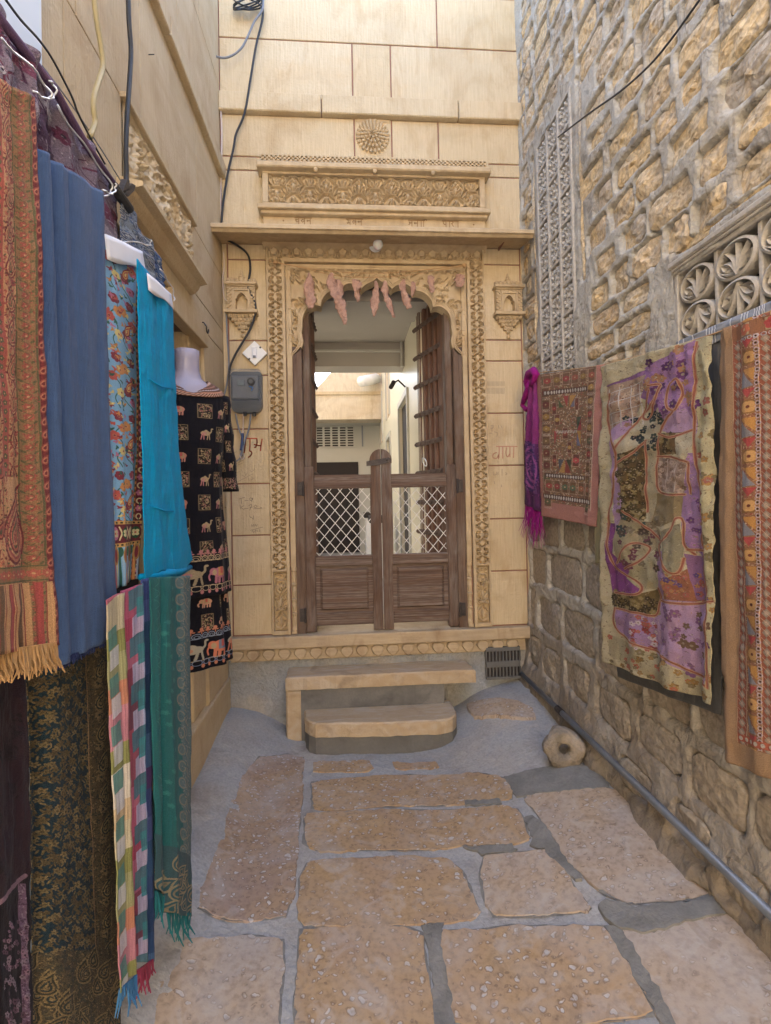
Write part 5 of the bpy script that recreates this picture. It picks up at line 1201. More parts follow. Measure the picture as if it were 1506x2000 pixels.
cable([(468,888),(472,897),(477,893),(475,885)], .003, mat['pinkcable'], 'small pink loop of bare wire below the taped joint', D-.056)
ck = []
for t in np.linspace(0, 18, 60): ck.append((483+27*math.cos(t*1.35+.3*math.sin(t)), 6+13*math.sin(t*1.1)))
cable(ck, .005, mat['black'], 'tangled coil of black wire hanging at the top of the facade', lambda p: D-.06-.02*math.sin(p[0]*.3), name='wire_coil', cat='wire')
cable([(250,-30),(252,40),(256,100),(253,160),(249,220),(246,290),(247,345),(243,368)], .0085, mat['black'], 'flat black cable hanging straight down the left wall', plane=-.775)
cable([(181,-30),(189,40),(198,95),(201,130),(193,158),(184,190),(183,215),(186,240),(175,268)], .0085, mat['beigecable'], 'beige cable hanging in a wavy line on the left wall', plane=-.755)
cable([(8,-5),(40,38),(78,80),(105,120),(140,188),(152,220),(176,268),(205,320)], .0032, mat['black'], 'thin black wire running along the top of the hanging quilts', plane=-.74, name='wire', cat='wire')
cable([(82,128),(140,205),(200,295),(243,365)], .0022, mat['greycable'], 'thin grey washing wire stretched above the black wire', plane=-.765, name='wire', cat='wire')
cable([(1380,-20),(1352,20),(1310,78),(1268,128),(1212,178),(1150,222),(1090,268)], .0045, mat['black'], 'black wire sagging across the rubble wall to the tall pierced window', plane=1.20, name='wire', cat='wire')
def joinline(p, r=.0016): return cable(p, r, mat['joint'], '', plane=-.8185)

def hook(b):
    y, z = side(398, 634, XL+.02); b.tube([(XL-.01, y, z+.015), (XL+.02, y, z+.012), (XL+.035, y, z-.01)]+[(XL+.035, y+.022-.022*math.cos(t), z-.018-.022*math.sin(t)) for t in np.linspace(0, 3.4, 9)], .0042, 7)
tag(one(hook, 'wall_hook', mat['iron'], None, smooth=True), 'bent iron hook in the left wall above the mannequin', 'hook')
tag(one(lambda b: (lambda q_: b.tube([(XL-.01, q_[0], q_[1]), (XL+.025, q_[0], q_[1]+.003)], .002, 6))(side(290, 107, XL)), 'wall_nail', mat['iron'], None), 'small nail sticking out high on the left wall', 'nail')

# ================================================================== dry leaf garland
gar = empty('leaf_garland', (.23, D-.06, 2.95), 'string of dried brown mango leaves tied across the carved door arch', 'garland')
ya = lambda px: D-.05
def strp(pts, r=.0028): 
    P_ = cat_rom([(fac(a, c, D-.05)[0], D-.05, fac(a, c, D-.05)[1]) for a, c in pts], 6); return one(lambda b: b.tube(P_, r, 5), 'string', mat['rope'], gar)
strp([(538,512),(580,520),(640,529),(700,533),(760,533),(830,527),(905,518)]); strp([(538,513),(590,523),(655,538),(720,542),(790,538),(850,529),(908,519)]); strp([(540,512),(533,530),(527,555),(524,566)], .003); strp([(908,518),(922,530),(930,545)], .002)
one(lambda b: [b.lathe([(.001,-.016),(.014,-.008),(.016,.004),(.008,.014),(.001,.018)], (fac(a, c, D-.05)[0], D-.05, fac(a, c, D-.05)[1]), n=8) for a, c in ((538,513),)], 'knot', mat['rope'], gar)
one(lambda b: [b.lathe([(.001,-.016),(.012,-.008),(.014,.004),(.008,.014),(.001,.018)], (fac(a, c, D-.05)[0], D-.05, fac(a, c, D-.05)[1]), n=8) for a, c in ((907,519),)], 'knot', mat['rope'], gar)
def leaf(pxs, ws, seed):
    rl = random.Random(seed); mid = cat_rom(pxs, 4); n = len(mid); W_ = np.interp(np.linspace(0, 1, n), np.linspace(0, 1, len(ws)), ws)/282.*1.1; rows = []
    ph_ = rl.uniform(0, 6); yc = D-.055-rl.uniform(0, .03)
    for i, (a, c) in enumerate(mid):
        x, z = fac(a, c, yc); a0 = mid[max(0, i-1)]; a1 = mid[min(n-1, i+1)]; dx, dz = a1[0]-a0[0], -(a1[1]-a0[1]); ln = math.hypot(dx, dz)+1e-6; nx, nz_ = dz/ln, -dx/ln
        tw = .6*math.sin(i*.22+ph_); r = []
        for j, u in enumerate(np.linspace(-1, 1, 7)):
            w = W_[i]*(1+.30*rl.uniform(-1, .6)*(abs(u) > .9)); cup = .25*abs(u)*W_[i]+.009*math.sin(i*.8+j*.5)*abs(u)
            r.append((x-nx*u*w*math.cos(tw*.5), yc+cup+u*w*math.sin(tw)*.8, z-nz_*u*w+.002*math.sin(i*2+j)))
        rows.append(r)
    gridmesh('leaf', rows, mat['leaf'], gar, solid=.0006, smooth=False)
leaf([(603,532),(604,550),(605,570),(606,590),(607,602)], [1,9,10,9,5], 1)
leaf([(648,532),(646,545),(652,560),(657,575),(664,590),(668,605),(672,620),(674,634)], [2,8,11,9,10,9,6,3], 2); leaf([(660,545),(664,560),(664,575),(661,588)], [3,6,6,2], 3)
leaf([(694,545),(697,562),(698,578),(700,590)], [8,7,5,1.5], 4)
leaf([(733,548),(735,565),(733,585),(732,602),(730,618)], [1.5,6,8.5,7,1.5], 5)
leaf([(752,548),(751,562),(755,580),(763,600),(770,620)], [2,7,5,6,3], 6)
leaf([(790,545),(786,558),(789,572),(795,588),(800,602)], [2,7,5,8,5], 7)
leaf([(808,550),(807,565),(805,580)], [5,5,1.5], 8); leaf([(843,538),(842,552),(845,566),(842,572)], [7,6,5,2], 9)
leaf([(900,535),(899,545),(900,554),(902,560)], [8,10,8,2], 10); leaf([(706,552),(700,560),(696,568)], [3,4,1], 12)

# ================================================================== textiles
def interp_poly(pts, v):
    p = np.array(pts, float); t = (p[:, 1]-p[0, 1])/(p[-1, 1]-p[0, 1]); return np.stack([np.interp(v, t, p[:, 0]), np.interp(v, t, p[:, 1])], -1)
def cloth(name, L, R, x, m, nu=50, nv=140, folds=(), wr=.004, seed=0, sag=0, hem=0, parent=None, solid=.0025, xr_=None, label=None, cat=None, group=None, top=None, bot=None):
    v = np.linspace(0, 1, nv); u = np.linspace(0, 1, nu); Lp, Rp = interp_poly(L, v), interp_poly(R, v); V = np.zeros((nv, nu, 3)); UV = np.zeros((nv, nu, 2))
    sgn = 1 if x < 0 else -1
    for i in range(nv):
        for j in range(nu):
            px = Lp[i, 0]*(1-u[j])+Rp[i, 0]*u[j]; py = Lp[i, 1]*(1-u[j])+Rp[i, 1]*u[j]
            if top: py += np.interp(u[j], [t[0] for t in top], [t[1] for t in top])*(1-v[i])**3
            if bot: py += np.interp(u[j], [t[0] for t in bot], [t[1] for t in bot])*v[i]**6
            xx = x+((xr_-x)*u[j] if xr_ is not None else 0); a, c = side(px, py, xx); V[i, j] = (xx, a, c); UV[i, j] = (u[j], 1-v[i])
    Uu, Vv = np.meshgrid(u, v); dx = np.zeros_like(Uu)
    for (u0, w, amp, g0, g1) in folds:
        dx += amp*np.exp(-((Uu-u0-.02*np.sin(Vv*4+u0*9))/w)**2)*(g0+(g1-g0)*Vv)
    dx += (vnoise(Uu*2.2, Vv*1.0, 3, seed, 3)-.5)*wr*2.4+(vnoise(Uu, Vv*2.4, 9, seed+5, 3)-.5)*wr*1.4
    V[..., 0] += sgn*dx
    return gridmesh(name, V, m, parent, uv=UV, solid=solid, **({k: w for k, w in (('label', label), ('cat', cat), ('group', group)) if w}))
def thing_cloth(name, label, cat, x, L, R, m, group=None, **k):
    px, py = R[-1]; a, c = side(px, py, x); e = empty(name, (x, a, c), label, cat, group)
    cloth('cloth', L, R, x, m, parent=e, **k); return e
def fringe(par, P0, P1, ln, m, n, x, seed=0, r=.0016, var=.35, grp=3, xr_=None):
    rf = random.Random(seed)
    def f(b):
        for i in range(n):
            t = (i+.5)/n+rf.uniform(-.3, .3)/n; px = P0[0]*(1-t)+P1[0]*t; py = P0[1]*(1-t)+P1[1]*t; xx = x if xr_ is None else x+(xr_-x)*t
            a, c = side(px, py, xx); l = ln*rf.uniform(1-var, 1+var)/980*abs(a)*1.; dx, dy_ = rf.uniform(-.3, .3)*l, rf.uniform(-.3, .3)*l
            b.tube([(xx, a, c+.004), (xx+dx*.3+rf.uniform(-.003, .003), a+dy_*.4, c-l*.5), (xx+dx, a+dy_, c-l)], [r, r*1.15, r*.5], 4)
    return one(f, 'fringe', m, par, kind='stuff')
sides = (1, -1)
G_L = 'shawls hanging on the left wall'; G_R = 'embroidered textiles hanging on the right wall'
# 1 ---- orange paisley shawl
k = 1.4; c1_ = Cv(200, 1160, 'CF9560', k); rg = random.Random(1)
RED, DRD, GRN, TAN, ORG = 'A8483A', '7E2C2C', '6E6844', 'D9A468', 'C7693F'
c1_.rect(188, 0, 200, 1160, '7C2626'); c1_.rect(150, 0, 188, 1160, '9C7148'); c1_.rect(150, 0, 153, 1160, GRN); c1_.rect(183, 0, 187, 1160, GRN); c1_.rect(90, 0, 112, 1005, 'B5513C')
for y in range(0, 1160, 27): c1_.paisley(194, y+10, 24, [RED, 'C9794F', DRD], .2)
for y in range(0, 1160, 21):
    c1_.flower(168, y+8, 7.5, 6, 'A9503C', 'C99A68', y*.7); c1_.ell(158, y+17, 5, 2, GRN, .7); c1_.ell(178, y+18, 5, 2, GRN, -.7); c1_.curve([(158, y-3),(172, y+5),(160, y+18)], 1.3, GRN)
for y in range(0, 1005, 18): c1_.flower(101, y+9, 6, 5, GRN, 'D9A468', y)
for y0 in range(20, 960, 70):
    c1_.paisley(131, y0, 60, [DRD, TAN, RED, 'D59A5F', GRN, ORG], -.1, 1, .82)
    for t in range(11): a = t/10*5+.8; c1_.ell(131+19*math.cos(a), y0+6+27*math.sin(a), 3.6, 2.2, RED, a)
    c1_.flower(143, y0+37, 7, 5, RED, GRN, y0); c1_.flower(121, y0+40, 5, 5, ORG, RED, 1)
c1_.speck(150, 0, 187, 1160, 700, 2.4, [GRN, 'B5794C', RED, '8A6A44'], rg); c1_.speck(114, 0, 149, 1000, 700, 3., [RED, DRD, GRN, ORG], rg); c1_.speck(0, 0, 90, 1000, 2200, 3.4, [RED, DRD, GRN, ORG], rg)
for y in range(10, 1000, 60):
    for x in (20, 60): c1_.paisley(x+(y//60 % 2)*16, y, 46, [DRD, ORG, RED, GRN], .3, 1 if y % 120 else -1)
c1_.rect(0, 1006, 149, 1185, 'CF9560'); c1_.rect(86, 1003, 112, 1007, DRD)
c1_.speck(95, 800, 149, 980, 300, 3., [RED, DRD, GRN, ORG], rg)
c1_.rect(92, 806, 149, 985, 'D19A63'); c1_.paisley(122, 900, 170, [DRD, 'C9794F', RED, 'D19A63', DRD, ORG, GRN, 'C9794F', RED], .0, 1, .60)
c1_.speck(92, 806, 104, 985, 60, 3, [RED, DRD, GRN], rg); c1_.speck(140, 830, 150, 985, 50, 3, [RED, DRD, GRN], rg); c1_.speck(106, 850, 134, 965, 120, 2.2, [ORG, TAN, GRN, DRD], rg)
c1_.rect(0, 988, 188, 1022, '9C7148'); c1_.rect(0, 988, 188, 991, GRN); c1_.rect(0, 1018, 188, 1021, GRN)
for x in range(6, 188, 18): c1_.flower(x, 1005, 9, 6, 'BC5A3E', 'D9A468', x)
for i, x in enumerate(range(-4, 188, 17)):
    c1_.rect(x, 1024, x+12, 1160, ['7A5B3F', 'D39C5E', 'B03E35', 'D39C5E'][i % 4]); c1_.rect(x-1, 1024, x+1, 1160, '93402F')
c1_.grain(.10, 2, .03)
s1 = thing_cloth('paisley_shawl', 'orange and tan paisley shawl with striped end and straw fringe, nearest on the left', 'shawl', -.585, [(-95,105),(-92,700),(-88,1290)], [(66,190),(86,700),(112,1260)], cloth_mat('paisley_print', c1_, weave=.0005), G_L, folds=((.3,.2,.02,.5,1),(.75,.12,-.012,.5,1)), wr=.006, seed=3, nv=160)
fringe(s1, (-90,1288), (112,1258), 42, cloth_mat('straw_fringe', None, (.42,.25,.11)), 190, -.584, 4, .0022)
# 2 ---- blue shawl
m2 = cloth_mat('slate_blue_wool', None, (.055,.10,.215), weave=.0008, sheen=.08)
s2 = thing_cloth('blue_shawl', 'plain slate blue shawl hanging in long folds beside the paisley one', 'shawl', -.615, [(56,283),(84,800),(104,1304)], [(200,375),(214,800),(230,1237)], m2, G_L, folds=((.14,.08,.016,1,.8),(.30,.035,-.009,1,.3),(.42,.04,.009,1,.5),(.55,.03,-.004,1,.2),(.68,.12,.012,.6,1),(.86,.06,-.006,.7,1),(.95,.04,.005,.8,1)), wr=.003, seed=7, nu=90)
fringe(s2, (104,1302), (230,1236), 9, cloth_mat('navy_hem', None, (.02,.03,.09)), 160, -.615, 5, .0022, .6)
# 3 ---- light blue floral scarf
c3 = Cv(92, 690, '79B7E2', 2.2); rg = random.Random(5)
cols = ['8E2238', 'D98A2B', '2E6A5A', 'E7D27A', 'C74A3A', 'C86E96']
for y0 in range(-20, 560, 118):
    c3.curve([(66,y0),(60,y0+18),(44,y0+30),(58,y0+48),(70,y0+60),(52,y0+76),(40,y0+92),(56,y0+108),(64,y0+118)], 1.8, '2E6A5A')
    c3.curve([(20,y0+10),(30,y0+30),(16,y0+52),(28,y0+74),(18,y0+100),(26,y0+118)], 1.8, '2E6A5A')
    for x, y, r, cc in ((58,y0+12,9,0),(42,y0+32,10,1),(64,y0+50,10,4),(48,y0+78,9,0),(60,y0+96,8,5),(22,y0+18,9,0),(30,y0+40,9,1),(14,y0+58,9,4),(30,y0+86,9,3)):
        c3.flower(x, y, r, 6, cols[cc], 'E7D27A', y, .5); c3.ell(x, y, 2, 2, '8E2238')
    for k in range(46):
        x, y = rg.uniform(4, 72), rg.uniform(y0, y0+118); a = rg.uniform(0, 3.14); cc = cols[rg.randrange(6)]; c3.ell(x, y, rg.uniform(3, 6), 1.7, cc, a); c3.ell(x+3*math.cos(a+1), y+3*math.sin(a+1), 3.5, 1.4, cc, a+1)
    c3.paisley(52, y0+62, 34, ['8E2238', 'E7B04A', 'C74A3A', 'E7D27A'], .2, 1, .5)
c3.rect(74, 0, 92, 690, 'D98A2B'); c3.rect(77, 0, 92, 690, '70182C')
for y in range(0, 690, 12): c3.rect(74.6, y, 76.6, y+6, '3E4A2A')
for y in range(0, 690, 34): c3.ell(84, y+6, 6, 7, 'E5D8A0'); c3.ell(84, y+6, 3.5, 4.5, '70182C'); c3.flower(84, y+22, 6.5, 6, 'C86E96', 'E7D27A'); c3.line(84, y+10, 84, y+17, 2, '2E6A5A')
c3.rect(0, 560, 92, 612, '70182C'); c3.rect(0, 560, 92, 567, 'D9A84C'); c3.rect(0, 604, 92, 612, 'D9A84C')
for x in range(2, 92, 9): c3.rect(x, 562, x+4, 565.5, '3E3A2A'); c3.rect(x, 606, x+4, 609.5, '3E3A2A')
for i, x in enumerate(range(8, 92, 24)): c3.ell(x, 585, 9, 13, ['C86E96', '1F5A3A', 'E5D8A0', '1F5A3A'][i % 4]); c3.flower(x, 585, 8, 4, 'E5D8A0', 'C74A3A', .78); c3.curve([(x+10,572),(x+14,585),(x+10,598)], 2.4, 'E5D8A0')
for i, x in enumerate(range(-2, 92, 8)): c3.rect(x, 612, x+5.5, 690, ['C74A3A', 'E5D8A0', '2E6A5A', '9CC9E8', 'D98A2B', 'B8C4D8'][i % 6])
for x in range(6, 92, 26): c3.ell(x, 628, 8, 18, 'B7873A'); c3.ell(x, 628, 4, 13, '8E2238'); c3.ell(x+13, 622, 5, 10, '2E6A5A')
c3.grain(.05, 3)
s3 = thing_cloth('floral_scarf', 'light blue scarf with autumn coloured flowers and maroon border', 'scarf', -.635, [(188,447),(213,900),(226,1150)], [(285,530),(288,880),(268,1130)], cloth_mat('floral_print', c3, rough=.6, weave=.0003), G_L, folds=((.3,.12,.008,1,1),(.8,.1,-.01,.5,1.2)), wr=.003, seed=9)
# 4 ---- cyan shawl, folded up at the bottom
m4 = cloth_mat('cyan_wool', None, (.0,.27,.53), weave=.0008, sheen=.03)
s4 = thing_cloth('cyan_shawl', 'bright cyan shawl hanging with its folded end above the teal shawl', 'shawl', -.60, [(266,505),(280,900),(281,1136)], [(338,600),(341,720),(347,860),(357,960),(366,1050),(374,1100)], m4, G_L, folds=((.3,.15,.012,.5,1),(.7,.2,.012,.3,1)), wr=.004, seed=12, bot=((0,0),(.3,-10),(.8,8),(1,-6)))
one(lambda b: b.tube([(-.612, *side(276,1127,-.61)), (-.598, *side(310,1124,-.6)), (-.598, *side(345,1118,-.6)), (-.61, *side(371,1108,-.61))], [.010,.017,.018,.010], 10), 'rolled_hem', m4, s4, smooth=True)
for (a, c) in (((289,700+40),(341,760)), ((286,985),(356,1000))):
    one(lambda b: b.tube([(-.592, *side(a[0]+2, a[1]-(a[1]-c[1])*0, -.592)), (-.588, *side((a[0]+c[0])/2, (a[1]+c[1])/2+5, -.588)), (-.592, *side(c[0]-2, c[1], -.592))], [.001,.0035,.001], 6), 'crease', m4, s4, smooth=True)
def paper(par, P_, x):
    rows = []
    for v in np.linspace(0, 1, 6):
        r = []
        for u in np.linspace(0, 1, 10):
            px = (P_[0][0]*(1-u)+P_[1][0]*u)*(1-v)+(P_[3][0]*(1-u)+P_[2][0]*u)*v; py = (P_[0][1]*(1-u)+P_[1][1]*u)*(1-v)+(P_[3][1]*(1-u)+P_[2][1]*u)*v+(3*math.sin(u*7) if v == 1 else 0)
            a, c = side(px, py, x); r.append((x+.003*math.sin(u*5)+.003*v, a, c))
        rows.append(r)
    gridmesh('paper_header', rows, mat['paper'], par, solid=.0006)
paper(s3, [(204,456),(280,491),(285,531),(207,506)], -.626); paper(s4, [(287,533),(336,574),(339,602),(288,566)], -.592)
# 5 ---- quilts hung along the wall behind
c5 = Cv(300, 560, '8C7A8C', 1.3); rg = random.Random(8)
PV = ['A08FA0', '6A4A68', '857389', 'B3A4B0', '5C3A58', '7D2F55', 'C4B6BE']
for i in range(60): x, y = rg.uniform(0, 300), rg.uniform(0, 560); w, h = rg.uniform(20, 60), rg.uniform(20, 70); c5.rect(x, y, x+w, y+h, PV[rg.randrange(7)], al=.8)
for i in range(170):
    x, y = rg.uniform(0, 300), rg.uniform(0, 560); c5.curve([(x, y),(x+rg.uniform(-22, 22), y+22),(x+rg.uniform(-22, 22), y+44)], rg.uniform(1.5, 3), ['CBC0CC', '55304E', '6D2444', 'B7A7B8'][rg.randrange(4)])
for i in range(60): c5.flower(rg.uniform(0, 300), rg.uniform(0, 560), rg.uniform(6, 13), 7, ['D0C4CE', '6A2B4C', '4C3A50'][rg.randrange(3)], '3B2A3A', i)
c5.speck(0, 0, 300, 560, 1500, 2., PV+['D8CCD6'], rg); c5.grain(.14, 5)
s5 = thing_cloth('purple_quilt', 'embroidered mauve patchwork quilt draped along the left wall behind the shawls', 'quilt', -.735, [(-70,-78),(-60,300),(-50,620)], [(231,362),(233,600),(235,900)], cloth_mat('mauve_patchwork', c5, weave=.003), None, folds=((.2,.06,.02,1,1),(.42,.04,.025,1,1),(.6,.05,-.02,1,1),(.8,.03,.02,1,1)), wr=.014, seed=14, nu=110, nv=70)
one(lambda b: b.tube([(-.722, *side(px, py, -.722)) for px, py in ((-60,-52),(0,38),(105,172),(165,278),(230,372))], [.011]*5, 8), 'fuzzy_edge', cloth_mat('purple_edge', None, (.16,.09,.18), weave=.004), s5, smooth=True)
c6 = Cv(90, 300, '8795A8', 2.); rg = random.Random(9)
for i in range(40): x, y = rg.uniform(0, 90), rg.uniform(0, 300); c6.paisley(x, y, rg.uniform(24, 44), ['5C6A84', 'A9B2BE', '4A5A80', 'B8BCC2', '6C7890'], rg.uniform(0, 6))
c6.speck(0, 0, 90, 300, 600, 2, ['3A5FA0', 'C0C6CE', '4A5570'], rg); c6.rect(70, 0, 90, 300, '2F62B0', al=.6); c6.speck(68, 0, 90, 300, 160, 3, ['2F62B0', 'D0D8E8', '1E3E80'], rg); c6.grain(.12, 4)
s6 = thing_cloth('silver_blue_cloth', 'worn silver and blue paisley cloth hanging behind the mannequin side of the row', 'cloth', -.72, [(234,372),(238,480),(240,640)], [(316,515),(322,560),(318,680)], cloth_mat('silver_paisley', c6, weave=.001), None, folds=((.3,.06,.012,1,1),(.7,.05,.012,1,1)), wr=.012, seed=17)
# hanging wires, rail and clip
def wirehook(pxs, x, label):
    e = empty('wire_hook', (x, *side(pxs[0][0], pxs[0][1], x)), label, 'hook'); one(lambda b: b.tube([(x+.004*math.sin(i*1.3), *side(a, c, x)) for i, (a, c) in enumerate(cat_rom(pxs, 4))], .0024, 6), 'bent_wire', mat['steel'], e, smooth=True)
wirehook([(64,178),(85,190),(97,193),(96,176),(60,130),(0,74)], -.66, 'bent steel wire holding the orange paisley shawl')
wirehook([(97,193),(108,186),(106,166),(95,158)], -.70, 'curled steel wire loop above the paisley shawl')
wirehook([(200,371),(215,378),(218,376),(212,350),(160,278),(110,205)], -.67, 'thin steel wire stretched to the top of the blue shawl')
wirehook([(200,384),(219,378),(226,368),(225,358)], -.69, 'small steel wire loop beside the black clip')
wirehook([(240,473),(262,472),(285,478),(294,478),(294,468)], -.70, 'brown wire arm above the floral scarf')
wirehook([(312,525),(330,550),(340,575),(339,588)], -.68, 'steel wire arm above the cyan shawl')
cl = empty('black_clip', (-.74, *side(245,385,-.74)), 'black plastic rod clip with two eared tabs below the hanging cable', 'clip')
one(lambda b: b.tube([(-.715, *side(222,364,-.715)), (-.715, *side(252,408,-.715))], .0165, 14), 'rod', mat['black'], cl, smooth=False)
for q_ in ([(237,372),(246,350),(250,352),(250,372)], [(240,378),(255,358),(262,362),(260,372),(248,384)]):
    one(lambda b: b.prism([side(a, c, -.72) for a, c in q_], -.735, -.715, P=lambda a, c, d: (d, a, c)), 'tab', mat['iron'], cl)
# 6 ---- lower row
c8 = Cv(160, 800, '33202A', 1.4); rg = random.Random(12)
for i in range(24): x, y = rg.uniform(10, 150), rg.uniform(40, 520); c8.speck(x-10, y-14, x+10, y+14, 16, 5, ['22161E', '29202A'], rg)
c8.poly([(0,560),(150,455),(160,455),(160,800),(0,800)], '221820'); c8.line(0, 565, 150, 455, 9, '8C6A7C'); c8.rect(136, 470, 152, 800, '80607A')
for i in range(120): x, y = rg.uniform(80, 150), rg.uniform(500, 790); c8.flower(x, y, rg.uniform(3, 7), 5, ['9A8290', 'A2788C', '6A4458'][i % 3], '33202A', i) if y > 620-x*.7 else None
c8.speck(138, 470, 152, 800, 160, 2.6, ['A890A0', '5A3A50'], rg); c8.grain(.1, 3)
s8 = thing_cloth('maroon_shawl', 'dark maroon shawl with pinkish patterned corner at the lower left edge', 'shawl', -.64, [(-95,1240),(-95,1700),(-95,2060)], [(44,1250),(58,1700),(66,2060)], cloth_mat('maroon_print', c8), G_L, folds=((.5,.2,.02,1,1),), wr=.006, seed=20)
c9 = Cv(170, 840, '1C3440', 1.6); rg = random.Random(13)
GL = ['75653F', '655534', '806D45', '5A4C32']
for y in range(0, 860, 17):
    for x in range(0, 118, 14): 
        X_, Y_ = x+rg.uniform(-5, 5), y+rg.uniform(-6, 6); c9.flower(X_, Y_, rg.uniform(5, 8), 5, GL[rg.randrange(4)], '54482E', rg.uniform(0, 6), .34); c9.ell(X_+6, Y_+8, 5, 1.7, GL[rg.randrange(4)], rg.uniform(.5, 2.5)); c9.ell(X_-6, Y_+6, 5, 1.5, GL[rg.randrange(4)], rg.uniform(.5, 2.5))
c9.rect(116, 0, 170, 840, '5A4E38'); c9.rect(116, 0, 118, 840, '9A7A50')
for y in range(0, 860, 62): c9.paisley(146, y+20, 50, ['8A7448', '2A3838', '99834F', '3A3C30', '8A7448'], .15, 1, .7); c9.flower(140, y+52, 9, 7, '86704A', '2A3838', y)
c9.speck(119, 0, 170, 840, 1300, 2.4, ['8A7448', '3A3A2E', '2A3838'], rg)
c9.rect(0, 640, 170, 840, '554A36', al=.75)
for i in range(40): c9.paisley(rg.uniform(0, 170), rg.uniform(650, 830), rg.uniform(30, 60), ['8A7448', '3A3A2E', '77623C', '2A3838', '8A7448'], rg.uniform(-.5, .5))
c9.speck(0, 640, 170, 840, 800, 2.2, ['8A7448', '3A3A2E'], rg); c9.grain(.2, 6)
s9 = thing_cloth('brocade_shawl', 'dark gold and green brocade shawl with paisley border reaching near the ground', 'shawl', -.655, [(58,1256),(66,1600),(82,2050)], [(211,1216),(222,1580),(237,2050)], cloth_mat('brocade_weave', c9, weave=.0008), G_L, folds=((.06,.09,-.02,1,1),(.4,.3,.008,1,1),(.8,.1,.006,1,1)), wr=.004, seed=22, nu=80)
c10 = Cv(92, 790, 'B8566C', 2.); rg = random.Random(14)
ca_ = ['C9BE9E', '8E9050', 'A0A070', 'BE7858', 'BE788A', '8E9050', 'D8CFC0', 'C9B08A']; cb_ = ['B94A72', '8E3350', 'A24660', 'AE2C58', '7A3A52', 'C06080', 'B85C80', 'A83A5A']; cc_ = ['3A4E94', '1F4E86', '2A5A8E', '5A3A7E', '1D4478', '4A5FA8', '3C6AA0', '30508C']
y = -10; i = 0
while y < 790:
    h = [70, 44, 58, 50, 74, 46][i % 6]; sl_ = lambda x0, x1, c, dy_=0: c10.poly([(x0, y+dy_-x0*.30), (x1, y+dy_-x1*.30), (x1, y+h+dy_-x1*.30+26), (x0, y+h+dy_-x0*.30+26)], c)
    sl_(0, 32, ca_[i % 8], 20); sl_(32, 66, cb_[(i*3) % 8], 14); sl_(66, 92, cc_[(i*5) % 8], 10); y += h; i += 1
for i, y in enumerate(range(0, 790, 96)):
    for x0, x1, c, dy_ in ((2,22,'528E88',66),(4,24,'D9DCE6',108),(46,70,'3A7C8E',20),(50,76,'B8BCE0',76),(60,84,'2A8A96',44)): c10.poly([(x0, y+dy_-x0*.3),(x1, y+dy_-x1*.3),(x1, y+dy_+40-x1*.3),(x0, y+dy_+40-x0*.3)], c, .85)
c10.grain(.04, 7, .07)
s10 = thing_cloth('checked_shawl', 'pink, blue, green and white block checked shawl with red fringe', 'shawl', -.575, [(205,1172),(222,1560),(232,1940)], [(295,1128),(297,1500),(299,1878)], cloth_mat('block_check', c10), G_L, folds=((.34,.03,.014,.8,1),(.42,.04,-.012,.5,1),(.72,.05,.014,1,.8),(.9,.05,-.012,1,1)), wr=.004, seed=24, bot=((0,0),(.38,-16),(.42,-34),(1,0)))
fringe(s10, (233,1936), (268,1905), 40, cloth_mat('blue_fringe', None, (.05,.17,.36)), 12, -.573, 8, .0028, .4); fringe(s10, (268,1898), (299,1876), 42, cloth_mat('crimson_fringe', None, (.26,.04,.08)), 16, -.573, 9, .0028, .4)
c11 = Cv(92, 680, '0F6E72', 2.); rg = random.Random(15)
for y in range(0, 700, 24):
    c11.curve([(12+6*math.sin(y),y),(18,y+10),(10,y+20)], 1.2, '2E8C8A'); c11.flower(40+10*math.sin(y*.3), y, 5, 5, '248482', '2E8C8A', y)
c11.rect(68, 0, 92, 600, '5E7A80')
for y in range(0, 620, 34): c11.ell(68, y+14, 8, 13, '5E7A80'); c11.ell(68, y+14, 6, 10, '8E8C7E', w=1.6); c11.curve([(74,y),(82,y+10),(76,y+22),(86,y+30)], 1.6, '9A927E')
c11.speck(66, 0, 92, 620, 500, 2, ['8A9294', '3E6A76'], rg); c11.rect(0, 560, 92, 680, '3A5A66', al=.85)
for i in range(16): c11.paisley(rg.uniform(0, 92), rg.uniform(580, 670), rg.uniform(24, 44), ['9A8E70', '2A5A66', '8A7E66', '1E5A66'], rg.uniform(-.6, .6))
c11.grain(.06, 8)
s11 = thing_cloth('teal_shawl', 'teal shawl with muted paisley edge and knotted tassels below the cyan one', 'shawl', -.565, [(291,1128),(294,1400),(302,1735)], [(370,1124),(372,1450),(374,1790)], cloth_mat('teal_paisley', c11), G_L, folds=((.12,.1,.012,.6,1),(.27,.035,-.03,.2,1.3),(.45,.12,.022,.5,1),(.8,.1,.008,1,1)), wr=.004, seed=26, bot=((0,0),(.25,6),(.3,30),(.6,20),(1,0)))
tf = cloth_mat('teal_tassel', None, (.02,.15,.17)); fringe(s11, (303,1742), (322,1752), 44, tf, 9, -.563, 10, .003, .25); fringe(s11, (325,1785), (374,1786), 50, tf, 15, -.563, 11, .003, .35)

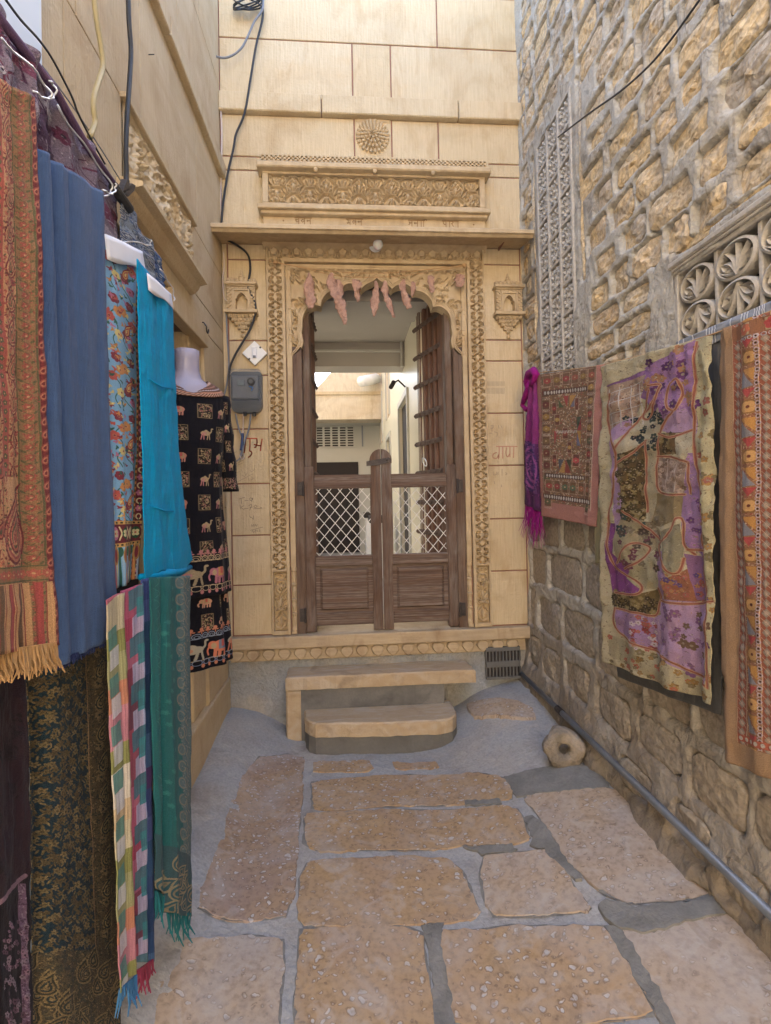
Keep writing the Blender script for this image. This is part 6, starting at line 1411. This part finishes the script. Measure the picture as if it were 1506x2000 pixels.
# ---- mannequin in black camel print tunic
mq = empty('mannequin', (-.69, 2.36, .63), 'headless mannequin in a black tunic and skirt printed with camels and gold squares', 'mannequin')
Wd = Vector((math.cos(math.radians(-28)), math.sin(math.radians(-28)), 0)).normalized()   # across the shoulders, towards the lane
Fd = Vector((.47, -.88, 0)).normalized(); Wd = Vector((.88, .47, 0)).normalized()
Cm = Vector((-.713, 2.33, 0))
def mpt(w, f, z): return Cm+Wd*w+Fd*f+Vector((0, 0, z))
def loft(sections, n=40):
    # section: (z, half width, half depth, shift)
    rows = []
    for z, hw, hd, sh in sections:
        rows.append([tuple(mpt(sh+hw*math.copysign(abs(math.cos(a))**.85, math.cos(a)), hd*math.sin(a), z)) for a in np.linspace(-math.pi, math.pi, n)])
    return rows
neck = [(2.085,.052,.052,0),(2.083,.055,.055,0),(2.04,.052,.053,0),(1.99,.053,.055,0),(1.955,.064,.062,0),(1.93,.10,.075,0),(1.90,.13,.09,0),(1.84,.15,.10,0),(1.7,.15,.1,0)]
one(lambda b: b.grid(loft(neck, 28)), 'neck_and_shoulders', mat['skin'], mq, smooth=True); one(lambda b: b.lathe([(.053,0),(.03,.004),(.001,.006)], mpt(0,0,2.083), n=24), 'neck_cap', mat['skin'], mq, smooth=True)
BK = '15141D'; GO = 'A8906A'; PK = 'B06A6C'
def camel(c, x, y, s, col=GO, col2=PK):
    c.ell(x, y, .42*s, .24*s, col); c.ell(x-.02*s, y-.18*s, .16*s, .15*s, col); c.curve([(x-.34*s, y-.02*s),(x-.5*s, y-.16*s),(x-.52*s, y-.4*s)], .13*s, col); c.ell(x-.6*s, y-.44*s, .13*s, .07*s, col)
    for dx, dl in ((-.32,-.06),(-.2,.08),(.18,-.02),(.3,.1)): c.curve([(x+dx*s, y+.1*s),(x+(dx+dl*.4)*s, y+.34*s),(x+(dx+dl)*s, y+.58*s)], .09*s, col2 if dx > 0 else col)
    c.ell(x+.12*s, y+.02*s, .2*s, .13*s, col2, al=.6)
def elephant(c, x, y, s, b1='C67A4E', b2='7C6A92'):
    c.ell(x, y, .5*s, .34*s, b1); c.ell(x+.48*s, y-.08*s, .22*s, .22*s, b1); c.curve([(x+.64*s, y),(x+.74*s, y+.2*s),(x+.7*s, y+.42*s)], .1*s, b1)
    for dx in (-.34,-.12,.16,.34): c.line(x+dx*s, y+.2*s, x+dx*s+.04*s, y+.58*s, .15*s, b1)
    c.poly([(x-.26*s, y-.32*s),(x+.2*s, y-.32*s),(x+.22*s, y+.2*s),(x-.3*s, y+.2*s)], b2); c.rect(x-.14*s, y-.3*s, x+.08*s, y+.06*s, 'B5433A'); c.ell(x+.42*s, y-.02*s, .12*s, .17*s, GO)
def sqr(c, x, y, w, h, rg):
    c.rect(x-w/2, y-h/2, x+w/2, y+h/2, '8E7A58'); c.rect(x-w/2+1, y-h/2+1, x+w/2-1, y+h/2-1, '2A2420')
    c.speck(x-w/2+2, y-h/2+2, x+w/2-2, y+h/2-2, int(w*h/11), 2.1, ['A8926A', 'B8A47C', '8A7650', 'A0605A'], rg, 2.6)
def border(c, y, wt, rg, a1=PK, a2='B9A27A'):
    c.rect(0, y, wt, y+1.2, a2)
    for x in range(0, int(wt), 12): c.ell(x+6, y-4, 5, 5, a2, w=1.4); c.ell(x+6, y-3, 2.5, 2.5, a2, w=1); 
    for x in range(0, int(wt), 12): c.line(x, y-8, x, y-16, 1.6, a1); c.ell(x, y-17, 3, 3.6, a1); c.ell(x-3, y-13, 2, 1.4, a1); c.ell(x+3, y-13, 2, 1.4, a1)
def bodytex(hh, seed, camels=True):
    wt = 420; c = Cv(wt, hh, BK, 1.6); rg = random.Random(seed); return c, wt, rg
ct, wt, rg = bodytex(430, 31)
for r in range(7):
    for k in range(12):
        x, y = 18+k*35+(0 if r % 2 else 0), 68+r*45
        if (r+k) % 2: sqr(ct, x, y, 25, 30, rg)
        else: camel(ct, x, y, 21) if k % 3 else elephant(ct, x, y, 19, 'B8735E', 'A8906A')
border(ct, 360, wt, rg); 
for k in range(9): (elephant(ct, 24+k*48, 386, 32, 'A85E70', 'B5803C') if k % 2 else camel(ct, 24+k*48, 386, 34, '9C8A6A', 'B0607A'))
ct.rect(0, 408, wt, 409.5, 'B9A27A')
for x in range(0, wt, 12): ct.ell(x+6, 413, 5, 5, 'B9A27A', w=1.3); ct.ell(x, 420, 2.6, 4, PK)
ct.grain(.06, 2)
tun = [(1.95,.082,.070,0),(1.94,.105,.078,0),(1.92,.135,.085,0),(1.895,.16,.092,0),(1.86,.172,.098,0),(1.78,.168,.108,0),(1.65,.155,.114,0),(1.5,.140,.108,0),(1.35,.145,.110,0),(1.2,.158,.116,0),(1.05,.168,.122,0),(.985,.172,.124,0)]
def body_mesh(name, secs, m, par, ztop, zbot, n=72, rip=.006):
    zs_ = np.linspace(secs[0][0], secs[-1][0], 70); S_ = np.array(secs)[::-1]; rows = []; uvs = []
    for z in zs_:
        hw, hd = np.interp(z, S_[:, 0], S_[:, 1]), np.interp(z, S_[:, 0], S_[:, 2]); r = []; ur = []
        for k, a in enumerate(np.linspace(-math.pi/2, 1.5*math.pi, n)):
            rp = 1+rip/.15*math.sin(a*9+math.sin(z*5))*np.clip((1.75-z)/.6, 0, 1)
            fr = max(0., math.sin(a))**2; p = mpt(hw*rp*math.copysign(abs(math.cos(a))**.8, math.cos(a)), hd*rp*math.sin(a), z-.050*fr*math.exp(-(secs[0][0]-z)/.05)); p.x = max(p.x, XL+.012); r.append(tuple(p)); ur.append((k/(n-1), (z-zbot)/(ztop-zbot)))
        rows.append(r); uvs.append(ur)
    return gridmesh(name, rows, m, par, uv=uvs, solid=.002)
body_mesh('tunic', tun, cloth_mat('black_camel_print', ct, weave=.0004), mq, 1.955, .985)
# embroidered collar
ck_ = Cv(300, 60, '6A4636', 1.6); 
for i in range(5): ck_.rect(0, 4+i*12, 300, 9+i*12, ['C9A08A', '9A6A58', 'B9B0B8', 'C98A6A', '7E5242'][i])
for x in range(0, 300, 4): ck_.line(x, 46, x+5, 58, 1.6, 'D6A88C'); ck_.line(x, 22, x+3, 30, 1., '5A3A34')
rows, uvs = [], []
for v in np.linspace(0, 1, 12):
    r, ur = [], []
    for a in np.linspace(-math.pi, math.pi, 60):
        fr = max(0, math.sin(a)); z0 = 1.952-(.050+.035*fr)*v
        T_ = np.array(tun)[::-1]; hw, hd = np.interp(z0, T_[:, 0], T_[:, 1])+.004, np.interp(z0, T_[:, 0], T_[:, 2])+.005
        z = z0-.050*fr**2*math.exp(-(1.95-z0)/.05)+.003; z -= .04*math.exp(-((a-math.pi/2)/.14)**2)*(1-v)**1.5
        p = mpt(hw*math.copysign(abs(math.cos(a))**.8, math.cos(a)), hd*math.sin(a), z); p.x = max(p.x, XL+.012); r.append(tuple(p)); ur.append(((a+math.pi)/6.283, 1-v))
    rows.append(r); uvs.append(ur)
gridmesh('collar', rows, cloth_mat('collar_embroidery', ck_, weave=.001), mq, uv=uvs, solid=.002)
# sleeves
cs, wt, rg = bodytex(230, 33)
for r in range(4):
    for k in range(12):
        x, y = 18+k*35, 30+r*46; (sqr(cs, x, y, 24, 28, rg) if (r+k) % 2 else camel(cs, x, y, 20))
cs.rect(0, 196, wt, 226, '2A2420'); cs.speck(0, 198, wt, 224, 900, 2, ['A8926A', 'B06A6C'], rg)
msl = cloth_mat('sleeve_print', cs, weave=.0004)
for sgn in (1, -1):
    rows, uvs = [], []; N_ = 30
    for v in np.linspace(0, 1, 26):
        cen = mpt(sgn*(.145+.045*v), -.005, 1.885-.44*v); r_ = .052-.012*v+.004*math.sin(v*20); r, ur = [], []
        for a in np.linspace(0, 2*math.pi, N_): p = cen+Wd*(r_*.8*math.cos(a))+Fd*(r_*1.15*math.sin(a)); p.x = max(p.x, XL+.012); r.append(tuple(p)); ur.append((a/6.283*.5, 1-v))
        rows.append(r); uvs.append(ur)
    gridmesh('sleeve', rows, msl, mq, uv=uvs, solid=.002)
cq, wt, rg = bodytex(200, 35)
for r in range(3):
    for k in range(12): x, y = 18+k*35, 22+r*42; (sqr(cq, x, y, 22, 32, rg) if (r+k) % 2 else elephant(cq, x, y, 20, 'C08A70', 'A8906A'))
border(cq, 136, wt, rg, 'C0704A', '8A9AB0')
for k in range(9): (elephant(cq, 24+k*48, 158, 36, 'C8683E', '6E7488') if k % 2 else camel(cq, 24+k*48, 158, 34, 'A8A08A', 'C8683E'))
cq.rect(0, 179, wt, 180.5, 'B9A27A')
for x in range(0, wt, 12): cq.ell(x+6, 184, 5, 5, '7C8AA8', w=1.3); cq.ell(x, 191, 2.6, 4, 'C0704A')
sk = [(1.1,.14,.10,0),(.99,.15,.105,0),(.8,.162,.11,0),(.67,.168,.115,0)]
body_mesh('skirt', sk, cloth_mat('skirt_print', cq, weave=.0004), mq, 1.1, .67, rip=.012)

# ---- right side
rope = cable([(1034,731),(1050,728),(1110,722),(1175,713),(1290,684),(1400,650),(1506,608),(1560,588)], .0032, mat['rope'], 'cord strung along the rubble wall carrying the hanging textiles', plane=1.22, name='cord', cat='cord')
m15c = Cv(60, 330, '8E1E78', 2.); rg = random.Random(41); m15c.rect(0, 168, 60, 330, '5E2460'); m15c.rect(12, 168, 50, 290, '6A3A7A')
for i in range(6): m15c.ell(30, 230, 8+i*3.2, 18+i*8, ['A04A96', '4A2A6A'][i % 2], w=2.4)
m15c.speck(0, 168, 60, 300, 300, 2, ['A04A96', '40205A'], rg); m15c.grain(.07, 3)
s15 = thing_cloth('magenta_scarf', 'magenta scarf knotted on the cord at the corner, with patterned purple end and fringe', 'scarf', 1.215, [(1036,728),(1032,790),(1025,860),(1026,985)], [(1050,732),(1054,800),(1055,900),(1058,1000)], cloth_mat('magenta_print', m15c), G_R, folds=((.25,.1,.02,1,1),(.5,.08,-.02,1,.6),(.75,.1,.022,1,1)), wr=.010, seed=40, nu=30, nv=80)
mm = cloth_mat('magenta_wool', None, (.27,.012,.18)); one(lambda b: (b.tube([(1.20, *side(a, c, 1.2)) for a, c in ((1031,760),(1028,745),(1033,730),(1042,724),(1048,733),(1042,745),(1036,752))], [.015,.022,.026,.026,.024,.02,.01], 10)), 'knot', mm, s15, smooth=True)
one(lambda b: b.tube([(1.205, *side(a, c, 1.205)) for a, c in ((1036,745),(1030,765),(1024,780),(1020,792),(1028,800),(1034,794))], [.018,.024,.020,.014,.016,.006], 8), 'loose_loop', mm, s15, smooth=True)
fringe(s15, (1026,985), (1058,1002), 52, mm, 60, 1.213, 12, .0022, .5)
def emb(c, x0, y0, x1, y1, rg, dens=1., cols=None):
    cols = cols or ['C9A88A', '8E6A4A', 'A8503A', 'B58A50', '7A6A50', 'D8C4A8']; A_ = (x1-x0)*(y1-y0)
    for i in range(int(A_/16*dens)): x, y = rg.uniform(x0, x1), rg.uniform(y0, y1); a = rg.choice((.7, -.7, 0, 1.57)); c.ell(x, y, rg.uniform(1.6, 2.8), .8, cols[rg.randrange(len(cols))], a)
c16 = Cv(128, 320, 'B98468', 2.6); rg = random.Random(43)
c16.rect(0, 0, 128, 320, 'C08072'); c16.rect(8, 0, 116, 286, '8F6B50'); emb(c16, 8, 0, 116, 286, rg, 1.5)
def blk16(x0, y0, x1, y1, c, fl=None):
    c16.rect(x0, y0, x1, y1, 'C4A284'); c16.rect(x0+1, y0+1, x1-1, y1-1, c)
    if fl: c16.flower((x0+x1)/2, (y0+y1)/2, min(x1-x0, y1-y0)*.42, 6, fl, 'D8B080', .5, .5)
for row_y in range(4, 286, 27):
    for cx in (10, 98): 
        c_1 = ['A83A34', '8A6A40', '7E3A30', '6E6A4A', 'B58A3A'][rg.randrange(5)]; blk16(cx, row_y, cx+15, row_y+22, '7E5A42', c_1)
        for t in range(5): c16.line(cx+t*3.2, row_y+23.5, cx+t*3.2+2, row_y+26, .8, 'E0D0C0')
for cx in range(14, 108, 17): blk16(cx, 4, cx+14, 30, '8A6448', ['B04038', 'A8843A', 'B05A40'][rg.randrange(3)]); blk16(cx, 236, cx+14, 262, '84603F', ['B04038', '6E7A5A', 'B86A40'][rg.randrange(3)])
for yb, h in ((38, 11), (222, 9), (268, 11)):
    c16.rect(14 if yb < 260 else 8, yb, 98 if yb < 260 else 116, yb+h, '6B4F42')
    for x in range(16 if yb < 260 else 10, 96 if yb < 260 else 114, 5): c16.ell(x+2, yb+h/2, 1.7, h*.36, 'D9CFC6')
c16.rect(26, 50, 88, 220, '927052'); emb(c16, 26, 50, 88, 220, rg, 1.8)
for pts, c in (([(50,54),(60,54),(56,78)], 'B23A36'), ([(62,54),(74,54),(62,78)], 'C8923A'), ([(75,56),(75,78),(64,78)], '7A7890'), ([(42,60),(50,78),(42,78)], '5E6A4A'), ([(32,128),(40,128),(34,160)], 'B23A36'), ([(76,100),(86,100),(78,128)], '4E5A44'), ([(86,102),(86,128),(78,128)], '9E2A2C'), ([(78,130),(86,130),(86,160)], 'C8923A'), ([(78,132),(78,160),(86,160)], '7A7898'), ([(42,218),(54,190),(54,218)], 'C8923A'), ([(55,190),(55,218),(68,218)], 'A04030'), ([(42,190),(52,190),(42,212)], '6A6A70'), ([(57,190),(68,190),(68,214)], '5A5A40')): c16.poly(pts, c)
for x0, y0, x1, y1, fl in ((28,66,38,92,'B83A34'),(72,60,80,86,'8A3A30'),(28,180,38,206,'B04A38'),(70,178,84,204,'C8403C'),(48,122,60,146,'A04A38'),(58,152,68,176,'D0A03A'),(34,92,44,116,'C8A040')): blk16(x0, y0, x1, y1, '7E4A38', fl)
for x in range(36, 78, 3): c16.line(x, 128, x+1.5, 133, 1.2, 'E6E0DA')
for x in (116,): c16.line(x, 0, x, 290, 1.4, 'D8B8A0')
c16.grain(.08, 4)
s16 = thing_cloth('embroidered_mat', 'salmon bordered embroidered panel with small coloured patches beside the magenta scarf', 'wall hanging', 1.21, [(1049,733),(1052,860),(1058,1007)], [(1181,712),(1174,860),(1165,1029)], cloth_mat('patch_embroidery', c16, weave=.0016), G_R, folds=((.1,.08,.01,1,.5),(.9,.06,.012,1,1)), wr=.005, seed=44)
# big patchwork quilt
c17 = Cv(228, 700, 'BBA97E', 2.2); rg = random.Random(47)
LIL, PUR, BRN, CRM, KHK, RST = 'BE96BC', '94629A', '6B5228', 'C9BC9C', '9A8458', 'A8583A'
Q = lambda pts, c: c17.poly([(x-1166, y-660-(0)) for x, y in pts], c)
def rs(pts, w=3.4):
    p = [(x-1166, y-660) for x, y in pts]; c17.curve(p, w*1.7, 'C99A70'); c17.curve(p, w*.8, RST)
def pat_flor(x0, y0, x1, y1, cols, n, r): 
    for i in range(n): c17.flower(rg.uniform(x0, x1)-1166, rg.uniform(y0, y1)-660, r*rg.uniform(.6, 1.2), 5, cols[rg.randrange(len(cols))], 'A08C74', i, .4)
Q([(1166,660),(1400,640),(1400,1360),(1166,1360)], 'D2C39A'); 
Q([(1178,710),(1330,680),(1362,665),(1362,840),(1300,835),(1260,760)], PUR); Q([(1180,712),(1262,705),(1240,780),(1200,820),(1180,812)], 'B89A84'); Q([(1255,690),(1360,660),(1358,800),(1320,810),(1300,790),(1290,720)], 'A877AA')
Q([(1185,815),(1225,790),(1240,830),(1215,1010),(1195,1060),(1190,900)], LIL); Q([(1300,800),(1340,790),(1362,830),(1355,850),(1290,830),(1290,815)], 'C09ABE')
Q([(1200,840),(1260,795),(1290,780),(1290,820),(1250,850),(1205,890)], CRM); Q([(1200,880),(1255,850),(1255,1000),(1250,1030),(1225,1010)], BRN); Q([(1255,845),(1280,840),(1280,1000),(1262,1040),(1255,1000)], 'B8AA86')
Q([(1282,835),(1350,838),(1345,880),(1278,880)], '7A5E34'); Q([(1320,838),(1352,838),(1348,888),(1320,882)], CRM); Q([(1276,884),(1342,896),(1335,960),(1280,955)], 'A88C78'); Q([(1276,960),(1335,960),(1332,1010),(1290,1030),(1262,1030)], KHK)
Q([(1215,1000),(1290,1040),(1290,1060),(1260,1090),(1235,1130),(1200,1130),(1190,1060)], 'B0A078'); Q([(1345,880),(1362,880),(1372,1090),(1335,1060),(1330,1000)], 'A57CA8'); Q([(1178,1030),(1195,1030),(1190,1100),(1250,1150),(1245,1180),(1185,1190),(1175,1100)], '8C3C88')
Q([(1290,1040),(1330,1020),(1335,1070),(1330,1130),(1305,1120)], '9A9070'); Q([(1250,1090),(1275,1085),(1280,1160),(1250,1170),(1220,1150)], 'B5A880'); Q([(1280,1080),(1300,1080),(1310,1140),(1295,1180),(1282,1170)], 'B48CB0'); Q([(1300,1140),(1330,1120),(1370,1080),(1388,1100),(1390,1160),(1330,1180),(1300,1190)], 'A0603E')
Q([(1335,1080),(1375,1085),(1385,1170),(1350,1170)], '9A6A94'); Q([(1185,1190),(1245,1180),(1282,1160),(1282,1200),(1260,1225),(1185,1220)], '7E6838'); Q([(1285,1180),(1392,1170),(1388,1330),(1270,1300),(1270,1230)], 'BE97BC'); Q([(1192,1222),(1270,1225),(1280,1300),(1195,1275)], 'B088B2'); Q([(1178,1290),(1280,1305),(1392,1335),(1392,1380),(1178,1340)], 'BCAE86')
Q([(1362,660),(1398,648),(1404,900),(1398,1370),(1385,1370),(1372,1050),(1358,880)], 'CFC294')
for (a, b_, c, d, cols, n, r) in ((1255,670,1360,790,['6E3A70','B07A50','5E2E66'],26,9),(1182,715,1255,810,['D8B898','A87A60','C9A080'],60,5),(1200,790,1290,885,['26343A','3A4640','2A2E38'],26,7),(1205,870,1252,1020,['4A3A1C','94804A','54461F'],120,5),(1282,835,1318,880,['4A3A1C','94804A'],30,5),(1278,890,1340,955,['C4A894','8A6A54'],40,5),(1200,1010,1285,1125,['5A4A3E','7A3E4A','8A7A5A','3E4E48'],34,8),(1185,1185,1280,1222,['4A3A1C','A08C50'],70,5),(1290,1185,1385,1320,['8A5A86','7E6048','9C6C9A'],26,8),(1230,1225,1275,1300,['A83A3A','C05A48','E0C8D0'],36,5),(1362,670,1396,1360,['A8604A','8A7A50','B8883A'],26,8),(1180,1295,1390,1365,['A8803A','8A7A50','C0603A'],40,6),(1300,1120,1385,1175,['C08040','6A4A8A','B05A48'],40,5),(1345,890,1370,1080,['6E3A78','B482B4'],20,6)):
    pat_flor(a, b_, c, d, cols, n, r)
for i in range(2400): x, y = rg.uniform(0, 228), rg.uniform(0, 700); c17.ell(x, y, 2.2, .6, ['D8C8A8', '5A4030', 'C08A6A', '8A7A60'][i % 4], rg.uniform(0, 3.1), al=.55)
for k in range(4): c17.line(1185-1166+k*20, 60, 1190-1166+k*20, 150, 1.8, 'DCD0C8'); c17.line(18, 70+k*24, 84, 58+k*24, 1.8, 'DCD0C8')
for x in (1300, 1322): c17.line(x-1166, 230, x-1166-2, 296, 1.6, 'D0BCB0')
for c in ([(1268,730),(1290,735),(1272,770),(1250,790),(1225,820),(1200,860)],[(1290,735),(1275,775),(1262,800),(1250,795),(1258,770),(1268,740)],[(1310,735),(1328,730),(1335,760),(1325,790),(1308,785),(1302,760),(1310,735)],[(1320,792),(1295,815),(1282,850),(1276,900),(1278,950),(1300,962),(1336,962)],[(1282,835),(1310,845),(1350,835)],[(1276,882),(1310,886),(1345,898)],[(1202,892),(1230,872),(1256,846)],[(1185,730),(1180,800),(1200,860),(1198,930),(1185,1000),(1180,1080),(1195,1130),(1235,1150),(1250,1165),(1240,1182),(1190,1190)],[(1215,1000),(1240,1020),(1268,1045),(1290,1060),(1310,1040),(1325,1010),(1336,1020),(1335,1060),(1350,1080)],[(1290,1060),(1280,1075),(1300,1100),(1315,1120),(1330,1118),(1335,1090)],[(1200,1120),(1215,1090),(1235,1070),(1262,1078),(1245,1110),(1215,1130)],[(1195,1225),(1240,1222),(1275,1218),(1283,1180),(1282,1160)],[(1192,1225),(1192,1270),(1230,1290),(1300,1300),(1385,1328)],[(1362,665),(1356,800),(1354,870),(1368,1000),(1378,1150),(1388,1330)],[(1345,960),(1345,900)],[(1285,1185),(1340,1180),(1390,1165)],[(1340,1072),(1375,1070)],[(1255,850),(1256,1000)]): rs(c)
c17.grain(.07, 9)
s17 = thing_cloth('patchwork_quilt', 'large lilac, cream and brown patchwork quilt with rust braid outlines', 'quilt', 1.17, [(1172,716),(1170,860),(1168,1000),(1174,1150),(1180,1292)], [(1390,655),(1396,860),(1398,1100),(1394,1376)], cloth_mat('patchwork_print', c17, weave=.0024), G_R, folds=((.3,.09,.018,.2,1),(.46,.07,-.018,.5,1),(.62,.12,.02,.4,1),(.86,.06,-.018,.3,1),(.95,.05,.01,1,1)), wr=.017, seed=48, nu=110, nv=200)
s18 = thing_cloth('grey_backing_cloth', 'plain dark grey cloth edge showing behind the patchwork quilt', 'cloth', 1.232, [(1168,760),(1175,1000),(1205,1322)], [(1407,655),(1412,1000),(1410,1396)], cloth_mat('grey_backing', None, (.10,.10,.10)), None, folds=((.5,.1,.01,1,1),(.95,.03,.008,1,1)), wr=.006, seed=50)
s19 = thing_cloth('cream_flowered_lining', 'cream cloth strip with navy flowers between the salmon panel and the quilt', 'cloth', 1.213, [(1160,745),(1160,900),(1162,1100)], [(1188,740),(1184,900),(1182,1100)], None or cloth_mat('cream_navy', (lambda c: ([c.flower(14, y, 9, 8, '1E2436', 'D0D0C0', .2) for y in (150, 205)], c.curve([(4,80),(18,120),(8,180),(20,260)], 1.2, 'B8804A'), c.rect(0, 250, 28, 360, '9A9068'), c)[-1])(Cv(28, 360, 'B9BC9E', 3.))), None, wr=.004, seed=52)
# orange embroidered hanging
c20 = Cv(180, 900, 'A8683A', 2.2); rg = random.Random(53); c20.rect(30, 0, 180, 860, '9C6A44'); emb(c20, 30, 0, 180, 850, rg, .9, ['C89A6A', '8A4A30', 'B5703A', 'D8B48A', 'A03A2A'])
for x0 in (30, 80):
    c20.rect(x0, 0, x0+16, 850, '9C5438'); c20.line(x0-1, 0, x0-1, 850, 1.8, 'D8B08A'); c20.line(x0+17, 0, x0+17, 850, 1.8, 'D8B08A')
    for y in range(0, 850, 19): c20.poly([(x0+8,y),(x0+14,y+9.5),(x0+8,y+19),(x0+2,y+9.5)], '9C8A78'); c20.poly([(x0+8,y+4),(x0+11,y+9.5),(x0+8,y+15),(x0+5,y+9.5)], 'B8A08C'); c20.line(x0+1, y, x0+15, y+19, .8, 'E0B898')
for y in range(0, 850, 98):
    c20.poly([(51,y),(74,y),(74,y+30)], 'C88A2A'); c20.poly([(51,y+4),(51,y+38),(72,y+36)], '8E8C92'); c20.poly([(51,y+40),(74,y+40),(62,y+58)], 'B43430'); c20.rect(50, y+62, 76, y+90, '9A6A30'); c20.flower(63, y+76, 11, 4, 'D8A050', 'F0D8A0', .78, .6); c20.ell(63, y+76, 3, 3, '7A3A20')
for y in range(0, 850, 13): c20.ell(76, y, 3, 3.6, 'D8CCD8', w=1.3); c20.ell(76, y, 1.3, 1.5, '2A2420'); c20.curve([(72,y-6),(80,y),(72,y+6)], 1., 'D8B8C0')
for y in range(-20, 850, 66):
    c20.curve([(104,y),(124,y+22),(106,y+44),(126,y+66)], 3.4, 'D8C090'); c20.flower(118, y+8, 12, 6, 'B23A3A', 'E0C080', y, .5); c20.flower(140, y+40, 14, 6, 'C8622E', 'E8D0A0', y, .5); c20.ell(112, y+34, 4, 4, 'D8D0D8', w=1.4); c20.ell(112, y+34, 1.6, 1.6, '222222'); c20.poly([(150,y),(176,y+20),(150,y+44)], 'B8562E')
    c20.line(104, y+50, 180, y+10, 2, 'C8A888')
c20.rect(30, 832, 180, 846, 'B0502E'); [c20.ell(x, 839, 3.4, 4.4, 'CFC0B0') for x in range(36, 180, 11)]
c20.rect(30, 6, 180, 34, '94603E'); [c20.rect(x, 8, x+20, 32, 'B8A078') or c20.flower(x+10, 20, 11, 6, 'B03434' if (x//24) % 2 else 'C8602E', 'E0C080', .3, .5) for x in range(48, 180, 40)]; [c20.ell(x, 38, 3, 3, 'D8D0D8', w=1.2) for x in range(50, 180, 9)]
c20.rect(0, 0, 29, 900, 'B08A62'); c20.rect(0, 852, 180, 900, 'B08A62'); c20.grain(.08, 6)
s20 = thing_cloth('orange_hanging', 'orange wall hanging with diamond bands and mirror embroidery at the right edge', 'wall hanging', 1.175, [(1405,648),(1408,1000),(1415,1484)], [(1590,575),(1590,1000),(1600,1560)], cloth_mat('mirror_embroidery', c20, weave=.0022), G_R, folds=((.08,.05,.01,1,1),(.35,.1,.014,1,1),(.6,.08,-.012,1,1)), wr=.008, seed=54, nu=90, nv=170)
c21 = Cv(260, 26, '9CA4B2', 3.)
for x in (4, 14, 32, 60, 66, 72, 78, 110, 132, 138, 144, 158, 163, 168, 174, 178): c21.rect(x, 0, x+2.2, 26, 'E2E6EE'); c21.rect(x+3, 0, x+5, 26, '7C88A0', al=.6)
s21 = thing_cloth('striped_cloth', 'grey cloth strip with white stripes lying along the sill of the round carved window', 'cloth', 1.225, [(1322,668),(1322,700)], [(1570,560),(1570,598)], cloth_mat('grey_stripes', c21), None, wr=.003, seed=56, nv=12, nu=60)

# ------------------------------------------------------------------ joins on the left wall drawn as fine recessed lines come from block gaps
